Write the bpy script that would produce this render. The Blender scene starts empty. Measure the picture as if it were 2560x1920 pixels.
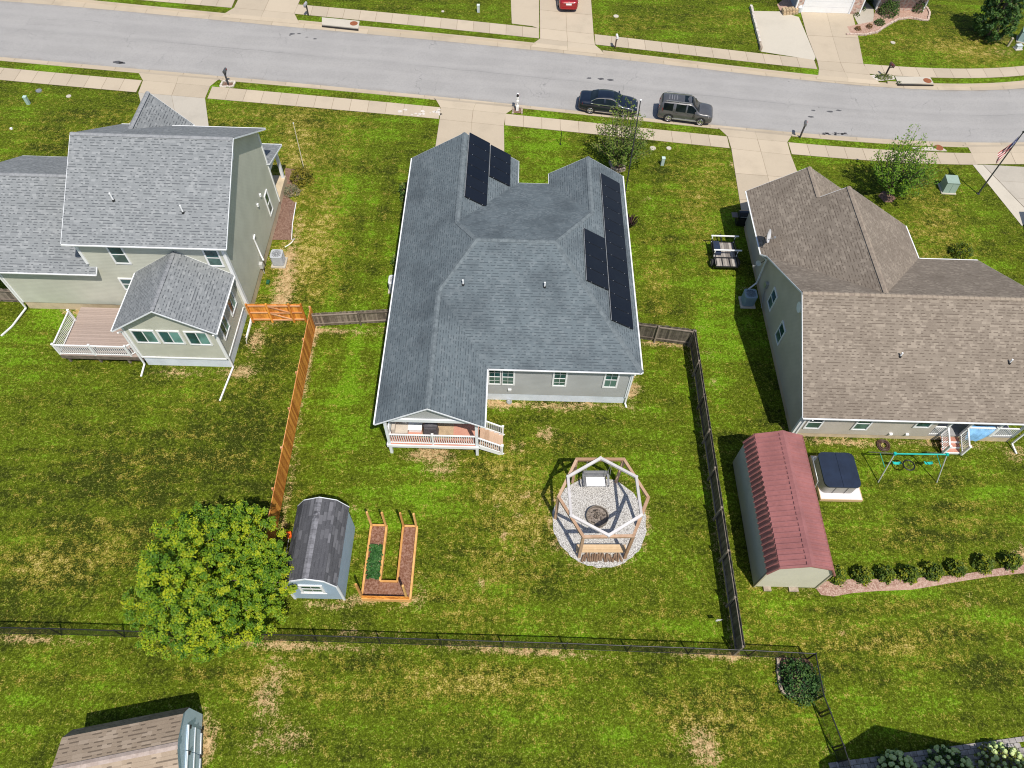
import bpy, bmesh, math, random
from mathutils import Vector, Matrix

random.seed(11)
SC = bpy.context.scene
COL = SC.collection
V3 = Vector

# ------------------------------------------------------------------ camera
CAM_H = 37.5
CAM_X = V3((0.99967, 0.02083, 0.01503))
def _axes():
    f = 1793.7
    down = V3((-50.0, 1177.33, f)).normalized()
    ey = V3((56.8, -2730.8, f)); ey = (ey - down * ey.dot(down)).normalized()
    ex = ey.cross(-down)
    return f, Matrix((ex, ey, -down))
FOC, ROT = _axes()
cam_d = bpy.data.cameras.new('camera')
cam = bpy.data.objects.new('camera', cam_d); COL.objects.link(cam)
cam_d.sensor_width = 36.0
cam_d.lens = FOC / 2560 * 36.0
cam_d.clip_start = 0.5; cam_d.clip_end = 2000
_r, _u, _b = ROT @ V3((1, 0, 0)), ROT @ V3((0, -1, 0)), ROT @ V3((0, 0, -1))
cam.matrix_world = Matrix(((_r.x, _u.x, _b.x, 0), (_r.y, _u.y, _b.y, 0), (_r.z, _u.z, _b.z, CAM_H), (0, 0, 0, 1)))
SC.camera = cam

# ------------------------------------------------------------------ light
SUN_DIR = V3((0.25, -0.50, 1.0)).normalized()      # towards the sun
SUN_EL = math.asin(SUN_DIR.z)
SUN_AZ = math.atan2(SUN_DIR.x, SUN_DIR.y)
w = bpy.data.worlds.new('World'); SC.world = w; w.use_nodes = True
nt = w.node_tree
sky = nt.nodes.new('ShaderNodeTexSky'); sky.sky_type = 'NISHITA'; sky.sun_disc = False
sky.sun_elevation = SUN_EL; sky.sun_rotation = SUN_AZ
nt.links.new(sky.outputs[0], nt.nodes['Background'].inputs[0])
nt.nodes['Background'].inputs[1].default_value = 0.115
sd = bpy.data.lights.new('sun', 'SUN'); sd.energy = 5.0; sd.angle = math.radians(0.53); sd.color = (1.0, 0.935, 0.83)
so = bpy.data.objects.new('sun', sd); COL.objects.link(so)
so.rotation_euler = SUN_DIR.to_track_quat('Z', 'Y').to_euler(); so.location = (20, -40, 80)
SC.view_settings.view_transform = 'Standard'; SC.view_settings.look = 'None'
SC.cycles.filter_width = 1.1
SC.view_settings.exposure = 0.0; SC.view_settings.gamma = 1.0

# ------------------------------------------------------------------ site survey
# aerial survey coordinates -> a point of the site at height z
def G(p, z=0.0):
    d = ROT @ V3((p[0] - 1280, p[1] - 960, FOC))
    t = (z - CAM_H) / d.z
    return V3((d.x * t, d.y * t, z))
def plate(ox, oy, k=5.53):
    return lambda a, b, z=0.0: G((ox + a / k, oy + b / k), z)

# ------------------------------------------------------------------ objects
ORG = {}
def tag(o, label=None, cat=None, group=None, kind=None):
    if label: o['label'] = label
    if cat: o['category'] = cat
    if group: o['group'] = group
    if kind: o['kind'] = kind
    return o
def thing(name, loc, label, cat, group=None):
    o = bpy.data.objects.new(name, None); COL.objects.link(o)
    o.location = V3(loc); o.empty_display_size = 0.3
    ORG[o.name] = V3(loc)
    return tag(o, label, cat, group)
def kids(o): return [c for c in bpy.data.objects if c.parent == o]
def copy_tree(o, parent=None):
    c = o.copy(); COL.objects.link(c)
    if parent: c.parent = parent
    for ch in kids(o): copy_tree(ch, c)
    return c

class MB:
    def __init__(s): s.v = []; s.f = []; s.m = []; s.c = []; s.uv = []; s.sm = []
    def face(s, pts, m=0, c=None, uv=None, smooth=False):
        n = len(s.v); s.v += [V3(p) for p in pts]
        s.f.append(list(range(n, n + len(pts)))); s.m.append(m)
        s.c.append(random.random() if c is None else c); s.uv.append(uv); s.sm.append(smooth); return s
    def idx(s, pts, faces, m=0, c=None, smooth=False):
        n = len(s.v); s.v += [V3(p) for p in pts]
        cc = random.random() if c is None else c
        for f in faces:
            s.f.append([n + i for i in f]); s.m.append(m); s.c.append(cc); s.uv.append(None); s.sm.append(smooth)
        return s
    def hexa(s, b, t, m=0, c=None):        # 4 bottom (ccw) + 4 top
        return s.idx(list(b) + list(t), [(3, 2, 1, 0), (4, 5, 6, 7), (0, 1, 5, 4), (1, 2, 6, 5), (2, 3, 7, 6), (3, 0, 4, 7)], m, c)
    def box(s, c, d, rz=0, m=0, cc=None):
        c = V3(c); x, y, z = d[0] / 2, d[1] / 2, d[2] / 2
        q = Matrix.Rotation(rz, 3, 'Z')
        P = [q @ V3((a * x, b * y, 0)) for a, b in ((-1, -1), (1, -1), (1, 1), (-1, 1))]
        return s.hexa([c + p + V3((0, 0, -z)) for p in P], [c + p + V3((0, 0, z)) for p in P], m, cc)
    def bb(s, x0, x1, y0, y1, z0, z1, m=0): return s.box(((x0 + x1) / 2, (y0 + y1) / 2, (z0 + z1) / 2), (x1 - x0, y1 - y0, z1 - z0), 0, m)
    def bar(s, a, b, w=0.05, h=None, m=0, up=(0, 0, 1), cc=None):
        a, b = V3(a), V3(b); h = h or w; d = (b - a).normalized(); up = V3(up)
        if abs(d.dot(up)) > .98: up = V3((0, 1, 0)) if abs(d.y) < .9 else V3((1, 0, 0))
        x = d.cross(up).normalized() * w / 2; y = x.cross(d).normalized() * h / 2
        Q = lambda p: [p - x - y, p + x - y, p + x + y, p - x + y]
        return s.hexa(Q(a), Q(b), m, cc)
    def tube(s, pts, r, n=8, m=0, cap=True, smooth=True):
        pts = [V3(p) for p in pts]; R = r if isinstance(r, (list, tuple)) else [r] * len(pts)
        vs = []; prev = None
        for i, p in enumerate(pts):
            d = (pts[min(i + 1, len(pts) - 1)] - pts[max(i - 1, 0)]).normalized()
            if prev is None:
                x = d.orthogonal().normalized()
            else:
                x = (prev - d * prev.dot(d)).normalized()
            prev = x; y = d.cross(x)
            vs += [p + (x * math.cos(2 * math.pi * k / n) + y * math.sin(2 * math.pi * k / n)) * R[i] for k in range(n)]
        fs = []
        for i in range(len(pts) - 1):
            for k in range(n):
                a, b = i * n + k, i * n + (k + 1) % n
                fs.append((a, b, b + n, a + n))
        cc = random.random()
        s.idx(vs, fs, m, cc, smooth)
        if cap:
            s.face([vs[k] for k in reversed(range(n))], m, cc); s.face(vs[-n:], m, cc)
        return s
    def cyl(s, c, r, z0, z1, n=20, m=0, r2=None):
        c = V3(c); return s.tube([(c.x, c.y, z0), (c.x, c.y, z1)], [r, r if r2 is None else r2], n, m)
    def prism(s, poly, z0, z1, m=0):       # poly ccw (x,y)
        n = len(poly); b = [V3((p[0], p[1], z0)) for p in poly]; t = [V3((p[0], p[1], z1)) for p in poly]
        cc = random.random()
        s.face(list(reversed(b)), m, cc); s.face(t, m, cc)
        for i in range(n):
            j = (i + 1) % n; s.face([b[i], b[j], t[j], t[i]], m, cc)
        return s
    def ring(s, c, ro, ri, z0, z1, n=32, m=0):
        c = V3(c); P = lambda r, z, k: V3((c.x + r * math.cos(2 * math.pi * k / n), c.y + r * math.sin(2 * math.pi * k / n), z))
        for k in range(n):
            j = k + 1
            s.face([P(ri, z1, k), P(ro, z1, k), P(ro, z1, j), P(ri, z1, j)], m, .5)
            s.face([P(ro, z0, k), P(ro, z0, j), P(ro, z1, j), P(ro, z1, k)], m, .5, smooth=True)
            s.face([P(ri, z0, j), P(ri, z0, k), P(ri, z1, k), P(ri, z1, j)], m, .5, smooth=True)
        return s
    def roof(s, pts, m=0):                 # face with uv in metres: u level, v up the slope
        P = [V3(p) for p in pts]
        n = V3((0, 0, 0))
        for i in range(len(P)): n += P[i].cross(P[(i + 1) % len(P)])
        n.normalize()
        if n.z < 0: P.reverse(); n = -n
        u = V3((0, 0, 1)).cross(n); u = u.normalized() if u.length > 1e-4 else V3((1, 0, 0))
        vv = n.cross(u)
        return s.face(P, m, .5, [(p.dot(u), p.dot(vv)) for p in P])
    def wallpoly(s, pts, m=0): return s.face(pts, m, .5)
    def build(s, name, mats, parent=None, label=None, cat=None, group=None, kind=None, weld=False):
        me = bpy.data.meshes.new(name); org = ORG[parent.name] if parent else V3((0, 0, 0))
        me.from_pydata([tuple(p - org) for p in s.v], [], s.f)
        if not isinstance(mats, (list, tuple)): mats = [mats]
        for a in mats: me.materials.append(a)
        me.polygons.foreach_set('material_index', s.m)
        me.polygons.foreach_set('use_smooth', s.sm)
        at = me.attributes.new('rnd', 'FLOAT', 'FACE'); at.data.foreach_set('value', s.c)
        if any(s.uv):
            ul = me.uv_layers.new(name='UVMap'); k = 0; buf = []
            for f, u in zip(s.f, s.uv):
                for i in range(len(f)): buf += list(u[i]) if u else [0.0, 0.0]
            ul.data.foreach_set('uv', buf)
        me.update()
        if weld:
            b = bmesh.new(); b.from_mesh(me); bmesh.ops.remove_doubles(b, verts=b.verts, dist=1e-4); b.to_mesh(me); b.free()
        o = bpy.data.objects.new(name, me); COL.objects.link(o)
        if parent: o.parent = parent
        ORG[o.name] = org
        return tag(o, label, cat, group, kind)
def shift_origin(o, loc):                  # put a one-mesh thing's origin at its base
    loc = V3(loc); o.data.transform(Matrix.Translation(-loc)); o.location = loc; ORG[o.name] = loc; return o
def solo(mb, name, mats, base, label, cat, group=None):
    return shift_origin(mb.build(name, mats, None, label, cat, group), base)

# ------------------------------------------------------------------ materials
class NT:
    def __init__(s, name):
        s.mat = bpy.data.materials.new(name); s.mat.use_nodes = True
        s.t = s.mat.node_tree; s.bsdf = s.t.nodes['Principled BSDF']
    def n(s, typ, **kw):
        o = s.t.nodes.new(typ)
        for k, v in kw.items(): setattr(o, k, v)
        return o
    def put(s, sock, v):
        if isinstance(v, bpy.types.NodeSocket): s.t.links.new(v, sock)
        else: sock.default_value = v if not (isinstance(v, tuple) and len(v) == 3 and sock.type == 'RGBA') else (*v, 1)
    def math(s, op, a, b=0.0, c=0.0, clamp=False):
        o = s.n('ShaderNodeMath', operation=op, use_clamp=clamp)
        s.put(o.inputs[0], a); s.put(o.inputs[1], b); s.put(o.inputs[2], c); return o.outputs[0]
    def mix(s, f, a, b, mode='MIX'):
        o = s.n('ShaderNodeMix', data_type='RGBA', blend_type=mode)
        s.put(o.inputs[0], f); s.put(o.inputs[6], a); s.put(o.inputs[7], b); return o.outputs[2]
    def noise(s, scale, detail=2.0, vec=None, rough=.55, dist=0.0, dim='3D'):
        o = s.n('ShaderNodeTexNoise'); o.inputs['Scale'].default_value = scale; o.inputs['Detail'].default_value = detail
        o.inputs['Roughness'].default_value = rough; o.inputs['Distortion'].default_value = dist
        if vec is not None: s.t.links.new(vec, o.inputs['Vector'])
        return o.outputs[0]
    def ramp(s, f, lo, hi):
        o = s.n('ShaderNodeMapRange'); o.interpolation_type = 'SMOOTHSTEP'
        s.put(o.inputs[0], f); o.inputs[1].default_value = lo; o.inputs[2].default_value = hi; return o.outputs[0]
    def pos(s): return s.n('ShaderNodeNewGeometry').outputs['Position']
    def sep(s, v):
        o = s.n('ShaderNodeSeparateXYZ'); s.t.links.new(v, o.inputs[0]); return o.outputs
    def attr(s, name):
        return s.n('ShaderNodeAttribute', attribute_name=name)
    def bump(s, h, strength=.3, dist=.02):
        o = s.n('ShaderNodeBump'); o.inputs['Strength'].default_value = strength; o.inputs['Distance'].default_value = dist
        s.t.links.new(h, o.inputs['Height']); s.t.links.new(o.outputs[0], s.bsdf.inputs['Normal'])
    def out(s, col, rough=.7, metal=0.0, spec=None):
        s.put(s.bsdf.inputs['Base Color'], col); s.put(s.bsdf.inputs['Roughness'], rough); s.put(s.bsdf.inputs['Metallic'], metal)
        if spec is not None: s.bsdf.inputs['Specular IOR Level'].default_value = spec
        return s.mat
def sc(c, k): return tuple(min(1, x * k) for x in c)

def paint(name, col, rough=.55, var=.12, scale=1.5, metal=0.0, bump=0.0, dirt=0.0):
    m = NT(name); p = m.pos()
    n1 = m.noise(scale, 4, p); n2 = m.noise(scale * 9, 2, p)
    f = m.math('ADD', m.math('MULTIPLY', n1, .7), m.math('MULTIPLY', n2, .3))
    c = m.mix(m.ramp(f, .3, .7), sc(col, 1 - var), sc(col, 1 + var))
    if dirt: c = m.mix(m.math('MULTIPLY', m.ramp(m.noise(2.2, 5, p), .5, .75), dirt), c, (.16, .12, .08))
    if bump: m.bump(n2, bump, .02)
    return m.out(c, rough, metal)
def varied(name, cols, rough=.8, scale=6.0, bump=.2):    # tone per face (attribute rnd) plus grain
    m = NT(name); p = m.pos(); a = m.attr('rnd').outputs['Fac']
    c = m.mix(a, cols[0], cols[1])
    c = m.mix(m.ramp(m.noise(scale, 4, p), .35, .7), c, cols[2])
    if bump: m.bump(m.noise(scale * 3, 3, p), bump, .02)
    return m.out(c, rough)
def wood(name, c0, c1, rough=.75, along=(1, 1, 1)):
    m = NT(name); p = m.pos()
    mp = m.n('ShaderNodeMapping'); mp.inputs['Scale'].default_value = along; m.t.links.new(p, mp.inputs[0])
    a = m.attr('rnd').outputs['Fac']
    f = m.math('ADD', m.math('MULTIPLY', m.noise(4, 4, mp.outputs[0]), .6), m.math('MULTIPLY', a, .45))
    c = m.mix(m.ramp(f, .25, .85), c0, c1)
    m.bump(m.noise(14, 3, mp.outputs[0]), .15, .01)
    return m.out(c, rough)
def shingle(name, base, dark, light, w=.17, h=.165, prob=.5, dash=.75, blotch=.25):
    m = NT(name); uv = m.n('ShaderNodeUVMap').outputs[0]; x, y, _ = m.sep(uv)
    yr = m.math('DIVIDE', y, h); row = m.math('FLOOR', yr); fy = m.math('FRACT', yr)
    wn = m.n('ShaderNodeTexWhiteNoise', noise_dimensions='1D'); m.put(wn.inputs['W'], row)
    xs = m.math('ADD', m.math('DIVIDE', x, w), m.math('MULTIPLY', wn.outputs[0], 13.0))
    xi = m.math('FLOOR', xs); fx = m.math('FRACT', xs)
    cb = m.n('ShaderNodeCombineXYZ'); m.put(cb.inputs[0], xi); m.put(cb.inputs[1], row)
    w2 = m.n('ShaderNodeTexWhiteNoise', noise_dimensions='2D'); m.t.links.new(cb.outputs[0], w2.inputs[0])
    cc = m.n('ShaderNodeCombineXYZ'); m.put(cc.inputs[0], m.math('FLOOR', m.math('DIVIDE', xs, 2.0))); m.put(cc.inputs[1], row)
    w3 = m.n('ShaderNodeTexWhiteNoise', noise_dimensions='2D'); m.t.links.new(cc.outputs[0], w3.inputs[0])
    d = m.math('MULTIPLY', m.math('LESS_THAN', w2.outputs[0], prob), m.math('LESS_THAN', fy, .34))
    p = m.pos()
    c = m.mix(m.ramp(w3.outputs[0], .55, 1.0), base, light)
    c = m.mix(m.math('MULTIPLY', m.ramp(m.noise(.45, 5, p), .42, .68), blotch), c, dark)
    c = m.mix(m.math('MULTIPLY', m.ramp(m.noise(22, 2, p), .45, .75), .3), c, sc(light, 1.15))
    c = m.mix(m.math('MULTIPLY', d, dash), c, dark)
    c = m.mix(m.math('MULTIPLY', m.math('LESS_THAN', fy, .10), .3), c, dark)
    m.bump(m.math('SUBTRACT', m.noise(30, 2, p), m.math('MULTIPLY', d, 1.2)), .35, .02)
    return m.out(c, .92, 0, .25)
def siding(name, col, step=.13):
    m = NT(name); p = m.pos(); z = m.sep(p)[2]
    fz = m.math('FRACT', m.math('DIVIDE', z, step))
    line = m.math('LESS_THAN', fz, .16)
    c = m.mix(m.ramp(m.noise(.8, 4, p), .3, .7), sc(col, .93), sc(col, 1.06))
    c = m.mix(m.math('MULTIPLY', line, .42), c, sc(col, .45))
    m.bump(fz, .25, .02)
    return m.out(c, .6)
def concrete(name, col, stain=.25):
    m = NT(name); p = m.pos(); a = m.attr('rnd').outputs['Fac']
    c = m.mix(a, sc(col, .9), sc(col, 1.06))
    c = m.mix(m.math('MULTIPLY', m.ramp(m.noise(.55, 5, p), .45, .75), stain), c, sc(col, .62))
    c = m.mix(m.math('MULTIPLY', m.ramp(m.noise(16, 3, p), .45, .7), .18), c, sc(col, 1.25))
    m.bump(m.noise(40, 2, p), .1, .01)
    return m.out(c, .85, 0, .3)
def glass(name, col=(.012, .045, .05), rough=.06):
    m = NT(name); p = m.pos()
    c = m.mix(m.ramp(m.noise(1.1, 2, p), .35, .65), col, sc(col, 2.2))
    return m.out(c, rough, 0, .8)
def leaf(name, a, b, c, trans=.25):
    m = NT(name); r = m.attr('rnd').outputs['Fac']; p = m.pos()
    x = m.mix(m.ramp(r, .0, .6), a, b); x = m.mix(m.ramp(r, .6, 1.0), x, c)
    x = m.mix(m.math('MULTIPLY', m.ramp(m.noise(.9, 3, p), .4, .7), .35), x, a)
    m.out(x, .55, 0, .35)
    tr = m.n('ShaderNodeBsdfTranslucent'); m.t.links.new(x, tr.inputs[0])
    mx = m.n('ShaderNodeMixShader'); mx.inputs[0].default_value = trans
    m.t.links.new(m.bsdf.outputs[0], mx.inputs[1]); m.t.links.new(tr.outputs[0], mx.inputs[2])
    m.t.links.new(mx.outputs[0], m.t.nodes['Material Output'].inputs[0])
    return m.mat
def stone(name, cols, scale=6.0, gap=(.12, .1, .08)):
    m = NT(name); p = m.pos()
    v = m.n('ShaderNodeTexVoronoi'); v.inputs['Scale'].default_value = scale; m.t.links.new(p, v.inputs['Vector'])
    s = m.n('ShaderNodeSeparateColor'); m.t.links.new(v.outputs['Color'], s.inputs[0])
    c = m.mix(s.outputs[0], cols[0], cols[1]); c = m.mix(m.ramp(s.outputs[1], .5, 1), c, cols[2])
    c = m.mix(m.ramp(v.outputs['Distance'], .45, .75), c, gap)
    m.bump(v.outputs['Distance'], -.5, .05) if False else m.bump(m.math('SUBTRACT', 1.0, v.outputs['Distance']), .5, .05)
    return m.out(c, .9)

WHITE = paint('white_paint', (.78, .79, .80), .45, .04, .8)
WHITE_B = paint('white_trim', (.72, .75, .79), .5, .05, .8)
BLACK = paint('black_metal', (.015, .015, .017), .4, .2, 3)
DARK = paint('dark_grey_metal', (.05, .052, .058), .45, .2, 3)
GALV = paint('galvanised_metal', (.42, .43, .44), .4, .15, 4, .6)
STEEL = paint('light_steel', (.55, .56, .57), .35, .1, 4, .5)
RUST = paint('rusty_iron', (.26, .085, .035), .85, .25, 12, 0, .3)
RUBBER = paint('tyre_rubber', (.018, .018, .019), .85, .2, 10)
CHROME = paint('chrome', (.75, .76, .78), .15, .05, 3, .9)
GLASS = glass('window_glass')
GLASS_L = glass('window_glass_pale', (.07, .15, .14), .12)
CARGLASS = glass('car_glass', (.004, .007, .009), .05)
CARGLASS.node_tree.nodes['Principled BSDF'].inputs['Specular IOR Level'].default_value = .35
RED_LENS = paint('red_lens', (.45, .012, .012), .2, .1, 4)
CLEAR_LENS = paint('clear_lens', (.6, .6, .58), .1, .1, 4, .3)
SH_LEFT = shingle('grey_shingles', (.212, .226, .238), (.068, .076, .086), (.272, .286, .298), w=.12, prob=.45, dash=.75, blotch=.08)
SH_MID = shingle('slate_blue_shingles', (.122, .150, .168), (.042, .054, .066), (.152, .180, .198), w=.12, prob=.5, dash=.6, blotch=.5)
SH_RIGHT = shingle('brown_shingles', (.212, .178, .145), (.08, .06, .047), (.285, .242, .198), w=.13, prob=.45, dash=.6, blotch=.25)
SH_SHED = shingle('charcoal_shingles', (.075, .076, .085), (.03, .03, .036), (.15, .15, .165), w=.24, h=.2, prob=.45, dash=.3, blotch=.3)
SH_TAN = shingle('tan_shingles', (.30, .235, .175), (.09, .068, .052), (.38, .305, .235), w=.2, h=.2, prob=.45, dash=.7, blotch=.2)
SID_SAGE = siding('sage_siding', (.54, .545, .465))
SID_GREY = siding('grey_siding', (.42, .43, .435))
SID_GREIGE = siding('greige_siding', (.50, .455, .40))
FND_BLUE = paint('pale_foundation', (.60, .65, .72), .8, .08, 1.2, 0, 0, .12)
FND_TAN = paint('tan_foundation', (.52, .42, .29), .85, .15, 1.5, 0, .1, .15)
CONC = concrete('pavement_concrete', (.455, .385, .295))
CONC_G = concrete('grey_concrete', (.43, .395, .34), .3)
CONC_L = concrete('pale_concrete', (.50, .46, .39), .2)
JOINT = paint('joint_dirt', (.235, .18, .125), .95, .2, 4)
KERB = concrete('kerb_concrete', (.44, .37, .28), .4)
WOOD_ORANGE = wood('cedar_boards', (.40, .12, .012), (.86, .37, .06))
WOOD_RAIL = wood('cedar_rails', (.50, .23, .10), (.68, .38, .2))
WOOD_GREY = wood('weathered_boards', (.10, .08, .065), (.29, .24, .195))
WOOD_DARK = wood('dark_weathered_boards', (.05, .042, .034), (.17, .145, .115))
WOOD_PALE = wood('new_pine', (.52, .36, .2), (.70, .52, .33))
WOOD_PERG = wood('pergola_timber', (.33, .2, .12), (.52, .36, .25))
WOOD_TOP = wood('weathered_beam', (.44, .42, .42), (.62, .60, .60))
DECKB = wood('composite_deck', (.30, .235, .205), (.38, .30, .265), along=(1, 6, 1))
DECKR = wood('red_deck', (.40, .17, .12), (.55, .28, .21), along=(6, 1, 1))
BARK = wood('bark', (.10, .075, .055), (.22, .17, .13), .9, (3, 3, .6))
MULCH = varied('brown_mulch', ((.085, .042, .03), (.16, .085, .06), (.25, .16, .12)), .95, 12, .6)
SOIL = varied('planter_soil', ((.13, .05, .025), (.20, .085, .045), (.30, .17, .12)), .95, 11, .6)
PINKG = varied('pink_gravel', ((.25, .135, .10), (.37, .22, .17), (.48, .35, .28)), .95, 14, .6)
GRAVEL = stone('pale_gravel', ((.50, .49, .47), (.70, .69, .67), (.33, .31, .29)), 26, (.2, .19, .18))


# ------------------------------------------------------------------ street lines
import numpy as np
class Line:                                 # a smooth line y(x) through surveyed points
    def __init__(s, pts):
        w = [G(p) for p in pts]; X = np.array([q.x for q in w]); Y = np.array([q.y for q in w])
        s.c = np.polyfit(X, Y, 5); s.a, s.b = X.min(), X.max(); s.d = np.polyder(s.c)
    def __call__(s, x):
        x = np.asarray(x, float); t = np.clip(x, s.a, s.b)
        return np.polyval(s.c, t) + np.polyval(s.d, t) * (x - t)
    def p(s, x, z=0.0): return V3((x, float(s(x)), z))
S_ASPH = Line([(0, 139), (361, 170), (657, 198), (860, 214), (1091, 238), (1386, 268), (1762, 307), (1933, 321), (2050, 335), (2244, 346), (2439, 352.6), (2560, 353)])
S_BACK = Line([(0, 152), (350, 183), (544, 201), (860, 228), (1083, 249), (1309, 273), (1491, 290), (1710, 312), (1805, 324), (1972, 341), (2089, 351), (2205, 360), (2361, 365.5), (2560, 368)])
S_W1 = Line([(0, 169), (361, 201), (529, 217), (860, 246), (1103, 268), (1262, 286), (1488, 306), (1700, 330), (1817, 340), (1968, 358), (2205, 374), (2283, 378), (2431, 382), (2560, 383)])
S_W2 = Line([(0, 200), (346, 232), (513, 246), (860, 275), (1099, 298.6), (1260, 315), (1453, 332), (1710, 357), (1828, 371), (1976, 387), (2186, 404), (2361, 410), (2439, 411), (2560, 411)])
N_ASPH = Line([(78, 4), (194, 15.5), (389, 33), (556, 47), (654, 57.5), (753, 66), (900, 79), (1044, 93), (1332, 124), (1503, 142), (1710, 160), (2038, 198), (2198, 215), (2303, 221.6), (2400, 223), (2560, 217)])
N_BACK = Line([(218, 0), (500, 28), (570, 34), (746, 51), (900, 65), (1332, 108), (1507, 126), (1710, 150), (2046, 189), (2200, 203), (2338, 208), (2560, 202)])
N_W1 = Line([(500, 12.7), (583, 21), (733, 35), (900, 50), (1350, 97), (1488, 113), (1710, 135), (2046, 174), (2233, 190.5), (2322, 193), (2560, 189)])
N_W2 = Line([(740, 11), (900, 25), (1083, 43), (1350, 71), (1488, 86), (1710, 111), (1902, 133), (2034, 149), (2159, 160), (2244, 167), (2361, 170), (2560, 165)])
ROAD_Z = -0.13

# ------------------------------------------------------------------ the lawn sheet
XS = np.concatenate([[-420, -250, -150, -100], np.arange(-75, 75.1, .42), [100, 150, 250, 420]])
sb, nb = S_BACK(XS), N_BACK(XS)
R1 = np.concatenate([[-420, -200, -80], np.linspace(-16, 0, 40)]) # south rows
rows = []
for y in (-400, -200, -80, -30): rows.append((np.full_like(XS, y), 0))
for t in np.linspace(0, 1, 165): rows.append((-14 + t * (sb + 14), 0))
rows.append((sb + .01, -.2)); rows.append((nb - .01, -.2))
for t in np.linspace(0, 1, 46): rows.append((nb + t * 19, 0))
for d in (30, 60, 150, 400): rows.append((nb + d, 0))
GY = np.array([r[0] for r in rows]); GX = np.tile(XS, (len(rows), 1)); GZ = np.array([np.full_like(XS, r[1]) for r in rows])
dry = np.full(GX.shape, .19); soil = np.zeros(GX.shape); lush = np.full(GX.shape, .5)
def blob(arr, p, rx, ry, k, rot=0.0, soft=1.0, world=None):
    c = V3((*world, 0)) if world else G(p); ca, sa = math.cos(rot), math.sin(rot)
    dx, dy = GX - c.x, GY - c.y; u, v = (dx * ca + dy * sa) / rx, (-dx * sa + dy * ca) / ry
    arr += k * np.exp(-(u * u + v * v) ** soft)
def strip(arr, a, b, wdt, k):
    a, b = (G(a) if not isinstance(a, V3) else a), (G(b) if not isinstance(b, V3) else b)
    d = b - a; L2 = d.x ** 2 + d.y ** 2
    t = np.clip(((GX - a.x) * d.x + (GY - a.y) * d.y) / L2, 0, 1)
    q = (GX - a.x - t * d.x) ** 2 + (GY - a.y - t * d.y) ** 2
    arr += k * np.exp(-(q / wdt ** 2) ** 1.5)
# big tones of the different yards
for p, rx, ry, k in (((730, 420), 2.2, 8, .42), ((760, 640), 2.6, 4.5, .42), ((830, 500), 1.2, 9, .2), ((600, 290), 6, 2.2, .22), ((900, 340), 2.2, 4.5, .12),
        ((1740, 520), 2.0, 7, .25), ((1790, 420), 1.6, 4, .18), ((1640, 700), 1.0, 4, .3), ((1860, 480), 1.0, 2, .2), ((2350, 560), 2.2, 5, .33), ((2300, 650), 1.5, 3, .2),
        ((1300, 1300), 3.2, 3.6, .32), ((1150, 1500), 3, 2, .22), ((1250, 1150), 3.6, 2, .2), ((1620, 1480), 2, 2.2, .15), ((950, 1380), 2, 2, .1),
        ((400, 1150), 5, 2, .16), ((300, 1380), 6, 2.0, .22), ((120, 1420), 3, 1.6, .18), ((560, 980), 4, 1.8, .12),
        ((150, 1640), 4, 1.2, .12), ((650, 1700), 2.6, 1.6, .3), ((1000, 1700), 4.5, 1.3, .25), ((1300, 1720), 4, 1.4, .26), ((1900, 1780), 3.5, 2.2, .18), ((1720, 1800), 2.5, 1.6, .24),
        ((2150, 1600), 4, 1.4, .24), ((2400, 1520), 4, 1.2, .15), ((2300, 1330), 5, 1.5, .18), ((2420, 1250), 3, 2, .12), ((1900, 1560), 2, 1.6, .16), ((2330, 1620), 3, 1.2, .18),
        ((2440, 130), 4, 2.5, .4), ((2250, 100), 5, 2.5, .22), ((1560, 60), 3, 2.2, .2), ((1830, 60), 4, 2.5, .18), ((100, 330), 5, 3, .12), ((300, 300), 3, 2, .14)):
    blob(dry, p, rx, ry, k)
for p, rx, ry, k in (((930, 800), 2.2, 5, .24), ((880, 980), 2, 4, .18), ((1030, 1230), 2.6, 2.4, .26), ((1600, 540), 1.6, 7, .2), ((1790, 900), 1.4, 6, .3), ((1830, 720), 1.2, 5, .2),
        ((1300, 560), 6, 4, .1), ((1400, 400), 2.5, 3, .26), ((500, 1000), 5, 1.6, .14), ((60, 900), 3, 3, .22), ((120, 760), 2, 2, .2), ((400, 1000), 2.4, 1.2, .18),
        ((820, 700), 1.0, 8, .12), ((1060, 1560), 3, .9, .14), ((1560, 1560), 3.5, 1.2, .2), ((1350, 1560), 4, 1, .12), ((2350, 470), 2, 4, -.12), ((2420, 430), 2.5, 3, -.08),
        ((500, 1780), 3, 1.2, .1), ((1250, 1830), 5, 1.2, .16), ((2300, 1720), 5, .9, .14), ((2100, 1830), 3, 1.5, .12), ((2450, 1480), 6, .7, .16), ((2050, 1500), 4, .8, .18),
        ((700, 880), 1.4, 1.6, -.14), ((740, 850), 1.5, 2.5, -.16), ((2320, 250), 5, 1, .1), ((1500, 40), 1.5, 3, .2), ((1180, 60), 5, 2, .12), ((2200, 110), 4, 2, .16), ((250, 400), 4, 3, -.12),
        ((340, 1250), 6, 3, -.09), ((100, 1300), 4, 3, -.07), ((560, 1100), 3, 2.5, -.06), ((1460, 1250), 2, 3, .05), ((850, 1900), 4, 1.5, -.10), ((1150, 1880), 4, 1, -.07), ((2480, 1700), 3, 2, -.1), ((620, 840), 1.6, 1.2, -.08)):
    blob(lush, p, rx, ry, k)
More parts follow.
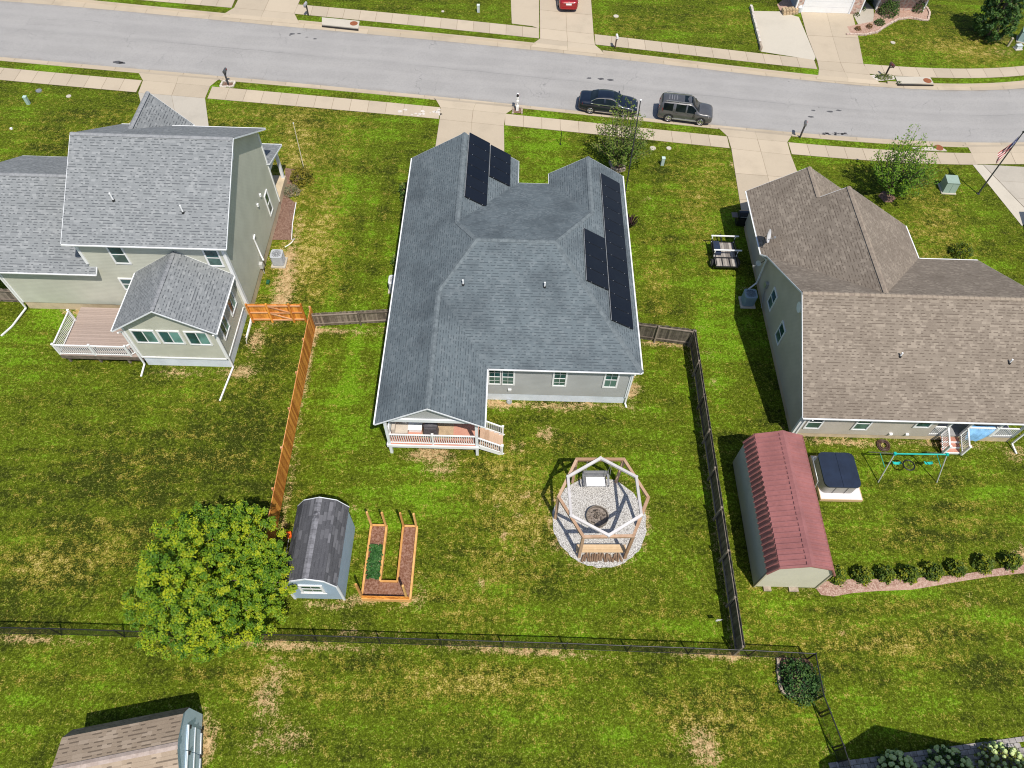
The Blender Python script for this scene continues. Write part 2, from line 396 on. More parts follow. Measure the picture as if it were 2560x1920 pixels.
for p, rx, ry, k in (((250, 1080), 10, 5, -.17), ((560, 1150), 4, 5, -.14), ((200, 1430), 9, 2.2, -.14), ((250, 350), 6, 4, -.1), ((900, 1850), 9, 2, -.06), ((2350, 1700), 8, 2, -.08), ((1280, 1100), 6, 2.0, -.06), ((1700, 1300), 1.6, 4, -.05), ((1150, 1620), 8, .7, -.05), ((900, 450), 2.0, 8, .06)): blob(lush, p, rx, ry, k)
# worn and bare places
for p, rx, ry, k in (((715, 700), .9, 2.4, .6), ((700, 770), .6, 1.3, .7), ((735, 600), .5, 3.4, .45), ((600, 930), 1.2, .5, .75), ((640, 850), .5, 1.2, .7), ((450, 930), 1.4, .35, .6), ((210, 780), 1.6, .35, .8), ((700, 645), .7, .7, .5),
        ((1075, 1135), 1.5, .5, .85), ((1105, 1175), 1.1, .5, .55), ((1240, 1010), 1.3, .35, .8), ((1235, 960), .4, .8, .8), ((1420, 1015), 3.6, .28, .75), ((1570, 960), .5, 1.3, .75), ((1365, 1085), .55, .5, .75), ((1290, 1120), .5, .35, .6),
        ((1345, 1260), .22, .2, .8), ((1292, 1290), .3, .2, .7), ((1262, 1340), .25, .25, .65), ((1330, 1370), .35, .25, .6), ((1275, 1400), .3, .2, .65), ((1410, 1300), .25, .3, .6), ((1240, 1270), .2, .2, .6), ((1200, 1460), .3, .35, .6), ((1310, 1240), .3, .2, .6), ((1270, 1245), .25, .2, .6), ((1380, 1370), .3, .2, .5), ((1340, 1220), .3, .2, .5),
        ((690, 1690), .8, 1.4, .46), ((655, 1740), .6, .6, .38), ((648, 1858), .7, .6, .46), ((731, 1850), .8, .7, .50), ((672, 1785), .6, .4, .4), ((515, 1865), .4, 1.0, .9), ((500, 1800), .4, .6, .6), ((1745, 1850), 1.0, .9, .54), ((1775, 1890), .6, .5, .5),
        ((2105, 1575), .3, .22, .6), ((2430, 1500), .3, .22, .6), ((1860, 720), .35, .3, .5), ((1785, 955), .3, .4, .45), ((1755, 822), .3, .25, .4), ((1770, 885), .35, .5, .35), ((2555, 1400), .6, .8, .8), ((2480, 95), 1.6, 1.0, .5), ((2500, 130), 1.6, .7, .35),
        ((870, 1270), 1.0, .25, .5), ((960, 1590), 1.5, .3, .25), ((870, 1580), .5, .4, .5), ((1830, 410), .3, .4, .7), ((1620, 495), .4, .3, .4), ((1010, 1510), .7, .25, .55), ((900, 1502), 1.2, .18, .65), ((1050, 1480), .3, 1.0, .5), ((2540, 1135), .8, .5, .6), ((2400, 1110), 2.6, .22, .75), ((2120, 1105), 3.6, .25, .75), ((1536, 760), .3, .3, .3), ((1580, 975), .6, .3, .6), ((2075, 1870), .5, .25, .3)):
    blob(soil, p, rx, ry, k)
for a, b, wd, k in (((793, 812), (690, 1370), .22, .62), ((790, 822), (965, 830), .22, .7), ((1600, 856), (1720, 868), .22, .65), ((1726, 880), (1838, 1640), .2, .35), ((0, 1592), (1840, 1642), .16, .6), ((1850, 1640), (2010, 1650), .15, .4), ((1450, 1180), (1450, 1181), .1, .1),
        ((668, 560), (702, 520), .2, .3), ((1385, 1290), (1620, 1300), .1, .0), ((1900, 1460), (2040, 1475), .2, .55), ((760, 1505), (870, 1510), .2, .7), ((1955, 1070), (1990, 1080), .3, .3)):
    strip(soil, a, b, wd, k)
for a, b, wd, k in (((1100, 300), (1094, 380), .35, .12), ((1262, 316), (1262, 370), .3, .2), ((880, 290), (800, 650), .35, .14)): strip(lush, a, b, wd, k)
_c = G((1340 + 822 / 5.184, 1120 + 945 / 5.184)); _r = np.hypot(GX - _c.x, GY - _c.y); soil += .55 * np.exp(-((_r - 2.7) / .16) ** 2)
# mowing stripes
def zone(x0, x1, y0, y1, s=.8): 
    g = lambda a, lo, hi: 1 / (1 + np.exp(-np.clip((a - lo) / s * 3, -40, 40))) * 1 / (1 + np.exp(np.clip((a - hi) / s * 3, -40, 40)))
    return g(GX, x0, x1) * g(GY, y0, y1)
lush += .10 * zone(-13.5, -7.2, 24, 46) * np.sign(np.sin((GX + .03 * GY) * math.pi / .95))
lush += .07 * zone(17, 40, 6, 20.5) * np.sign(np.sin((GY - .05 * GX) * math.pi / .9))
lush += .06 * zone(8.5, 16, 23, 44) * np.sign(np.sin((GX + .05 * GY) * math.pi / 1.0))
lush += .05 * zone(-9, 12, 4, 18.5) * np.sign(np.sin((GX + .9 * GY) * math.pi / 1.2)) * .5
vg = (np.abs(GY - (S_BACK(GX) + S_W1(GX)) / 2) < .75) | (np.abs(GY - (N_BACK(GX) + N_W1(GX)) / 2) < .75)
lush[vg] = .62; dry[vg] = .14; soil[vg] *= .3
V = np.stack([GX, GY, GZ], -1).reshape(-1, 3)
nr, nc = GX.shape
ii = (np.arange(nr - 1)[:, None] * nc + np.arange(nc - 1)[None, :]).reshape(-1)
F = np.stack([ii, ii + 1, ii + nc + 1, ii + nc], -1)
def lawn_material():
    m = NT('lawn'); p = m.pos(); a = m.attr('lawn'); s = m.n('ShaderNodeSeparateColor'); m.t.links.new(a.outputs['Color'], s.inputs[0])
    D, S, L = s.outputs
    n0 = m.noise(.16, 3, p); n1 = m.noise(.55, 4, p, .6); n2 = m.noise(1.7, 4, p, .62, .4); n3 = m.noise(5.5, 3, p, .6); n4 = m.noise(13, 2, p, .6); n5 = m.noise(34, 2, p)
    n6 = m.noise(3.1, 4, p, .65)
    N0, N1, N2, N3, N4, N5, N6 = [m.ramp(n, a, b) for n, a, b in ((n0, .32, .68), (n1, .3, .7), (n2, .32, .68), (n3, .32, .68), (n4, .32, .68), (n5, .3, .7), (n6, .32, .68))]
    off = lambda n, k: m.math('MULTIPLY', m.math('SUBTRACT', n, .5), k)
    def tot(a, *bs):
        for b in bs: a = m.math('ADD', a, b)
        return a
    mp = m.n('ShaderNodeMapping'); mp.inputs['Scale'].default_value = (.16, 1.15, 1); mp.inputs['Rotation'].default_value = (0, 0, .05); m.t.links.new(p, mp.inputs[0])
    N7 = m.ramp(m.noise(1.0, 3, mp.outputs[0], .55), .34, .66)
    l = tot(L, off(N1, .26), off(N2, .22), off(N0, .30), off(N3, .24), off(N7, .26))
    g = m.mix(m.ramp(l, .08, .55), GRASS[0], GRASS[1])
    g = m.mix(m.ramp(l, .52, .98), g, GRASS[2])
    d = tot(m.math('MULTIPLY', D, 1.15), off(N2, .36), off(N6, .44), off(N4, .36), off(N1, .16), off(N7, -.16))
    g = m.mix(m.math('MULTIPLY', m.ramp(d, .34, .80), .80), g, GRASS[3])
    g = m.mix(m.math('MULTIPLY', m.ramp(d, .68, 1.15), .85), g, GRASS[4])
    t = tot(m.math('MULTIPLY', N4, .5), m.math('MULTIPLY', N3, .3), m.math('MULTIPLY', N5, .2))
    br = m.math('ADD', .34, m.math('MULTIPLY', t, 1.34))
    hs = m.n('ShaderNodeHueSaturation'); m.put(hs.inputs['Color'], g); m.put(hs.inputs['Value'], br); g = hs.outputs[0]
    g = m.mix(m.math('MULTIPLY', m.ramp(t, .62, .92), .5), g, m.mix(.5, g, (.42, .40, .14)))
    # bare soil
    e = tot(m.math('MULTIPLY', S, 1.12), off(N6, .5), off(N4, .5), off(N2, .2))
    col = m.mix(m.ramp(e, .26, .98), g, m.mix(N3, (.34, .22, .10), (.56, .40, .22)))
    m.bump(m.math('ADD', m.math('MULTIPLY', n4, .7), m.math('MULTIPLY', n3, .6)), .55, .09)
    return m.out(col, .9, 0, .12)
GRASS = ((.030, .042, .002), (.074, .104, .003), (.110, .212, .005), (.200, .170, .022), (.42, .33, .11))
gm = bpy.data.meshes.new('lawn'); gm.from_pydata(V.tolist(), [], F.tolist())
ca = gm.attributes.new('lawn', 'FLOAT_COLOR', 'POINT')
ca.data.foreach_set('color', np.stack([np.clip(dry, 0, 1), np.clip(soil, 0, 1), np.clip(lush, 0, 1), np.ones_like(dry)], -1).reshape(-1).astype(np.float32))
gm.materials.append(lawn_material()); gm.update()
lawn = bpy.data.objects.new('lawn', gm); COL.objects.link(lawn); lawn['kind'] = 'structure'

# ------------------------------------------------------------------ street, kerbs, walks
def xs(a, b, step=1.5): 
    n = max(1, round((b - a) / step)); return [a + (b - a) * i / n for i in range(n + 1)]
def asphalt():
    m = NT('asphalt'); p = m.pos()
    mp = m.n('ShaderNodeMapping'); mp.inputs['Scale'].default_value = (.12, 1.2, 1); mp.inputs['Rotation'].default_value = (0, 0, .09); m.t.links.new(p, mp.inputs[0])
    c = m.mix(m.ramp(m.noise(.3, 5, p), .35, .65), (.305, .298, .294), (.335, .327, .322))
    c = m.mix(m.math('MULTIPLY', m.ramp(m.noise(.9, 4, mp.outputs[0]), .45, .7), .35), c, (.36, .35, .34))
    c = m.mix(m.math('MULTIPLY', m.ramp(m.noise(11, 4, p, .75), .4, .72), .55), c, (.215, .212, .212))
    c = m.mix(m.math('MULTIPLY', m.ramp(m.noise(27, 2, p), .58, .75), .5), c, (.47, .46, .45))
    v = m.n('ShaderNodeTexVoronoi', feature='DISTANCE_TO_EDGE'); v.inputs['Scale'].default_value = .22
    wv = m.n('ShaderNodeVectorMath', operation='ADD'); m.t.links.new(p, wv.inputs[0])
    nz = m.n('ShaderNodeTexNoise'); nz.inputs['Scale'].default_value = .9; nz.inputs['Detail'].default_value = 5; m.t.links.new(p, nz.inputs['Vector']); m.t.links.new(nz.outputs['Color'], wv.inputs[1])
    m.t.links.new(wv.outputs[0], v.inputs['Vector'])
    crack = m.math('MULTIPLY', m.math('LESS_THAN', v.outputs[0], .0028), m.ramp(m.noise(.25, 2, p), .5, .62))
    c = m.mix(m.math('MULTIPLY', crack, .4), c, (.10, .10, .11))
    uv = m.n('ShaderNodeUVMap').outputs[0]; U, Vv, _ = m.sep(uv)
    wob = m.math('MULTIPLY', m.math('SUBTRACT', m.noise(.22, 3, p), .5), .10)
    vv = m.math('ADD', Vv, wob)
    lane = m.math('SINE', m.math('MULTIPLY', vv, 25.13))               # four worn wheel tracks
    c = m.mix(m.math('MULTIPLY', m.ramp(lane, .1, .95), .22), c, (.37, .36, .355))
    mid_ = m.math('ABSOLUTE', m.math('SUBTRACT', vv, .5))
    c = m.mix(m.math('MULTIPLY', m.ramp(mid_, .07, .0), .20), c, (.235, .232, .23))
    edge = m.math('MULTIPLY', m.ramp(m.math('ABSOLUTE', m.math('SUBTRACT', Vv, .5)), .44, .5), m.ramp(m.noise(.8, 4, p), .35, .65))
    c = m.mix(m.math('MULTIPLY', edge, .35), c, (.22, .19, .15))
    ln = m.math('ABSOLUTE', m.math('ADD', m.math('SUBTRACT', Vv, .505), m.math('MULTIPLY', m.math('SUBTRACT', m.noise(.5, 5, p), .5), .05)))
    seam = m.math('MULTIPLY', m.math('LESS_THAN', ln, .0022), m.ramp(m.noise(.12, 2, p), .42, .55))
    c = m.mix(m.math('MULTIPLY', seam, .55), c, (.12, .12, .125))
    tr = m.math('ABSOLUTE', m.math('SUBTRACT', m.math('FRACT', m.math('ADD', m.math('DIVIDE', U, 13.0), m.math('MULTIPLY', m.noise(.35, 4, p), .28))), .5))
    tc = m.math('MULTIPLY', m.math('LESS_THAN', tr, .0016), m.ramp(m.noise(.18, 2, p), .5, .6))
    c = m.mix(m.math('MULTIPLY', tc, .5), c, (.13, .13, .135))
    m.bump(m.noise(45, 2, p), .2, .01)
    return m.out(c, .92, 0, .25)
ASPH = asphalt()
b = MB(); X = xs(-130, 130, 1.0)
for x0, x1 in zip(X, X[1:]): b.face([S_ASPH.p(x0, ROAD_Z), S_ASPH.p(x1, ROAD_Z), N_ASPH.p(x1, ROAD_Z), N_ASPH.p(x0, ROAD_Z)], 0, .5, [(x0, 0), (x1, 0), (x1, 1), (x0, 1)])
b.build('street', ASPH, kind='structure')
# oil drips on the asphalt
b = MB()
for px, py, r in ((730, 85, .28), (748, 84, .18), (767, 93, .14), (788, 97, .2), (725, 89, .1), (1473, 195.5, .26), (1502, 197, .3), (1526, 200, .28), (2033, 276, .2), (2075, 279, .28), (2096, 276, .24), (2027, 292, .26), (2047, 268, .08), (1972, 204, .07), (295, 156, .45), (305, 158, .3), (1365, 43, .1)):
    c = G((px, py), ROAD_Z); n = 12
    b.face([V3((c.x + math.cos(2 * math.pi * k / n) * r * random.uniform(.7, 1.2), c.y + math.sin(2 * math.pi * k / n) * r * .5 * random.uniform(.6, 1.2), ROAD_Z + .004)) for k in range(n)], 0, .5)
for k in range(26):
    c = G((2058 + random.uniform(0, 60), 333 + random.uniform(-1, 4)), ROAD_Z); r = random.uniform(.03, .1)
    b.face([V3((c.x + math.cos(k + 6.28 * j / 6) * r * 1.6, c.y + math.sin(k + 6.28 * j / 6) * r, ROAD_Z + .004)) for j in range(6)], 0, .5)
OIL = paint('oil_stain', (.075, .075, .082), .8, .3, 8)
b.build('oil_stain_marking', OIL, kind='structure')
def gutter(name, A, B, sgn, cuts):          # gutter pan plus upstand kerb, with flat dropped parts at driveways
    b = MB(); X = xs(-130, 130, 3.0); gap = .012
    off = lambda x, z, d: V3((x, float(B(x)) + d, z))
    for x0, x1 in zip(X, X[1:]):
        a0, a1 = x0 + gap, x1 - gap; cc = random.random()
        b.face([A.p(x0, ROAD_Z - .02), A.p(x1, ROAD_Z - .02), B.p(x1, ROAD_Z - .02), B.p(x0, ROAD_Z - .02)][::sgn], 1, .5)
        b.face([A.p(a0, ROAD_Z + .006), A.p(a1, ROAD_Z + .006), B.p(a1, ROAD_Z + .01), B.p(a0, ROAD_Z + .01)][::sgn], 0, cc)
    X = xs(-130, 130, .5)
    for x0, x1 in zip(X, X[1:]):
        xm = (x0 + x1) / 2
        if any(c0 < xm < c1 for c0, c1 in cuts): continue
        d0, d1 = (-.17 * sgn, 0.0)
        t = .035
        P = [off(x0, ROAD_Z - .02, .24 * sgn), off(x1, ROAD_Z - .02, .24 * sgn), off(x1, ROAD_Z - .02, d1), off(x0, ROAD_Z - .02, d1)]
        Q = [off(x0, t, .15 * sgn), off(x1, t, .15 * sgn), off(x1, t, d1), off(x0, t, d1)]
        if sgn > 0: P = [P[1], P[0], P[3], P[2]]; Q = [Q[1], Q[0], Q[3], Q[2]]
        b.hexa(P, Q, 0, .45)
    return b.build(name, [KERB, JOINT], kind='structure')
gx = lambda p: G(p).x
SCUT = [(gx((356, 180)) - .4, gx((536, 196)) + .3), (gx((1088, 245)) - .3, gx((1270, 265)) + .5), (gx((1808, 322)) - .3, gx((1972, 338)) + .3), (gx((2425, 366)), 62)]
NCUT = [(gx((572, 38)), gx((735, 50)) + .3), (gx((1345, 110)), gx((1493, 122)) + .4), (gx((2048, 185)), gx((2200, 203)) + .5)]
gutter('kerb', S_ASPH, S_BACK, 1, SCUT)
gutter('kerb', N_ASPH, N_BACK, -1, NCUT)

def slabs(b, fn, u, v, gap=.016, z=.02, tone=None):   # fn(u,v)->xy point; u, v lists of joints
    for u0, u1 in zip(u, u[1:]):
        for v0, v1 in zip(v, v[1:]):
            q = [fn(u0, v0), fn(u1, v0), fn(u1, v1), fn(u0, v1)]
            c = sum(q, V3((0, 0, 0))) / 4
            r = []
            for p in q:
                d = c - p; r.append(p + d.normalized() * min(gap * 1.4, d.length * .3) + V3((0, 0, z)))
            b.face(r, 0, tone)
            b.face([p + V3((0, 0, z - .008)) for p in q], 1, .5)
def walk(name, A, B, segs, step):
    b = MB()
    for a0, a1 in segs:
        X = xs(a0, a1, step)
        slabs(b, lambda u, v: A.p(u).lerp(B.p(u), v), X, [0, 1])
    return b.build(name, [CONC, JOINT], kind='structure')
walk('pavement', S_W2, S_W1, [(-125, gx((348, 225)) - .15), (gx((520, 235)) + .1, gx((1100, 285)) - .05), (gx((1261, 300)) + .05, gx((1823, 358)) - .05), (gx((1972, 372)) + .1, gx((2436, 396)))], 1.52)
walk('pavement', N_W1, N_W2, [(-125, gx((585, 12)) - .1), (gx((740, 22)), gx((1349, 85)) - .05), (gx((1486, 100)) + .05, gx((2040, 160)) - .05), (gx((2166, 175)), 125)], 1.52)

def quadfn(a, b_, c, d):                    # a,b bottom ; d,c top (world points)
    return lambda u, v: a.lerp(b_, u).lerp(d.lerp(c, u), v)
def drive(name, quads, mat=CONC, z=.03):
    b = MB()
    for (a, b_, c, d), nu, nv in quads:
        slabs(b, quadfn(a, b_, c, d), [i / nu for i in range(nu + 1)], [i / nv for i in range(nv + 1)], .014, z)
    return b.build(name, [mat, JOINT], kind='structure')
def apron(name, quad, nu, mat=CONC):        # slopes from the walk down to the gutter
    b = MB(); a, b_, c, d = quad
    f = quadfn(a, b_, c, d)
    slabs(b, f, [i / nu for i in range(nu + 1)], [0, 1], .014, .026)
    return b.build(name, [mat, JOINT], kind='structure')
def low(p): q = G(p, ROAD_Z + .012); q.z = ROAD_Z + .0; return q
def fan(name, top, bot, n=8, mat=CONC):     # flared dropped kerb: top pair (walk level), bottom pair (gutter level)
    b = MB(); (t0, t1), (b0, b1) = top, bot
    for i in range(n):
        u, v = i / n, (i + 1) / n; g0 = .002 if i else 0
        b.face([b0.lerp(b1, u + g0), b0.lerp(b1, v), t0.lerp(t1, v), t0.lerp(t1, u + g0)], 0, .5 if n > 2 else None)
    return b.build(name, [mat, JOINT], kind='structure')
# south side, left to right
def mid(x, A): return A.p(x, .028)
def south_apron(p_sw, p_se, p_nw, p_ne):
    sw, se = G(p_sw), G(p_se); nw, ne = G(p_nw), G(p_ne)
    w1a, w1b = S_W1.p(sw.x + .25 * (nw.x - sw.x)), S_W1.p(se.x + .25 * (ne.x - se.x))
    apron('driveway_pavement', (sw, se, w1b, w1a), 2)
    t0, t1 = w1a + V3((0, 0, .026)), w1b + V3((0, 0, .026))
    b0, b1 = S_BACK.p(nw.x - .30, .027), S_BACK.p(ne.x + .40, .027)
    fan('driveway_pavement', (t0, t1), (b0, b1), 2)
    d = V3((0, .42, ROAD_Z - .005)); fan('driveway_pavement', (b0, b1), (b0 + d + V3((-.25, 0, 0)), b1 + d + V3((.35, 0, 0))), 2)
south_apron((346, 232), (513, 246), (356, 183), (533, 200))
south_apron((1099, 298.6), (1260, 315), (1099, 250), (1276, 268))
south_apron((1828, 372), (1977, 388), (1808, 324), (1966, 341))
south_apron((2439, 411), (2640, 411), (2428, 367), (2625, 367))
a, b_ = G((346, 232)), G((513, 246))
drive('driveway_pavement', [((V3((-25.6, 40.2, 0)), V3((-21.6, 40.2, 0)), b_, a), 2, 3)], CONC_G)
a, b_ = G((1099, 298.6)), G((1260, 315))
drive('driveway_pavement', [((V3((-6.2, 40.3, 0)), V3((-.35, 40.3, 0)), b_, a), 2, 2)], CONC)
a, b_ = G((1828, 372)), G((1977, 388))
drive('driveway_pavement', [((V3((17.3, 39.0, 0)), V3((22.9, 39.0, 0)), b_, a), 2, 3)], CONC)
a = G((2457, 412)); b_ = a + V3((7.5, -.3, 0)); e = G((2580, 540)); 
drive('driveway_pavement', [((e, e + V3((7.5, -.3, 0)), b_, a), 2, 3)], CONC_G)
drive('driveway_pavement', [((G((2555, 566)), e + V3((-.02, 0, 0)), a + V3((-.02, 0, 0)), G((2431, 412))), 1, 1)], CONC_L, .024)
# north side
def north_apron(t0, t1, b0, b1):
    t0, t1 = G(t0), G(t1); xb0, xb1 = gx(b0), gx(b1)
    b0, b1 = N_BACK.p(xb1, .027), N_BACK.p(xb0, .027); fan('driveway_pavement', (t1 + V3((0, 0, .026)), t0 + V3((0, 0, .026))), (b0, b1), 2)
    d = V3((0, -.42, ROAD_Z - .005)); fan('driveway_pavement', (b0, b1), (b0 + d + V3((.25, 0, 0)), b1 + d + V3((-.25, 0, 0))), 2)
N_ = lambda p: G(p)
def north_drive(bot, top, nv, nu=2, mat=CONC):
    a, b_ = G(bot[0]), G(bot[1]); d, c = G(top[0]), G(top[1])
    drive('driveway_pavement', [((a, b_, c, d), nu, nv)], mat)
north_drive(((585, 20), (736, 34)), ((604, -18), (752, -4)), 1); north_drive(((604, -18), (752, -4)), ((640, -110), (800, -96)), 3, 2, CONC_G)
north_apron((585, 20), (736, 34), (562, 35), (744, 52))
north_drive(((1350, 97), (1487.5, 113)), ((1350, 71), (1484, 86)), 1); north_drive(((1350, 71), (1484, 86)), ((1349, -60), (1474, -50)), 3)
north_apron((1350, 97), (1487.5, 113), (1335, 109), (1503, 126))
b = MB(); b.face([G(p, .022) for p in ((1279.6, 58.8), (1330, 65), (1348, 71), (1347, -50), (1275, -55))], 0, .6); b.build('parking_pavement', [CONC], kind='structure')
q = plate(1860, 0)
drive('driveway_pavement', [((q(1035, 960), q(1745, 1040), q(1650, 885), q(1010, 845)), 2, 1), ((q(1010, 845), q(1650, 885), q(1580, 530), q(870, 490)), 2, 1), ((q(870, 490), q(1580, 530), q(1490, 150), q(775, 145)), 2, 1)], CONC)
b0, b1 = N_BACK.p(q(1850, 1130).x, .027), N_BACK.p(q(1030, 1055).x, .027)
fan('driveway_pavement', (q(1745, 1040) + V3((0, 0, .026)), q(1035, 960) + V3((0, 0, .026))), (b0, b1), 2)
_d = V3((0, -.42, ROAD_Z - .005)); fan('driveway_pavement', (b0, b1), (b0 + _d + V3((.25, 0, 0)), b1 + _d + V3((-.25, 0, 0))), 2)
b = MB(); b.face([q(*p, .022) for p in ((235, 712), (975, 830), (990, 790), (862, 480), (758, 235), (500, 158), (100, 150))], 0, .5); b.build('parking_pavement', [CONC_L], kind='structure')
b = MB(); b.face([q(*p, .022) for p in ((1583, 345), (1690, 340), (1800, 290), (1790, 120), (1700, 30), (1640, -40), (1560, 120), (1500, 180))], 0, .3); b.build('path', [CONC_G], kind='structure')
# chalk drawings on the left walk
b = MB()
for px, py, r in ((1000, 279, .22), (1014, 275, .2), (1030, 287, .12), (1040, 284, .16), (1050, 286, .2), (1058, 279, .25), (1059, 285, .18), (1085, 280, .2), (1095, 281, .28), (1097, 275, .2), (1076, 283, .1), (1045, 290, .12), (1100, 286, .2)):
    c = G((px, py)); n = 9
    b.face([V3((c.x + math.cos(6.28 * k / n) * r * random.uniform(.4, 1.1), c.y + math.sin(6.28 * k / n) * r * random.uniform(.4, 1), .026)) for k in range(n)], 0, .5)
b.build('chalk_marking', paint('chalk', (.56, .52, .48), .9, .2, 6), kind='structure')

# ------------------------------------------------------------------ building helpers
Z3 = V3((0, 0, 1))
GLASS2 = glass('window_glass_blind', (.045, .085, .075), .15)
def make_roof(parent, polys, mat, capmat, drop=.11, gutters=(), ridges=(), fmat=None, cap=.15):
    b = MB(); edges = {}
    key = lambda p: (round(p[0], 3), round(p[1], 3), round(p[2], 3))
    for P in polys:
        P = [V3(p) for p in P]; b.roof(P)
        n = V3((0, 0, 0))
        for i in range(len(P)): n += P[i].cross(P[(i + 1) % len(P)])
        if n.z < 0: P.reverse()
        for i in range(len(P)):
            e = (key(P[i]), key(P[(i + 1) % len(P)])); edges[e] = edges.get(e, 0) + 1
    rf = b.build('roof', mat, parent)
    f = MB()
    for (p, q) in edges:
        if (q, p) in edges: continue
        p, q = V3(p), V3(q); d = (q - p); hz = V3((d.y, -d.x, 0)).normalized() * .03
        if hz.length < .01: continue
        lift = V3((0, 0, -.012)); dr = V3((0, 0, -drop))
        f.hexa([p + dr, p + dr + hz, q + dr + hz, q + dr], [p + lift, p + lift + hz, q + lift + hz, q + lift])
    for P in polys:
        P = [V3(p) - V3((0, 0, drop - .015)) for p in P]; f.face(P)
    f.build('fascia', fmat or WHITE_B, parent)
    for p, q in ridges:
        c = MB(); p, q = V3(p), V3(q); d = (q - p); L = d.length; d.normalize()
        s = d.cross(Z3).normalized(); n = max(1, int(L / .3))
        for i in range(n):
            a0, a1 = p + d * (L * i / n), p + d * (L * (i + 1) / n)
            t = V3((0, 0, .045)); e0 = V3((0, 0, .012)); dn = V3((0, 0, -cap * .5)); r = random.random()
            c.face([a0 + t, a0 + s * cap + dn + t, a1 + s * cap + dn + t - e0, a1 + t - e0], 0, r)
            c.face([a0 - s * cap + dn + t, a0 + t, a1 + t - e0, a1 - s * cap + dn + t - e0], 0, r)
        c.build('ridge_cap', capmat, rf)
    for p, q in gutters:
        g = MB(); p, q = V3(p), V3(q); d = (q - p).normalized(); o = V3((d.y, -d.x, 0)).normalized()
        a, e = p + o * .033, q + o * .033; t0, t1 = V3((0, 0, -.095)), V3((0, 0, -.02))
        g.hexa([a + t0, a + o * .035 + t0, e + o * .035 + t0, e + t0], [a + t1, a + o * .05 + t1, e + o * .05 + t1, e + t1])
        g.build('gutter', WHITE, rf)
    return rf
def capm(name, a, b): return varied(name, (a, b, sc(b, 1.15)), .92, 5, .2)
CAP_L = capm('grey_ridge_shingle', (.18, .19, .205), (.235, .245, .26))
CAP_M = capm('slate_ridge_shingle', (.085, .105, .12), (.13, .155, .17))
CAP_R = capm('brown_ridge_shingle', (.20, .16, .13), (.26, .215, .17))
CAP_S = capm('charcoal_ridge_shingle', (.06, .06, .07), (.19, .19, .21))
CAP_T = capm('tan_ridge_shingle', (.29, .23, .2), (.35, .29, .26))
def window(parent, o, u, n, wd, ht, split='h', grid=None, fr=.1, gl=None, fmat=None, name='window'):
    o, u, n = V3(o), V3(u).normalized(), V3(n).normalized(); k = Z3
    b = MB(); bars = []
    P = lambda a, c: o + u * a + k * c
    def bar(a0, c0, a1, c1, dep):
        b.hexa([P(a0, c0), P(a1, c0), P(a1, c0) + n * dep, P(a0, c0) + n * dep], [P(a0, c1), P(a1, c1), P(a1, c1) + n * dep, P(a0, c1) + n * dep])
    bar(0, 0, wd, fr, .06); bar(0, ht - fr, wd, ht, .06); bar(0, fr, fr, ht - fr, .06); bar(wd - fr, fr, wd, ht - fr, .06)
    if split == 'h': bar(fr, ht / 2 - .022, wd - fr, ht / 2 + .022, .045)
    if split == 'v': bar(wd / 2 - .03, fr, wd / 2 + .03, ht - fr, .045)
    if grid:
        for a in grid[0]: bar(wd * a - .009, fr, wd * a + .009, ht - fr, .03)
        for c in grid[1]: bar(fr, ht * c - .009, wd - fr, ht * c + .009, .03)
    w = b.build(name, fmat or WHITE, parent)
    p = MB(); e = n * .022; f9 = fr * .9; hc = ht / 2 if split == 'h' else f9; hx = wd / 2 if split == 'v' else f9
    def quad(a0, c0, a1, c1, mi):
        q = [P(a0, c0) + e, P(a1, c0) + e, P(a1, c1) + e, P(a0, c1) + e]; p.face(q if u.cross(k).dot(n) > 0 else q[::-1], mi)
    if split == 'h': quad(f9, f9, wd - f9, hc, 1); quad(f9, hc, wd - f9, ht - f9, 0)
    elif split == 'v': quad(f9, f9, hx, ht - f9, 0); quad(hx, f9, wd - f9, ht - f9, 1)
    else: quad(f9, f9, wd - f9, ht - f9, 0)
    p.build('pane', [gl or GLASS, GLASS2 if not gl else GLASS_L], w)
    return w
def downspout(parent, pts, w=.09, mat=None):
    b = MB()
    for a, c in zip(pts, pts[1:]): b.bar(a, c, w, w * .8)
    return b.build('downspout', mat or WHITE, parent)
def corner_trim(parent, x, y, z0, z1, w=.14, mat=None):
    b = MB(); b.box((x, y, (z0 + z1) / 2), (w, w, z1 - z0)); return b.build('corner_trim', mat or WHITE_B, parent)
def vent_pipe(parent, p, h=.35, mat=None):
    b = MB(); p = V3(p); b.cyl(p, .05, p.z - .1, p.z + h, 10)
    v = b.build('vent_pipe', mat or WHITE, parent)
    c = MB(); c.cyl(p, .12, p.z - .1, p.z + .07, 12, 0, .07); c.build('flashing', BLACK, v); return v
def railing(parent, a, b_, z, h=.95, sp=.13, posts=(0, 1), mat=None, name='railing', slope=0.0, pw=.1):
    a, b_ = V3(a), V3(b_); a.z = b_.z = z; b_.z += slope
    m = MB(); d = b_ - a; L = d.length; up = V3((0, 0, 1))
    m.bar(a + up * h, b_ + up * h, .08, .05); m.bar(a + up * .1, b_ + up * .1, .05, .05)
    n = int(L / sp)
    for i in range(1, n):
        p = a + d * (i / n); m.bar(p + up * .1, p + up * (h - .02), .035, .035)
    for t in posts:
        p = a + d * t; m.bar(p, p + up * (h + .1), pw, pw); m.box(p + up * (h + .11), (pw + .04, pw + .04, .03))
    return m.build(name, mat or WHITE, parent)

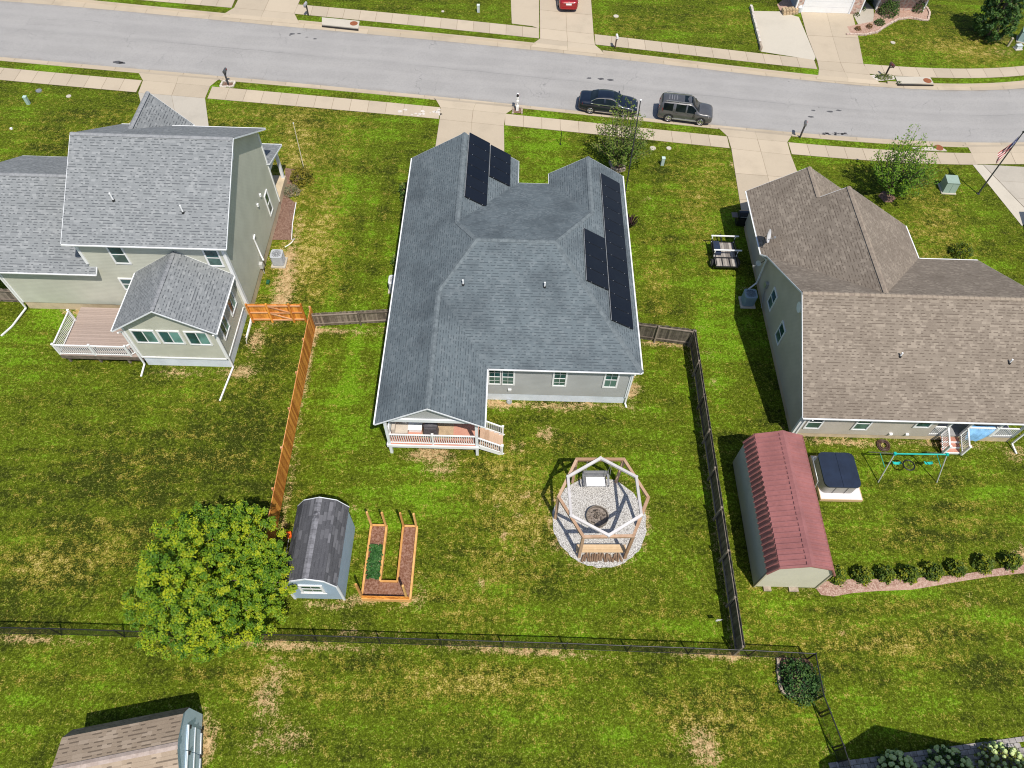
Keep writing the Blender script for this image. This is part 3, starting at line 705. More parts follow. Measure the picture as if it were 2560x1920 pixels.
# ------------------------------------------------------------------ the house in the middle
mid = thing('house', (0.4, 31, 0), 'single storey grey house under a slate blue hip roof carrying black solar panels', 'house')
E_ = 3.9
A, B_, C, D = (-6.95, 40.85, E_), (-3.2, 40.85, 6.15), (.55, 40.85, E_), (.55, 38.6, E_)
E, F_, G_, H_ = (2.65, 38.6, E_), (2.65, 39.65, E_), (5.22, 39.65, 5.44), (7.79, 39.65, E_)
I, J, K, L, M_ = (7.79, 23.07, E_), (-1.03, 23.07, E_), (-1.03, 19.25, E_), (-3.99, 19.25, 5.676), (-6.95, 19.25, E_)
N, O, P_, Q_, S_ = (-3.2, 32.362, 6.15), (-1.9, 30.2, 6.93), (2.74, 30.2, 6.93), (5.22, 34.33, 5.44), (-3.99, 27.25, 5.676)
rf = make_roof(mid, [(M_, L, S_, O, N, B_, A), (B_, N, D, C), (D, N, O, P_, Q_, E), (E, Q_, G_, F_), (H_, G_, Q_, P_, I), (I, P_, O, S_, J), (J, S_, L, K)],
    SH_MID, CAP_M, gutters=[(A, M_), (C, D), (D, E), (E, F_), (I, H_), (J, I), (K, J)][::1],
    ridges=[(B_, N), (N, O), (O, P_), (P_, I), (O, S_), (S_, L), (G_, Q_), (Q_, P_)])
for p in ((-2.58, 27.62, 5.83), (2.15, 27.62, 5.83)): vent_pipe(rf, p, .38)
b = MB()
foot = [(-6.55, 23.42), (7.38, 23.42), (7.38, 39.25), (3.05, 39.25), (3.05, 38.2), (.15, 38.2), (.15, 40.45), (-6.55, 40.45)]
b.prism(foot, .74, 3.78)
b.face([(-6.55, 40.45, 3.78), (.15, 40.45, 3.78), (-3.2, 40.45, 5.85)]); b.face([(3.05, 39.25, 3.78), (7.38, 39.25, 3.78), (5.22, 39.25, 5.1)])
b.face([(-6.55, 19.6, 4.0), (-1.43, 19.6, 4.0), (-3.99, 19.6, 5.52)])
b.build('wall', SID_GREY, mid)
b = MB(); b.prism([(x * .998 + .0, y + (.03 if y < 30 else -.03)) for x, y in foot], -.1, .74); b.build('foundation', FND_BLUE, mid)
corner_trim(mid, 7.36, 23.44, .7, 3.75)
downspout(mid, [(7.42, 23.02, 3.75), (7.42, 23.36, 3.5), (7.42, 23.36, .12), (7.5, 23.1, .05)])
Sx = ((1, 0, 0), (0, -1, 0))
dw = MB(); 
for i, (x, wd) in enumerate(((-1.02, .82), (-.24, .82), (2.78, .86), (5.78, .88))):
    window(mid, (x, 23.42, 1.78), *Sx, wd, 1.66, 'h', ((.5,), (.25, .75)) if i < 3 else ((.5,), (.75,)))
b = MB(); b.box((.3, 23.38, 1.25), (.2, .1, .16)); b.build('outlet_box', WHITE, mid)
# rear porch
b = MB(); b.bb(-6.6, -1.45, 19.55, 23.4, 1.02, 1.14); b.build('porch_floor', DECKR, mid)
b = MB(); b.bb(-6.6, -1.4, 19.48, 19.545, .88, 1.13); b.bb(-6.66, -6.6, 19.5, 23.4, .88, 1.13); b.build('rim_board', WHITE, mid)
for x in (-6.5, -1.5):
    b = MB(); b.bb(x - .08, x + .08, 19.55, 19.71, 0, 3.8); b.build('porch_post', WHITE_B, mid)
b = MB(); b.bb(-6.6, -1.4, 19.52, 19.74, 3.74, 4.0); b.bb(-6.6, -6.42, 19.74, 23.4, 3.74, 3.95); b.bb(-1.58, -1.4, 19.74, 23.4, 3.74, 3.95); b.build('porch_beam', WHITE_B, mid)
railing(mid, (-6.42, 19.62, 0), (-1.58, 19.62, 0), 1.14, 1.0, .125, (.5,))
railing(mid, (-6.52, 19.75, 0), (-6.52, 23.3, 0), 1.14, 1.0, .125, ())
b = MB(); b.box((-3.6, 23.40, 2.2), (1.7, .06, 2.05)); b.build('patio_door', GLASS, mid)
# steps down from the porch
b = MB()
for i in range(5): b.bb(-1.38 + i * .27, -1.1 + i * .27, 19.72, 20.9, .86 - i * .19, .9 - i * .19, 0)
b.build('step', wood('tread_wood', (.34, .22, .145), (.50, .35, .25), along=(6, 1, 1)), mid)
b = MB()
b = None
for y in (19.66, 20.93): b = MB(); b.bar((-1.4, y, .84), (0.0, y, .02), .05, .28); b.build('stringer', WHITE, mid)
for y in (19.66, 20.93): railing(mid, (-1.42, y, 0), (-.05, y, 0), 1.0, .9, .13, (1,), name='stair_rail', slope=-.9)
# things on the porch
so_ = thing('sofa', (-5.9, 20.9, 1.14), 'beige outdoor sofa with a pale cushion on the red floored covered porch', 'sofa')
b = MB(); b.bb(-6.4, -5.5, 20.1, 21.9, 1.14, 1.5); b.bb(-6.4, -6.2, 20.1, 21.9, 1.5, 1.85); b.build('seat', paint('beige_fabric', (.50, .44, .38), .9), so_)
b = MB(); b.hexa([V3(p) for p in ((-6.25, 20.9, 1.5), (-5.6, 20.7, 1.5), (-5.5, 21.0, 1.5), (-6.1, 21.3, 1.5))], [V3(p) for p in ((-6.2, 20.95, 1.75), (-5.65, 20.8, 1.62), (-5.55, 21.0, 1.6), (-6.1, 21.2, 1.8))]); b.build('cushion', paint('cream_fabric', (.74, .7, .62), .9), so_)
b = MB(); b.bb(-5.45, -4.75, 20.35, 21.3, 1.16, 1.46); b.bb(-5.5, -4.7, 20.3, 21.35, 1.46, 1.5)
solo(b, 'coffee_table', WHITE, (-5.1, 20.8, 1.14), 'small white table beside the sofa on the covered porch', 'table')
b = MB(); b.bb(-4.7, -2.9, 20.0, 22.9, 1.143, 1.155)
solo(b, 'rug', paint('tan_rug', (.42, .31, .2), .95, .2, 4), (-3.8, 21.4, 1.143), 'tan rug lying on the red covered porch floor', 'rug')
gr = thing('grill', (-4.15, 20.3, 1.15), 'dark grey covered barbecue grill behind the porch rail', 'grill')
b = MB(); b.hexa([V3((x, y, 1.16)) for x, y in ((-4.6, 20.05), (-3.75, 20.05), (-3.75, 20.6), (-4.6, 20.6))], [V3((x, y, 2.0)) for x, y in ((-4.52, 20.1), (-3.82, 20.1), (-3.82, 20.55), (-4.52, 20.55))])
b.build('cover', paint('grill_cover', (.075, .07, .08), .7, .2, 4), gr)
b = MB(); b.tube([(-4.5, 20.33, 1.98), (-4.3, 20.33, 2.14), (-4.05, 20.33, 2.14), (-3.85, 20.33, 1.98)], [.12, .2, .2, .12], 8); b.build('lid', paint('grill_cover_top', (.085, .08, .09), .7, .2, 4), gr)
# solar panels
PANEL = NT('solar_cells'); _p = PANEL.pos()
_c = PANEL.mix(PANEL.attr('rnd').outputs['Fac'], (.004, .006, .013), (.007, .009, .016)); SOLAR = PANEL.out(PANEL.mix(PANEL.math('MULTIPLY', PANEL.ramp(PANEL.noise(1.2, 3, _p), .4, .7), .4), _c, (.009, .012, .02)), .3, 0, .25)
FRAME = paint('black_frame', (.012, .012, .014), .35, .1, 3)
def panel(x0, x1, y0, y1, xe, lab, grp):     # lies on the slope z = 3.9 + .6 (xe - x)
    zz = lambda x: 3.9 + .6 * (xe - x) + .14
    n = V3((.6, 0, 1)).normalized()
    t = thing('solar_panel', ((x0 + x1) / 2, (y0 + y1) / 2, zz((x0 + x1) / 2) - .14), lab, 'solar panel', grp)
    q = [V3((x0, y0, zz(x0))), V3((x1, y0, zz(x1))), V3((x1, y1, zz(x1))), V3((x0, y1, zz(x0)))]
    b = MB(); b.hexa([p - n * .045 for p in q], q); b.build('frame', FRAME, t)
    c = sum(q, V3((0, 0, 0))) / 4
    b = MB(); b.face([p.lerp(c, .025) + n * .004 for p in q]); b.build('cells', SOLAR, t)
    b = MB(); ex_ = V3((.02, 0, 0)); b.bar(q[0] - ex_ - n * .02, q[3] - ex_ - n * .02, .022, .03); b.build('rail', STEEL, t)  # pale bar stands in for the sunlit edge of the black frame
    b = MB()
    for u in (.2, .8):
        p = q[0].lerp(q[1], u) + n * .005; b.box(p, (.028, .028, .016))
        e = q[0].lerp(q[1], u); b.bar(e - n * .07 + V3((0, .02, 0)), q[3].lerp(q[2], u) - n * .07, .04, .04)
    b.build('clamp', STEEL, t)
ORD = ['first', 'second', 'third', 'fourth', 'fifth', 'sixth', 'seventh', 'eighth', 'ninth', 'tenth', 'eleventh', 'twelfth']
def array(n, x0, x1, ytop, ybot, xe, where, grp):
    s = (ytop - ybot) / n
    for i in range(n):
        panel(x0, x1, ytop - (i + 1) * s + .012, ytop - i * s - .012, xe, f'black solar panel, {ORD[i]} from the street in the {where}', grp)
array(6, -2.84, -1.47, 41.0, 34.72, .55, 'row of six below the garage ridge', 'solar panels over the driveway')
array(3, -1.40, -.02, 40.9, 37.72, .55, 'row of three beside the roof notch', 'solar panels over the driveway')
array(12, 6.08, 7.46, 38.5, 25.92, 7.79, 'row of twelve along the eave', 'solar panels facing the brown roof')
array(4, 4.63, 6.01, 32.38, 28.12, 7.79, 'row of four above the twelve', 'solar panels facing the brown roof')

# ------------------------------------------------------------------ house on the left
lft = thing('house', (-21, 34, 0), 'two storey sage green house under light grey shingles with a small sunroom', 'house')
rr = make_roof(lft, [((-25.85, 29.05, 6.7), (-16.35, 29.05, 6.7), (-16.35, 34.9, 9.85), (-25.85, 34.9, 9.85)), ((-25.85, 34.9, 9.85), (-16.35, 34.9, 9.85), (-16.35, 40.0, 6.65), (-25.85, 40.0, 6.65))],
    SH_LEFT, CAP_L, gutters=[((-25.85, 29.05, 6.7), (-16.35, 29.05, 6.7)), ((-16.35, 40.0, 6.65), (-25.85, 40.0, 6.65))], ridges=[((-25.85, 34.9, 9.85), (-16.35, 34.9, 9.85))])
for p in ((408 / 2.572 + 0, 0), ): pass
def on_left(p):
    lo, hi = 6.0, 10.0
    for _ in range(40):
        z = (lo + hi) / 2; q = G(p, z)
        if q.y < 29.05 + (z - 6.7) * (5.85 / 3.15): lo, hi = (lo, z)
        else: lo, hi = z, hi
    return q
for p in ((284, 501), (458, 531)): vent_pipe(rr, on_left(p), .55)
make_roof(lft, [((-33.5, 29.08, 4.1), (-25.05, 29.08, 4.1), (-25.05, 34.5, 7.0), (-33.5, 34.5, 7.0)), ((-33.5, 34.5, 7.0), (-25.7, 34.5, 7.0), (-25.7, 39.5, 4.2), (-33.5, 39.5, 4.2))][:1] + [((-33.5, 34.5, 7.0), (-25.05, 34.5, 7.0), (-25.05, 39.5, 4.2), (-33.5, 39.5, 4.2))],
    SH_LEFT, CAP_L, gutters=[((-33.5, 29.08, 4.1), (-25.05, 29.08, 4.1))], ridges=[((-33.5, 34.5, 7.0), (-25.9, 34.5, 7.0))])
make_roof(lft, [((-26.05, 41.36, 5.75), (-26.05, 37.0, 5.75), (-23.9, 37.0, 8.2), (-23.9, 41.36, 8.2)), ((-23.9, 41.36, 8.2), (-23.9, 37.0, 8.2), (-21.75, 37.0, 5.75), (-21.75, 41.36, 5.75))],
    SH_LEFT, CAP_L, gutters=[((-21.75, 37.5, 5.75), (-21.75, 41.36, 5.75))], ridges=[((-23.9, 41.36, 8.2), (-23.9, 37.5, 8.2))])
make_roof(lft, [((-20.4, 39.45, 4.2), (-16.6, 39.45, 4.2), (-16.6, 42.6, 3.3), (-20.4, 42.6, 3.3))], SH_LEFT, CAP_L, gutters=[((-16.6, 42.6, 3.3), (-20.4, 42.6, 3.3))])
make_roof(lft, [((-22.8, 24.92, 4.0), (-22.8, 29.46, 4.0), (-19.77, 29.46, 5.95), (-19.77, 24.92, 5.95)), ((-19.77, 24.92, 5.95), (-19.77, 29.46, 5.95), (-16.78, 29.46, 4.0), (-16.78, 24.92, 4.0))],
    SH_LEFT, CAP_L, gutters=[((-22.8, 29.4, 4.0), (-22.8, 24.92, 4.0)), ((-16.78, 24.92, 4.0), (-16.78, 29.4, 4.0))], ridges=[((-19.77, 24.92, 5.95), (-19.77, 29.4, 5.95))], cap=.13)
b = MB()
b.prism([(-25.45, 29.5), (-16.8, 29.5), (-16.8, 39.6), (-25.45, 39.6)], .7, 6.62)
for x in (-25.45, -16.8): b.face([(x, 29.5, 6.62), (x, 39.6, 6.62), (x, 34.9, 9.65)] if x > -20 else [(x, 39.6, 6.62), (x, 29.5, 6.62), (x, 34.9, 9.65)])
b.prism([(-31.45, 29.52), (-25.45, 29.52), (-25.45, 39.1), (-31.45, 39.1)], .7, 4.2)
b.face([(-31.45, 39.1, 4.2), (-31.45, 29.52, 4.2), (-31.45, 34.5, 6.8)])
b.prism([(-25.8, 39.6), (-22.0, 39.6), (-22.0, 41.0), (-25.8, 41.0)], .7, 5.7); b.face([(-25.8, 41.0, 5.7), (-22.0, 41.0, 5.7), (-23.9, 41.0, 7.9)])
b.prism([(-22.4, 25.3), (-17.1, 25.3), (-17.1, 29.49), (-22.4, 29.49)], 1.0, 3.95); b.face([(-22.4, 25.3, 3.95), (-17.1, 25.3, 3.95), (-19.77, 25.3, 5.75)])
b.build('wall', SID_SAGE, lft)
b = MB(); b.prism([(-25.4, 29.54), (-16.84, 29.54), (-16.84, 39.56), (-25.4, 39.56)], -.1, .7); b.prism([(-31.4, 29.56), (-25.4, 29.56), (-25.4, 39.05), (-31.4, 39.05)], -.1, .7); b.build('foundation', FND_TAN, lft)
b = MB(); b.bb(-22.38, -17.12, 25.33, 29.5, -.1, .86); b.build('skirt', FND_BLUE, lft)
b = MB(); b.bb(-22.42, -17.06, 25.25, 25.31, .86, .97); b.build('skirt_trim', WHITE, lft); b = MB(); b.bb(-17.11, -17.06, 25.31, 29.4, .86, .97); b.build('skirt_trim', WHITE, lft)
corner_trim(lft, -16.82, 29.52, .7, 6.6, .2, WHITE); corner_trim(lft, -25.43, 29.52, 4.6, 6.6, .16, WHITE); corner_trim(lft, -22.38, 25.32, .9, 3.95, .12, WHITE); corner_trim(lft, -17.12, 25.32, .9, 3.95, .14, WHITE); corner_trim(lft, -16.82, 39.58, .7, 6.5, .14, WHITE); corner_trim(lft, -31.43, 29.54, .7, 4.1, .12, WHITE)
def wz(p, y):                                # height of a surveyed spot on the wall plane y
    d = ROT @ V3((p[0] - 1280, p[1] - 960, FOC)); t = y / d.y; return V3((d.x * t, y, CAM_H + d.z * t))
def wx(p, x):
    d = ROT @ V3((p[0] - 1280, p[1] - 960, FOC)); t = x / d.x; return V3((x, d.y * t, CAM_H + d.z * t))
def win_rear(h, pl, y, bl, br, tl, split='h', **kw):   # bottom-left, bottom-right, top-left corners on plate pl
    a, c, t = [wz((pl[0] + p[0] / 5.53, pl[1] + p[1] / 5.53), y) for p in (bl, br, tl)]
    return window(h, (a.x, y, a.z), *Sx, max(.5, c.x - a.x), max(.5, t.z - a.z), split, **kw)
win_rear(lft, (0, 600), 29.5, (1605, 322), (1825, 322), (1455, 60), 'h'); win_rear(lft, (400, 600), 29.5, (685, 358), (900, 360), (575, 118), 'h'); win_rear(lft, (0, 600), 29.5, (1735, 685), (1930, 690), (1625, 520), 'h')
win_rear(lft, (0, 600), 25.3, (1905, 1415), (2230, 1418), (1795, 1235), 'v', gl=GLASS)
for (a, c, t) in (((55, 1425), (365, 1430), (-42, 1245)), ((425, 1443), (738, 1448), (335, 1258))): win_rear(lft, (400, 600), 25.3, a, c, t, 'v', gl=GLASS)
for y0, y1, h in ((27.75, 28.9, 1.5), (25.9, 27.05, 1.5)): window(lft, (-17.1, y0, 2.0), (0, 1, 0), (1, 0, 0), y1 - y0, h, 'v', gl=GLASS)
a = wx((480 + 1085 / 5.53, 300 + 1335 / 5.53), -16.8); c = wx((480 + 1110 / 5.53, 300 + 1215 / 5.53), -16.8); t = wx((480 + 990 / 5.53, 300 + 1065 / 5.53), -16.8)
window(lft, (-16.8, a.y, a.z), (0, 1, 0), (1, 0, 0), max(.8, c.y - a.y), max(1.2, min(1.9, t.z - a.z)), 'h')
for p in ((933, 1040), (898, 1175)):
    q = wx((480 + p[0] / 5.53, 300 + p[1] / 5.53), -16.8); b = MB(); b.box((-16.74, q.y, q.z), (.1, .16, .2)); b.build('vent_cover', WHITE, lft)
q = wx((480 + 520 / 5.53, 300 + 480 / 5.53), -16.8); b = MB(); b.tube([(-16.8, q.y, q.z), (-16.68, q.y, q.z)], .36, 20); b.build('gable_vent', WHITE, lft)
a, c = [wx((400 + p[0] / 5.53, 600 + p[1] / 5.53), -16.75) for p in ((1290, -20), (1385, 200))]
b = MB(); b.tube([(-16.72, a.y, a.z), (-16.72, c.y, c.z), (-16.55, c.y - .25, c.z - .3)], .06, 8); b.tube([(-16.72, a.y, a.z), (-16.72, a.y + .3, a.z + .05)], .06, 8); b.build('vent_pipe', WHITE, lft)
b = MB(); b.box((-16.7, c.y - .5, .9), (.2, .28, .4)); b.tube([(-16.7, c.y - .5, .7), (-16.7, c.y - .5, .1)], .03, 6); b.build('gas_meter', paint('meter_grey', (.5, .5, .48)), lft)
downspout(lft, [(-31.5, 29.02, 4.0), (-31.5, 29.42, 3.7), (-31.5, 29.42, .2), (-31.9, 28.0, .08), (-32.3, 27.2, .06)])
downspout(lft, [(-22.5, 24.9, 3.85), (-22.5, 25.22, 3.6), (-22.5, 25.22, .25), (-22.55, 24.4, .05)])
downspout(lft, [(-17.0, 24.9, 3.85), (-17.0, 25.22, 3.6), (-17.0, 25.22, .2), (-17.3, 22.8, .05)])
downspout(lft, [(-16.6, 29.1, 6.55), (-16.72, 29.36, 6.3), (-16.72, 29.36, .2), (-16.75, 27.6, .06)])
# front porch corner
b = MB(); b.bb(-20.4, -16.9, 39.62, 42.4, -.1, .62); b.build('porch_slab', FND_TAN, lft)
b = MB(); b.bb(-17.15, -16.95, 42.1, 42.3, .62, 3.2); b.build('porch_post', WHITE_B, lft)
b = MB(); b.bb(-17.13, -16.97, 39.6, 42.3, 2.95, 3.2); b.bb(-20.4, -17.13, 42.12, 42.28, 2.95, 3.2); b.build('porch_beam', WHITE_B, lft)
# rear deck
b = MB()
for i in range(27): b.bb(-27.5, -22.42, 25.32 + i * .14, 25.32 + i * .14 + .13, .82, .86)
b.build('deck_floor', DECKB, lft)
b = MB(); b.bb(-27.5, -22.42, 25.3, 25.36, .5, .81); b.bb(-27.5, -27.44, 25.36, 29.0, .5, .81)
for x in (-27.3, -25.4, -23.6): b.bb(x, x + .12, 25.4, 25.52, 0, .6)
b.build('deck_frame', WOOD_GREY, lft)
railing(lft, (-27.45, 25.36, 0), (-23.1, 25.36, 0), .86, .95, .125, (0, .5, 1)); railing(lft, (-27.45, 25.4, 0), (-27.45, 28.0, 0), .86, .95, .125, (1,)); railing(lft, (-23.1, 25.4, 0), (-22.5, 25.9, 0), .86, .95, .125, ())
b = MB(); p = V3((-23.25, 28.9, .86)); b.bb(-23.6, -23.1, 28.6, 29.1, .86, .9)
b.bb(-23.6, -23.56, 28.6, 29.1, .9, 1.3); b.bb(-23.14, -23.1, 28.6, 29.1, .9, 1.3); b.bb(-23.6, -23.1, 28.6, 28.64, .9, 1.3); b.bb(-23.56, -23.14, 28.64, 29.1, .9, 1.1, 1)
solo(b, 'planter_box', [BLACK, leaf('planter_leaf', (.03, .1, .02), (.08, .2, .03), (.1, .3, .1))], p, 'small dark planter box against the wall on the grey deck', 'planter')

# ------------------------------------------------------------------ house on the right
rgt = thing('house', (24, 27, 0), 'single storey greige house under a big brown shingle roof', 'house')
XE = 31.0
a1, a2, r1, r2 = (16.9, 20.95, 2.95), (XE, 20.95, 2.95), (16.9, 27.25, 6.42), (XE, 27.25, 6.42)
zf = lambda y: 6.42 - (y - 27.25) * (3.3 / 6.1)
e1, e2 = (16.9, 33.35, zf(33.35)), (XE, 33.35, zf(33.35))
wl, wr_, wm, wz_ = 16.62, 27.05, 21.83, 6.35
gz = lambda x: 3.12 + (x - wl) * (wz_ - 3.12) / (wm - wl)
yy = lambda z: 27.25 + (6.42 - z) * 6.1 / 3.3        # where height z meets the front slope
v0 = (wl + .0, yy(3.12), 3.12); v1 = (wm, yy(wz_), wz_); v2 = (wr_, yy(3.12), 3.12)
g1x, g1y, g2y = 20.26, 39.38, 36.4
g1r = 2 * g1x - wl
rr = make_roof(rgt, [(a1, a2, r2, r1), (r1, r2, e2, v2, v1, (16.9, yy(gz(16.9)), gz(16.9)))],
    SH_RIGHT, CAP_R, gutters=[(a1, a2), (e2, v2)], ridges=[(r1, r2)])
f1 = (g1x, g1y, gz(g1x)); f0 = (wl, g1y, 3.12); fr = (g1r, g1y, 3.12)
s1 = (wm, g2y, wz_); s0 = (g1x, g2y, gz(g1x)); s2 = (wr_, g2y, 3.12)
make_roof(rgt, [(v0, v1, s1, s0, f1, f0), (s1, v1, v2, s2), (f1, s0, (g1r, g2y, 3.12), fr)], SH_RIGHT, CAP_R,
    gutters=[(f0, v0), (v2, s2)], ridges=[(f1, s0), (s1, v1)])
def on_right(p):
    q = None
    lo, hi = 2.0, 7.0
    for _ in range(40):
        z = (lo + hi) / 2; q = G(p, z)
        if q.y < 20.95 + (z - 2.95) * (6.3 / 3.47): hi = z
        else: lo = z
    return q
for p in ((1700 + 1415 / 2.572, 560 + 850 / 2.572), (1700 + 2118 / 2.572, 560 + 892 / 2.572)): vent_pipe(rr, on_right(p), .32)
b = MB()
b.prism([(17.25, 21.4), (25.3, 21.4), (25.3, 24.2), (30.6, 24.2), (30.6, 32.9), (17.25, 32.9)], .45, 3.0)
for x in (17.25, 30.6): b.face([(x, 21.4, 3.0), (x, 32.9, 3.0), (x, 27.2, 6.22)] if x > 20 else [(x, 32.9, 3.0), (x, 21.4, 3.0), (x, 27.2, 6.22)])
b.prism([(17.25, 32.9), (26.6, 32.9), (26.6, 36.0), (23.5, 36.0), (23.5, 39.0), (17.25, 39.0)], .45, 3.05)
b.face([(17.25, 39.0, 3.05), (23.5, 39.0, 3.05), (20.3, 39.0, 5.1)][::-1]); b.face([(17.25, 36.0, 3.05), (26.6, 36.0, 3.05), (21.83, 36.0, 6.0)][::-1])
b.build('wall', SID_GREIGE, rgt)
b = MB(); b.prism([(17.29, 21.44), (30.5, 21.44), (30.5, 32.86), (26.56, 32.86), (26.56, 35.9), (23.46, 36.0), (23.46, 38.9), (17.29, 38.9)], -.1, .45); b.build('foundation', FND_TAN, rgt)
corner_trim(rgt, 17.27, 21.42, .45, 2.95, .16, WHITE)
downspout(rgt, [(17.5, 20.9, 2.8), (17.4, 21.3, 2.5), (17.4, 21.3, .1)]); downspout(rgt, [(16.7, 33.3, 3.0), (17.1, 33.3, 2.7), (17.15, 33.25, .4), (16.6, 32.9, .1)])
downspout(rgt, [(30.55, 20.9, 2.8), (30.55, 21.2, 2.5), (30.55, 21.2, .2), (30.7, 20.6, .05)])
def rq(a, b_, ox=1700, oy=560, k=2.572): return (ox + a / k, oy + b_ / k)
for bl, br, tz in ((790, 905, 1.0), (1103, 1215, 1.0)):
    a, c = wz(rq(bl, 1308), 21.4), wz(rq(br, 1310), 21.4); window(rgt, (a.x, 21.4, 1.05), *Sx, .95, 1.45, 'h', fr=.09)
a = wz(rq(1508, 1290), 21.4); window(rgt, (a.x, 21.4, 1.5), *Sx, .95, 1.0, None, fr=.09)
for p1, p2 in (((1070, 1330), (965, 1550)),):
    pass
for y0 in (30.05, 27.3): window(rgt, (17.25, y0 + .0, 1.2), (0, 1, 0), (-1, 0, 0), .9, 1.45, 'h', fr=.07)
b = MB(); b.tube([(17.28, 27.15, 5.2), (17.1, 27.15, 5.2)], .33, 18); b.build('gable_vent', WHITE_B, rgt)
b = MB(); b.box((17.15, 31.9, 1.7), (.2, .3, .45)); b.tube([(17.18, 31.9, 1.5), (17.18, 31.7, .8), (17.18, 31.2, .2)], .03, 6); b.build('electric_meter', GALV, rgt)
for p in ((1350, 1355), (1455, 1358)):
    q_ = wz(rq(*p), 21.35); b = MB(); b.box((q_.x, 21.34, .7), (.18, .12, .12)); b.build('vent_cover', WHITE, rgt)
# covered rear porch cut into the right end
b = MB(); b.bb(25.3, 30.5, 21.44, 24.2, .46, .56); b.build('porch_floor', paint('porch_grey', (.30, .30, .31), .8, .15, 2), rgt)
for x in (26.1, 27.3, 29.1, 30.45):
    b = MB(); b.bb(x - .06, x + .06, 21.42, 21.54, .56, 2.95); b.build('porch_post', WHITE, rgt)
railing(rgt, (25.35, 21.48, 0), (26.1, 21.48, 0), .56, .9, .12, ()); railing(rgt, (27.3, 21.48, 0), (30.45, 21.48, 0), .56, .9, .12, (.55,))
b = MB()
for i in range(3):
    b.bb(26.15, 27.25, 21.1 - i * .29, 21.39 - i * .29, .40 - i * .14, .44 - i * .14)
b.build('step', DECKR, rgt)
b = MB()
for i in range(3): b.bb(26.15, 27.25, 21.06 - i * .29, 21.1 - i * .29, .28 - i * .14, .44 - i * .14)
b.build('riser', WHITE, rgt)
for x in (26.12, 27.28): railing(rgt, (x, 21.4, 0), (x, 20.4, 0), .56, .9, .12, (1,), name='stair_rail', slope=-.45)

# ------------------------------------------------------------------ plants
def rot_frame(n):
    n = n.normalized(); x = n.orthogonal().normalized(); a = random.uniform(0, 6.283); y = n.cross(x)
    return x * math.cos(a) + y * math.sin(a), -x * math.sin(a) + y * math.cos(a), n
def add_leaf(b, p, n, s, c, asp=.6):
    x, y, n = rot_frame(n); l, w_ = s * .5, s * .5 * asp; up = n * s * .12
    k = len(b.v)
    b.v += [p - x * l, p - y * w_ + up, p + x * l, p + y * w_ + up]
    b.f += [[k, k + 1, k + 2], [k, k + 2, k + 3]]; b.m += [0, 0]; b.c += [c, c]; b.uv += [None, None]; b.sm += [False, False]
def rdir():
    z = random.uniform(-1, 1); a = random.uniform(0, 6.283); r = math.sqrt(1 - z * z); return V3((r * math.cos(a), r * math.sin(a), z))
def clump(b, c, r, n, s, up=.5, tone=None, flat=.8):
    t = random.random() if tone is None else tone
    for _ in range(n):
        d = rdir(); p = c + V3((d.x, d.y, d.z * flat)) * r * random.uniform(.25, 1)
        add_leaf(b, p, (d * .6 + V3((.12, -.3, up)) + rdir() * .45), s * random.uniform(.7, 1.25), min(1, max(0, t + random.uniform(-.35, .35))))
def crown_tree(name, base, label, blobs, mat, nclump, nleaf, leafs, clr, trunk_r, trunk_top, group=None, branches=True, up=.6):
    base = V3(base); t = thing(name, base, label, 'tree', group)
    b = MB(); tips = []
    vol = [r[3] ** 2 for r in blobs]; tot = sum(vol)
    for bl, v in zip(blobs, vol):
        c = base + V3(bl[:3]); r = bl[3]; sq = bl[4] if len(bl) > 4 else .8
        k = max(1, int(nclump * v / tot))
        for i in range(k):
            z = 1 - 2 * (i + .5) / k; a = i * 2.39996 + random.uniform(-.35, .35); rr = math.sqrt(max(0, 1 - z * z))
            d = V3((rr * math.cos(a), rr * math.sin(a), z)); rad = r * random.choice((random.uniform(.82, 1.08), random.uniform(.85, 1.0), random.uniform(.5, .85)))
            p = c + V3((d.x, d.y, d.z * sq)) * rad
            if p.z < base.z + .15: continue
            clump(b, p, clr * random.uniform(.7, 1.3), nleaf, leafs, up, None, .7); tips.append((p, c))
    tr = MB()
    top = base + V3(trunk_top)
    tr.tube([base - V3((0, 0, .1)), base + V3((0, 0, .12)), base.lerp(top, .3), base.lerp(top, .65), top], [trunk_r * 1.5, trunk_r * 1.15, trunk_r, trunk_r * .75, trunk_r * .4], 9)
    if branches:
        for p, c in random.sample(tips, min(len(tips), 70)):
            s0 = base.lerp(top, random.uniform(.25, .95)); m_ = s0.lerp(p, .5) + V3((0, 0, -.05)) + rdir() * .1
            tr.tube([s0, m_, p], [trunk_r * .32, trunk_r * .2, .008], 5, cap=False)
    tr.build('trunk', BARK, t)
    b.build('crown', mat, t)
    return t
L_MAPLE = leaf('maple_leaves', (.06, .15, .005), (.18, .29, .006), (.38, .42, .010), .22)
L_YOUNG = leaf('pale_leaves', (.04, .10, .01), (.12, .19, .02), (.30, .31, .08), .25)
L_RIGHT = leaf('cherry_leaves', (.04, .12, .008), (.12, .24, .012), (.22, .33, .02), .25)
L_DARK = leaf('dark_leaves', (.02, .06, .014), (.045, .12, .02), (.12, .20, .04), .25)
L_HEDGE = leaf('hedge_leaves', (.04, .085, .006), (.12, .17, .008), (.28, .30, .014), .25)
L_GOLD = leaf('golden_leaves', (.10, .11, .012), (.22, .19, .015), (.32, .26, .03), .3)
L_SILVER = leaf('silver_leaves', (.14, .15, .09), (.26, .27, .17), (.34, .27, .16), .3)
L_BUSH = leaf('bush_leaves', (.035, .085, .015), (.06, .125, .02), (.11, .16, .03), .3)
L_LIME = leaf('lime_leaves', (.08, .13, .02), (.16, .20, .03), (.24, .24, .05), .35)
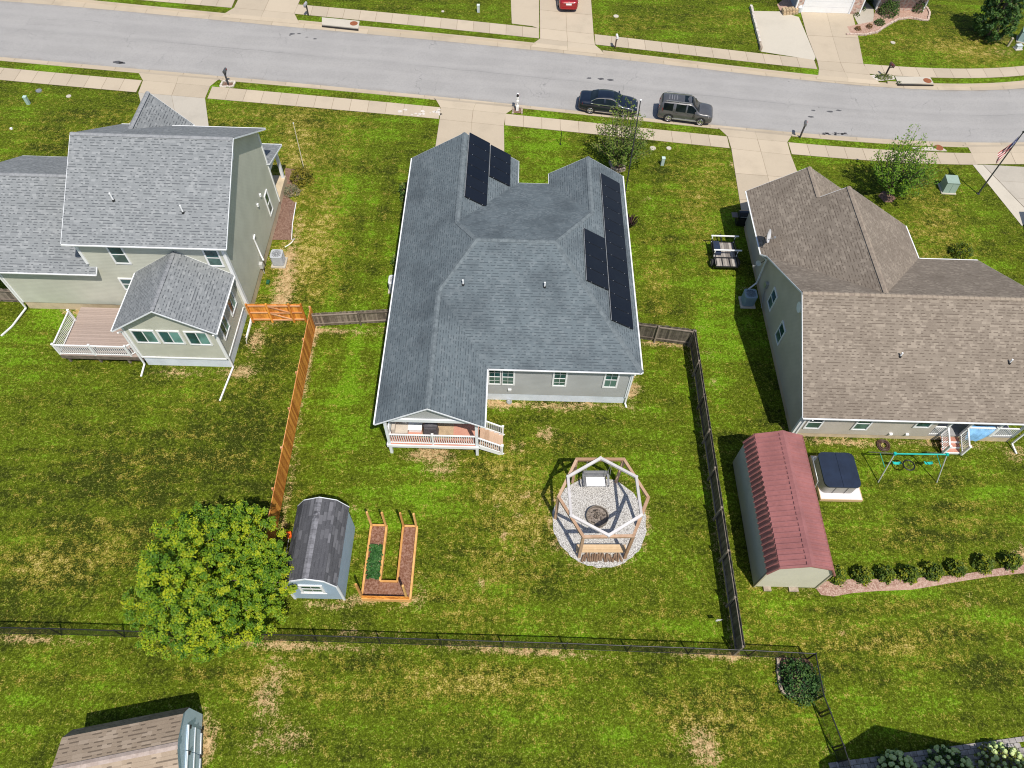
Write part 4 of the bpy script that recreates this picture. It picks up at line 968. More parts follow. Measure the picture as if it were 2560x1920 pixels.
L_GRN = leaf('bean_leaves', (.018, .085, .012), (.045, .155, .03), (.10, .22, .06), .3)
L_RED = leaf('purple_leaves', (.02, .012, .014), (.05, .02, .025), (.10, .05, .05), .2)

crown_tree('maple_tree', (-13.75, 10.75, 0), 'big round maple standing over the black mesh fence beside the blue shed',
    [(0, .2, 4.1, 3.0, .95), (-.9, .8, 3.2, 2.7, .8), (1.2, -.5, 3.0, 2.6, .75), (-1.1, -.9, 3.2, 2.5, .8), (.8, 1.3, 4.0, 2.4, .8), (1.9, .5, 3.3, 1.7, .8), (-2.3, .2, 2.6, 1.4, .8), (-.2, -2.3, 2.6, 1.3, .8), (.2, 2.7, 3.4, 1.2, .9)],
    L_MAPLE, 1500, 56, .125, .25, .17, (0, 0, 3.6), up=.8)
def spray(t_name, base, lab, mat, n, h, rad, lf, cat='tree', grp=None, leafn=26):
    base = V3(base); t = thing(t_name, base, lab, cat, grp); b = MB(); w_ = MB()
    for i in range(n):
        a = i * 2.39996 + random.uniform(-.3, .3); rr = rad * math.sqrt((i + .5) / n) ; hh = h * (1.08 - .55 * (rr / rad) ** 1.6) * random.choice((random.uniform(.6, .85), random.uniform(.8, 1.0), random.uniform(.9, 1.2)))
        tip = base + V3((rr * math.cos(a), rr * math.sin(a), hh)); s0 = base + V3((0, 0, .5)); mid_ = s0.lerp(tip, .5) + V3((math.cos(a), math.sin(a), .15)) * rad * .12
        w_.tube([s0, mid_, tip], [.035, .02, .005], 5, cap=False)
        for k in range(leafn):
            u = random.uniform(.25, 1.02); p = (s0.lerp(mid_, u * 2) if u < .5 else mid_.lerp(tip, (u - .5) * 2)) + rdir() * (.07 + .20 * (1 - abs(u - .55)))
            add_leaf(b, p, V3((.1, -.25, .8)) + rdir() * .7, lf * random.uniform(.7, 1.2), random.random() * .7 + .3 * u)
    w_.tube([base - V3((0, 0, .05)), base + V3((0, 0, .55))], [.09, .06], 8)
    w_.build('trunk', BARK, t); b.build('crown', mat, t); return t
spray('young_tree', G((1545, 417)), 'young thin leafed tree in a ring of stones by the two parked cars', L_YOUNG, 76, 5.3, 2.4, .17, leafn=44)
spray('cherry_tree', G((2219, 487)), 'bushy upright young tree between the brown shingled house and the green utility cabinet', L_RIGHT, 76, 5.1, 2.6, .18, leafn=50)
crown_tree('conifer_tree', G((2466, 92)), 'dark green conifer casting shade over the far lawn at the top right', [(0, 0, 1.6, 1.9, .8), (0, 0, 3.0, 1.7, .9), (.1, .1, 4.6, 1.2, 1.0), (0, 0, 5.8, .7, 1.1)], L_DARK, 330, 26, .22, .30, .14, (0, 0, 6.0), up=.2)
def shrub(name, c, rx, ry, h, label, mat, n=60, leafs=.11, nl=16, group=None, cat='shrub', lift=.0):
    c = V3(c); b = MB()
    for i in range(n):
        z = (i + .5) / n; a = i * 2.39996; rr = math.sqrt(max(0, 1 - z * z))
        f = random.uniform(.72, 1.05)
        p = c + V3((rr * math.cos(a) * rx * f, rr * math.sin(a) * ry * f, max(.06, z * h * f)))
        clump(b, p, .17 * (rx + ry) / 1.4 * random.uniform(.7, 1.5), nl, leafs, .7)
    st = MB()
    for k in range(5):
        a = k * 1.256; st.tube([c + V3((.04 * math.cos(a), .04 * math.sin(a), -.02)), c + V3((rx * .5 * math.cos(a), ry * .5 * math.sin(a), h * .7))], [.025, .008], 5, cap=False)
    t = thing(name, c, label, cat, group)
    st.build('stem', BARK, t); b.build('foliage', mat, t); return t
hz = plate(1700, 1180, 2.242)
for i, (a_, b_) in enumerate(((862, 600), (1005, 600), (1140, 592), (1268, 596), (1412, 580), (1540, 562), (1690, 535), (1835, 522))):
    shrub('hedge_shrub', hz(a_ + random.uniform(-6, 6), b_ - 14), random.uniform(.44, .58), random.uniform(.42, .54), random.uniform(.65, .9), f'dark rounded shrub on pink gravel, {ORD[i]} from the maroon roofed shed', L_HEDGE, 70, .13, 16, 'shrubs in the row on pink gravel')
pl = plate(480, 300)
shrub('golden_shrub', pl(1520, 830), .85, .95, 1.15, 'golden green shrub at the front corner of the sage house', L_GOLD, 75, .12, 18)
shrub('silver_shrub', pl(1385, 1010), .62, .62, .6, 'pale dry looking silver shrub in the mulch bed beside the sage house', L_SILVER, 45, .1, 14)
q = plate(2160, 0)
shrub('round_shrub', q(320, 190), .95, .9, 1.35, 'large round green shrub before the stone wall of the house across the street', L_BUSH, 90, .13, 18)
shrub('cone_shrub', q(725, 160), .5, .5, 1.6, 'narrow pointed evergreen at the stone house corner across the street', L_BUSH, 60, .1, 16)
shrub('low_shrub', q(205, 335), .5, .45, .5, 'low green shrub in the pink bed across the street', L_BUSH, 35, .11, 14)
shrub('rusty_shrub', q(66, 383), .3, .28, .4, 'small reddish shrub in the pink bed across the street, touching the low green shrub', varied('rusty_leaf', ((.16, .06, .02), (.26, .12, .04), (.1, .08, .02)), .8), 25, .09, 12)
shrub('rusty_shrub', q(-90, 410), .3, .28, .35, 'small reddish shrub in the pink bed across the street, by the driveway', varied('rusty_leaf', ((.16, .06, .02), (.26, .12, .04), (.1, .08, .02)), .8), 25, .09, 12)
shrub('lime_shrub', q(820, 75), .4, .4, .6, 'lime green shrub at the far end of the pink bed across the street', L_LIME, 30, .1, 14)
shrub('small_shrub', plate(1700, 560, 2.572)(1800, 200), .75, .65, 1.1, 'round dark shrub behind the front eave of the brown shingled house', L_HEDGE, 60, .12, 16)
b_ = plate(1880, 1600)
shrub('rose_shrub', b_(640, 590), 1.0, 1.05, 1.0, 'dark leafy shrub filling the stone edged bed by the mesh fence corner', L_DARK, 110, .13, 20)
shrub('fern', b_(930, 690), .3, .28, .35, 'bright green fern beside the dark leafy shrub in the fence corner bed', L_LIME, 18, .12, 10, cat='plant')
h_ = plate(2160, 1620)
HYD = varied('hydrangea_bloom', ((.28, .42, .10), (.44, .56, .19), (.58, .64, .34)), .85, 18, .5)
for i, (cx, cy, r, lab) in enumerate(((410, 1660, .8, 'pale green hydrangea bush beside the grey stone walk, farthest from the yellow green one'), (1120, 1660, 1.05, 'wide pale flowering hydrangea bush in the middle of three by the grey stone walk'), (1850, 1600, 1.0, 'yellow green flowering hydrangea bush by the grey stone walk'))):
    c = h_(cx, cy); t = shrub('hydrangea', c, r, r * .8, 1.0, lab, L_LIME if i == 2 else L_BUSH, 60, .16, 12, 'hydrangeas along the stone walk')  # light put into leaf colour: lime on the sunlit bush, darker on shaded ones
    bl = MB()
    for k in range(62):
        a, z = k * 2.39996 + random.uniform(-.3, .3), 1 - (k + .5) / 80 - random.uniform(0, .06); rr = math.sqrt(1 - z * z)
        p = c + V3((rr * math.cos(a) * r * 1.05, rr * math.sin(a) * r * .85, max(.2, z * 1.12))); s = random.uniform(.085, .14)
        ring = [[p + V3((math.cos(j * 1.047) * s * math.cos(e), math.sin(j * 1.047) * s * math.cos(e), s * .8 * math.sin(e))) for j in range(6)] for e in (-.6, .1, .8)]
        cc = random.random()
        for lv in range(2):
            for j in range(6): bl.face([ring[lv][j], ring[lv][(j + 1) % 6], ring[lv + 1][(j + 1) % 6], ring[lv + 1][j]], 0, cc, smooth=True)
        bl.face(ring[2], 0, cc, smooth=True)
    bl.build('blossom', HYD, t)
pw = plate(1440, 420, 7.54)
t = thing('purple_plant', pw(990, 1120), 'dark purple leafed plant at the right wall of the house with solar panels', 'plant'); b = MB()
for k in range(60):
    a = random.uniform(0, 6.28); b.bar(pw(990, 1120) + V3((.1, 0, .1)), pw(990, 1120) + V3((.1 + .55 * math.cos(a) * random.uniform(.6, 1), .55 * math.sin(a) * random.uniform(.6, 1), random.uniform(.5, 1.1))), .05, .012)
b.build('foliage', L_RED, t)
for i, (px, py, r) in enumerate(((1006, 500, .35), (987, 660, .4), (1002, 480, .3))):
    shrub('side_plant', G((px + 6, py)), r, r, .9, f'pale leafy plant half hidden under the long eave, {("middle one", "rear one", "street end one")[i]} of three', L_YOUNG, 25, .13, 12, 'plants along the left side of the middle house', 'plant')

# ------------------------------------------------------------------ beds, stones
def bed(name, pts, mat, z=.03): 
    b = MB(); P = [p + V3((0, 0, z)) for p in pts]; c = sum(P, V3((0, 0, 0))) / len(P) + V3((0, 0, .03))
    for i in range(len(P)): b.face([P[i], P[(i + 1) % len(P)], c], 0, random.random())
    return b.build(name, mat, kind='structure')
def stones(name, pts, label, cat, mat, s=.22, h=.16, closed=False):
    b = MB(); P = list(pts) + ([pts[0]] if closed else [])
    for p, q in zip(P, P[1:]):
        L = (q - p).length; n = max(1, round(L / s))
        for i in range(n):
            c = p.lerp(q, (i + .5) / n); b.box(c + V3((random.uniform(-.02, .02), random.uniform(-.02, .02), h / 2)), (L / n * .94, s * random.uniform(.6, .85), h * random.uniform(.8, 1.15)), math.atan2(q.y - p.y, q.x - p.x) + random.uniform(-.12, .12))
    return solo(b, name, mat, pts[0], label, cat)
BLOCK = varied('edging_stone', ((.34, .28, .22), (.5, .42, .33), (.24, .19, .15)), .9, 6, .5)
PALEB = varied('pale_edging', ((.55, .5, .45), (.66, .62, .56), (.45, .4, .35)), .9, 6, .4)
bed('mulch_bed', [pl(*p) for p in ((1290, 665), (1440, 690), (1500, 800), (1400, 900), (1340, 1080), (1430, 1150), (1390, 1460), (1375, 1660), (1100, 1660), (1150, 1400), (1250, 1100), (1290, 850))], MULCH)
bq = MB(); P = [pl(*p) + V3((0, 0, .03)) for p in ((1440, 1145), (1420, 1260), (1390, 1440), (1380, 1660))] + [G((737, 596)), G((729, 606)), G((722, 612)), G((712, 618))]
bq.tube(P, .035, 6); solo(bq, 'bed_edging', WHITE, P[0], 'thin white plastic edging around the mulch bed by the sage house', 'edging')
bed('gravel_bed', [hz(*p) for p in ((750, 640), (790, 690), (860, 698), (960, 680), (1100, 668), (1300, 660), (1420, 640), (1560, 615), (1720, 590), (1900, 570), (2010, 560), (2010, 510), (1850, 530), (1600, 575), (1400, 590), (1200, 600), (1000, 600), (830, 610))], PINKG, .025)
bed('gravel_bed', [q(*p) for p in ((-230, 480), (0, 490), (180, 450), (320, 350), (470, 270), (640, 250), (790, 280), (880, 285), (905, 180), (850, 90), (780, 60), (640, 120), (480, 130), (250, 60), (180, 90), (140, 200), (120, 300), (0, 345), (-280, 380))], PINKG, .028)
stones('edging_stones', [q(*p) for p in ((-250, 480), (0, 488), (180, 450), (320, 352), (470, 272), (640, 252), (790, 282), (880, 287), (905, 180), (850, 95))], 'curved stone edging of the pink bed across the street', 'edging', varied('pink_edging', ((.5, .38, .32), (.62, .5, .43), (.4, .3, .25)), .9), .25, .14)
bed('mulch_bed', [b_(*p) for p in ((350, 240), (360, 420), (380, 600), (410, 710), (520, 790), (700, 800), (900, 780), (860, 560), (840, 340), (760, 260))], MULCH, .02)
stones('edging_stones', [b_(*p) for p in ((345, 250), (355, 420), (375, 600), (405, 700), (480, 755), (600, 800), (760, 790), (900, 775))], 'tan stone edging around the dark shrub bed at the fence corner', 'edging', BLOCK, .2, .14)
tw = plate(1400, 200)
bed('mulch_bed', [tw(*p) for p in ((700, 1150), (780, 1130), (880, 1180), (890, 1240), (800, 1270), (720, 1230))], MULCH, .02)
stones('edging_stones', [tw(*p) for p in ((690, 1140), (720, 1235), (800, 1275), (890, 1245), (870, 1170))], 'rough stones around the foot of the young street tree', 'edging', BLOCK, .28, .22)
rt = plate(2160, 300)
bed('mulch_bed', [rt(*p) for p in ((190, 1050), (260, 980), (370, 1010), (440, 1080), (390, 1140), (280, 1140))], MULCH, .02)

# ------------------------------------------------------------------ fences
def boards(b, a, c, z1, wd=.14, gap=.008, jit=.02, side=0.0, th=.02, z0=.05, m=0):
    d = c - a; L = d.length; d.normalize(); n = max(1, int(L / (wd + gap))); o = V3((d.y, -d.x, 0)) * side
    for i in range(n):
        p = a + d * (i * L / n) + o; q_ = a + d * ((i + 1) * L / n - gap) + o
        e = V3((d.y, -d.x, 0)) * th; h = z1 + random.uniform(-jit, jit)
        b.hexa([p + V3((0, 0, z0)), q_ + V3((0, 0, z0)), q_ + e + V3((0, 0, z0)), p + e + V3((0, 0, z0))], [p + V3((0, 0, h)), q_ + V3((0, 0, h)), q_ + e + V3((0, 0, h)), p + e + V3((0, 0, h))], m)
def wood_fence(name, pts, label, h, bm, rm, rail_side, post_step=2.45, rails=(.3, .95, 1.6), jit=.02, wd=.14):
    t = thing(name, pts[0], label, 'fence'); bo = MB()
    for a, c in zip(pts, pts[1:]):
        boards(bo, a, c, h, wd, .008, jit, -.01)
        d = (c - a); L = d.length; d.normalize(); o = V3((d.y, -d.x, 0)) * rail_side
        n = max(1, round(L / post_step))
        for i in range(n):
            p, q_ = a + d * (L * i / n), a + d * (L * (i + 1) / n)
            r = MB()
            for z in rails: r.bar(p + o * .045 + V3((0, 0, z)), q_ + o * .045 + V3((0, 0, z)), .05, .09)
            r.build('rail', rm, t)
        for i in range(n + 1):
            p = a + d * (L * i / n); k = MB(); k.bar(p + o * .1, p + o * .1 + V3((0, 0, h - .05 + random.uniform(0, .1))), .1, .1); k.build('post', rm, t)
    bo.build('board_panel', bm, t); return t
fa, fb = G((791, 808)), G((663, 1480))
wood_fence('cedar_fence', [fa, fb], 'long orange stained board fence running down between two back yards', 1.75, WOOD_ORANGE, WOOD_RAIL, 1)
ga = V3((-16.68, 29.0, 0)); gb = G((767, 803))
t = thing('cedar_fence', ga, 'short orange board fence with a braced gate between the sage house and the long fence', 'fence')
d = gb - ga; u1, u2 = ga + d * .38, ga + d * .78
for nm, a, c in (('board_panel', ga, u1), ('board_panel', u2, gb)):
    b = MB(); boards(b, a, c, 1.75, .14, .008, .015, -.02); b.build(nm, WOOD_ORANGE, t)
    for z in (.25, .95, 1.6): r = MB(); r.bar(a + V3((0, -.04, z)), c + V3((0, -.04, z)), .05, .09); r.build('rail', WOOD_RAIL, t)
g_ = MB(); boards(g_, u1 + d.normalized() * .05, u2 - d.normalized() * .05, 1.72, .14, .006, .0, -.02); gt = g_.build('gate', WOOD_ORANGE, t)
r = MB()
for z in (.2, .9, 1.6): r.bar(u1 + V3((.06, -.05, z)), u2 + V3((-.06, -.05, z)), .05, .1)
r.bar(u1 + V3((.1, -.05, 1.55)), u2 + V3((-.1, -.05, .95)), .05, .09); r.bar(u1 + V3((.1, -.05, .85)), u2 + V3((-.1, -.05, .25)), .05, .09); r.build('brace', WOOD_RAIL, gt)
for p in (ga + V3((.1, 0, 0)), u1, u2, gb): k = MB(); k.bar(p + V3((0, -.07, 0)), p + V3((0, -.07, 1.85)), .11, .11); k.build('post', WOOD_ORANGE, t)
wood_fence('grey_fence', [G((788, 816)), V3((-6.6, 29.35, 0))], 'weathered grey picket fence between the orange fence and the middle house', 1.35, WOOD_GREY, WOOD_GREY, 1, 2.4, (.3, 1.15), .025, .12)
gf = [V3((7.4, 28.6, 0)), G((1724, 864)), G((1838, 1637))]
t = wood_fence('grey_fence', gf, 'weathered grey board fence with a corner, running beside the maroon roofed shed', 1.7, WOOD_DARK, WOOD_GREY, 1, 2.45, (.35, 1.5), .035, .13)
wood_fence('grey_fence', [G((-40, 752)), G((60, 757))], 'short weathered grey picket fence at the far end of the sage house by a downspout', 1.35, WOOD_GREY, WOOD_GREY, 1, 2.4, (.3, 1.15), .025, .12)
CL = NT('chain_link'); _p = CL.sep(CL.n('ShaderNodeUVMap').outputs[0])
_w = lambda s: CL.math('LESS_THAN', CL.math('FRACT', CL.math('DIVIDE', CL.math('ADD', _p[0], CL.math('MULTIPLY', _p[1], s)), .055)), .26)
CL.out((.012, .012, .013), .5); _tr = CL.n('ShaderNodeBsdfTransparent'); _mx = CL.n('ShaderNodeMixShader')
CL.t.links.new(CL.math('MAXIMUM', _w(1.0), _w(-1.0)), _mx.inputs[0]); CL.t.links.new(_tr.outputs[0], _mx.inputs[1]); CL.t.links.new(CL.bsdf.outputs[0], _mx.inputs[2]); CL.t.links.new(_mx.outputs[0], CL.t.nodes['Material Output'].inputs[0])
def mesh_fence(name, pts, label, h, posts, gates=()):
    t = thing(name, pts[0], label, 'fence'); s = 0
    for a, c in zip(pts, pts[1:]):
        L = (c - a).length; m = MB()
        m.face([a + V3((0, 0, .04)), c + V3((0, 0, .04)), c + V3((0, 0, h)), a + V3((0, 0, h))], 0, .5, [(0, 0), (L, 0), (L, h), (0, h)]); m.build('mesh_panel', CL.mat, t)
        r = MB(); r.tube([a + V3((0, 0, h)), c + V3((0, 0, h))], .032, 6); r.tube([a + V3((0, 0, .06)), c + V3((0, 0, .06))], .008, 5); r.build('rail', BLACK, t)
    for p in posts: k = MB(); k.cyl(p, .042, 0, h + .06, 8); k.build('post', BLACK, t)
cl = [G(p) for p in ((-60, 1583), (154, 1587), (312, 1592), (469, 1597), (630, 1600), (792, 1604), (951, 1609), (1104, 1614), (1258, 1618.5), (1413, 1623), (1567.6, 1629), (1720, 1634.5), (1870, 1640.6), (2017, 1648))]
mesh_fence('mesh_fence', cl, 'long low black wire mesh fence crossing the back yards', 1.2, cl)
cr = [G(p) for p in ((2017, 1648), (2036, 1750), (2049, 1783), (2082, 1869), (2094, 1905), (2110, 1960))]
mesh_fence('mesh_fence', cr, 'low black wire mesh fence with a gate beside the dark leafy shrub bed', 1.2, cr[1:] + [G((2052, 1792)), G((2085, 1877))])

# ------------------------------------------------------------------ sheds
def barn(t, prof, y0, y1, roofmat, capmat, wallmat, trimmat, wall_in=.0, ov=.12, cap=True, z0=.12, rib=None):
    """profile: [(x,z)] from left eave to right eave; runs along y (local to world)"""
    pr = prof; b = MB()
    for (xa, za), (xb, zb) in zip(pr, pr[1:]): b.roof([(xa, y0, za), (xb, y0, zb), (xb, y1, zb), (xa, y1, za)])
    rf = b.build('roof', roofmat, t)
    w_ = MB(); ins = [(x + (.06 if x < sum(p[0] for p in pr) / len(pr) else -.06), z - .05) for x, z in pr]
    for y, rev in ((y0 + ov, False), (y1 - ov, True)):
        P = [(ins[0][0], y, z0)] + [(x, y, z) for x, z in ins] + [(ins[-1][0], y, z0)]
        P = P[::-1] if not rev else P
        w_.face(P, 0, .5)
    for x, z in (ins[0], ins[-1]): w_.face([(x, y0 + ov, z0), (x, y1 - ov, z0), (x, y1 - ov, z), (x, y0 + ov, z)], 0, .5)
    w_.build('wall', wallmat, t)
    f = MB()
    for (xa, za), (xb, zb) in zip(pr, pr[1:]):
        for y in (y0 - .005, y1 + .005): f.bar((xa, y, za - .05), (xb, y, zb - .05), .05, .1, up=(0, 1, 0)) if False else f.hexa([V3((xa, y - .02, za - .11)), V3((xb, y - .02, zb - .11)), V3((xb, y + .02, zb - .11)), V3((xa, y + .02, za - .11))], [V3((xa, y - .02, za + .012)), V3((xb, y - .02, zb + .012)), V3((xb, y + .02, zb + .012)), V3((xa, y + .02, za + .012))])
    f.build('fascia', trimmat, t)
    return rf
BLUE_W = paint('blue_grey_wood', (.33, .43, .54), .6, .06, 2)
t = thing('shed', (-9.3, 12.9, 0), 'small blue shed with a rounded charcoal shingle roof beside the maple tree', 'shed')
pr = [(-10.62, 2.52), (-10.12, 3.3), (-9.25, 3.72), (-8.42, 3.42), (-7.92, 2.58)]
rf = barn(t, pr, 10.8, 15.0, SH_SHED, CAP_S, BLUE_W, WHITE_B, ov=.14, z0=.1)
c = MB()
for i in range(17):
    y = 10.85 + i * .243; r_ = random.random()
    c.face([(-9.41, y, 3.67), (-9.25, y, 3.75), (-9.25, y + .235, 3.745), (-9.41, y + .235, 3.665)], 0, r_); c.face([(-9.25, y, 3.75), (-9.09, y, 3.69), (-9.09, y + .235, 3.685), (-9.25, y + .235, 3.745)], 0, r_)
c.build('ridge_cap', CAP_S, rf)
for x in (-10.54, -8.0): b = MB(); b.bb(x - .06, x + .06, 10.88, 10.95, .1, 2.5); b.build('corner_trim', WHITE_B, t)
b = MB(); b.bb(-10.5, -8.05, 10.98, 14.8, 0, .1); b.build('skid', WOOD_GREY, t)
wa_, wc_, wt_ = [wz((660 + p[0] / 5.53, 1220 + p[1] / 5.53), 10.94) for p in ((530, 1435), (855, 1435), (480, 1335))]
win = window(t, (wa_.x, 10.94, wa_.z), *Sx, wc_.x - wa_.x, wt_.z - wa_.z, 'h', ((.5,), ()), fr=.12)
b = MB(); b.bb(wa_.x - .06, wc_.x + .06, 10.86, 10.9, wa_.z - .05, wa_.z + .02); b.build('sill', WHITE, win)
b = MB(); b.bb(-9.5, -9.0, 10.86, 10.9, 3.35, 3.5); b.build('roof_vent', WHITE, t)

MAROON = paint('maroon_metal', (.275, .112, .108), .42, .16, .8, .0)
CREAM = paint('cream_panel', (.62, .59, .48), .65, .05, 1.2)
SHEDW = paint('sage_panel', (.40, .42, .36), .65, .06, 1.2)
t = thing('shed', (15.2, 15.6, 0), 'long cream shed with a maroon ribbed metal roof', 'shed')
pr = [(13.46, 2.38), (13.80, 3.30), (15.2, 3.72), (16.4, 3.30), (16.86, 2.38)]
rf = barn(t, pr, 12.05, 19.6, MAROON, None, CREAM, MAROON, ov=.1, z0=.12)
b = MB()
for (xa, za), (xb, zb), st in ((pr[0], pr[1], .3), (pr[1], pr[2], .28), (pr[2], pr[3], .28), (pr[3], pr[4], .3)):
    n = int(7.5 / st)
    for i in range(n + 1):
        y = 12.08 + i * 7.48 / n; a, e = V3((xa, y, za)), V3((xb, y, zb)); nn = (e - a).cross(V3((0, 1, 0))).normalized(); nn = -nn if nn.z < 0 else nn
        w1, w2 = V3((0, .075, 0)), V3((0, .035, 0))
        b.hexa([a - w1, e - w1, e + w1, a + w1], [a - w2 + nn * .065, e - w2 + nn * .065, e + w2 + nn * .065, a + w2 + nn * .065])
b.build('rib', MAROON, rf)
b = MB()
for s in (-1, 1): b.face([(15.2, 12.03, 3.79), (15.2, 19.62, 3.79), (15.2 + s * .2, 19.62, 3.71), (15.2 + s * .2, 12.03, 3.71)][::s], 0, .5)
b.build('ridge_cap', MAROON, rf)
b = MB(); b.bb(13.475, 13.485, 12.2, 19.5, .12, 2.38); b.build('side_panel', SHEDW, t)
b = MB()
CT = paint('cream_trim', (.5, .44, .32), .6)
for x in (13.5, 16.78): b = MB(); b.bb(x - .04, x + .04, 12.09, 12.14, .12, 2.4); b.build('corner_trim', CT, t)
b = MB(); b.bb(13.6, 16.7, 12.3, 19.4, 0, .12); b.build('skid', WOOD_GREY, t)
b = MB(); b.box((14.2, 12.05, .06), (.4, .25, .1)); b.build('block', BLOCK, t); b = MB(); b.box((15.6, 12.05, .06), (.5, .25, .09)); b.build('block', BLOCK, t)

t0 = plate(140, 1700)
# tan barn roofed shed, turned 11.5 degrees
t = thing('shed', (-13.3, 3.6, 0), 'blue shed with a tan shingle barn roof and double doors', 'shed')
ang = math.radians(12.0); qz = Matrix.Rotation(ang, 3, 'Z')
apx = G((140 + 1760 / 5.53, 1700 + 465 / 5.53), 2.75)     # right end of the far roof break
def T(x, y, z): p = qz @ V3((x, y, 0)); return V3((apx.x + p.x, apx.y + p.y, z))
# local: x along the ridge (0 = right end, negative left), y across (0 = far break, negative towards the viewer)
prof = [(.42, 1.95), (0.0, 2.75), (-1.35, 3.3), (-2.7, 2.75), (-3.12, 1.95)]
Lr = 5.05
b = MB()
for (ya, za), (yb, zb) in zip(prof, prof[1:]): b.roof([T(-Lr, ya, za), T(0, ya, za), T(0, yb, zb), T(-Lr, yb, zb)])
rf = b.build('roof', SH_TAN, t)
b = MB()
for i in range(22):
    x = -Lr + i * Lr / 22; cc = random.random()
    b.face([T(x, -1.35, 3.335), T(x + .27, -1.35, 3.34), T(x + .27, -1.2, 3.28), T(x, -1.2, 3.275)], 0, cc); b.face([T(x, -1.35, 3.335), T(x, -1.5, 3.275), T(x + .27, -1.5, 3.28), T(x + .27, -1.35, 3.34)], 0, cc)
b.build('ridge_cap', CAP_T, rf)
b = MB(); p = [T(-.55, -2.35, 2.94), T(-.25, -2.35, 2.94), T(-.25, -2.6, 2.84), T(-.55, -2.6, 2.84)]; b.hexa(p, [v + V3((0, 0, .1)) for v in p]); v_ = b.build('roof_vent', WHITE, rf)
b = MB(); c = sum(p, V3((0, 0, 0))) / 4; b.face([v.lerp(c, .25) + V3((0, 0, .108)) for v in p]); b.build('vent_screen', BLACK, v_)
b = MB(); cz = [(y * .985 - .02, z - .05) for y, z in prof]
for x, rv in ((-.06, 1), (-Lr + .06, 0)):
    P = [T(x, cz[0][0], .1)] + [T(x, y, z) for y, z in cz] + [T(x, cz[-1][0], .1)]; b.face(P if rv else P[::-1], 0, .5)
for y in (cz[0], cz[-1]): b.face([T(-Lr + .06, y[0], .1), T(-.06, y[0], .1), T(-.06, y[0], y[1]), T(-Lr + .06, y[0], y[1])], 0, .5)
LBLUE = paint('light_blue_panel', (.55, .68, .78), .55, .05, 2); b.build('wall', LBLUE, t)
for y0, y1 in ((-1.38, -.35), (-2.45, -1.42)):
    b = MB(); P = [T(-.05, y0, .15), T(-.05, y1, .15), T(-.01, y1, .15), T(-.01, y0, .15)]; b.hexa(P, [v + V3((0, 0, 1.95)) for v in P]); dd = b.build('door', LBLUE, t)
    for z in (.3, 1.1, 1.95): b = MB(); P = [T(-.01, y0, z), T(-.01, y1, z), T(.02, y1, z), T(.02, y0, z)]; b.hexa(P, [v + V3((0, 0, .09)) for v in P]); b.build('brace', WHITE_B, dd)
    for z in (.4, 1.85): b = MB(); b.box(T(.03, y1 - .06, z), (.05, .16, .1), ang); b.build('hinge', BLACK, dd)

RT = ROT.transposed()
def proj(p): c_ = RT @ (V3(p) - V3((0, 0, CAM_H))); return (1280 + FOC * c_.x / c_.z, 960 + FOC * c_.y / c_.z)

# ------------------------------------------------------------------ fire pit circle
qp = plate(1340, 1120, 5.184)
cg = qp(822, 945)
b = MB(); n = 64; Pc = []
for k in range(n):
    a = 6.2832 * k / n; r = 2.62 + random.uniform(-.05, .05); Pc.append(V3((cg.x + r * math.cos(a), cg.y + r * 1.02 * math.sin(a), .03)))
b.face(Pc, 0, .5); gb_ = b.build('gravel_bed', GRAVEL, kind='structure')
b = MB()
for k in range(3500):                                # loose stones on the gravel
    a = random.uniform(0, 6.283); r = 2.6 * math.sqrt(random.random()); s = random.uniform(.012, .034); p = V3((cg.x + r * math.cos(a), cg.y + r * math.sin(a), .03)); x, y, nn = rot_frame(V3((0, 0, 1)) + rdir() * .5)
    b.face([p - x * s, p - y * s * .7 + nn * s * .5, p + x * s, p + y * s * .7 + nn * s * .4], 0, random.random())
b.build('loose_gravel', varied('gravel_stones', ((.5, .49, .47), (.78, .77, .75), (.34, .32, .3)), .9, 9, .2), kind='stuff')
perg = thing('pergola', cg, 'hexagonal timber pergola with a pale inner ring of beams over the gravel circle', 'pergola')
PH = 2.62
feet = [qp(*p) for p in ((255, 918), (475, 447), (1028, 452), (1290, 1085), (1140, 1450), (562, 1425))]
tops = [qp(*p, PH) for p in ((290, 645), (525, 158), (1135, 158), (1450, 650), (1258, 1150), (612, 1160))]
ctr = sum(tops, V3((0, 0, 0))) / 6
tops = [ctr + V3((2.2 * math.cos(math.radians(180 - 60 * k)), 2.2 * math.sin(math.radians(180 - 60 * k)), 0)) * .0 + (p - ctr) for k, p in enumerate(tops)]
fc = sum(feet, V3((0, 0, 0))) / 6
for f_, tp in zip(feet, tops):
    foot = V3((f_.x, f_.y, 0)).lerp(V3((tp.x, tp.y, 0)), .35)
    b = MB(); b.bar(foot, tp, .15, .15, up=(0, 1, 0)); b.build('post', WOOD_PERG, perg)
for k in range(6):
    a, c = tops[k], tops[(k + 1) % 6]; d = (c - a).normalized()
    b = MB(); e_ = V3((0, 0, .08 + .006 * (k % 2) + .003 * (k == 4))); b.bar(a - d * .06 + e_, c + d * .06 + e_, .15, .16 ); b.build('beam', WOOD_PERG, perg)
mids = [tops[k].lerp(tops[(k + 1) % 6], .5) + V3((0, 0, .23)) for k in range(6)]
for k in range(6):
    a, c = mids[k], mids[(k + 1) % 6]; d = (c - a).normalized()
    b = MB(); e_ = V3((0, 0, .006 * (k % 2) + .003 * (k == 4))); b.bar(a - d * .08 + e_, c + d * .08 + e_, .14, .14); b.build('top_beam', WOOD_TOP, perg)
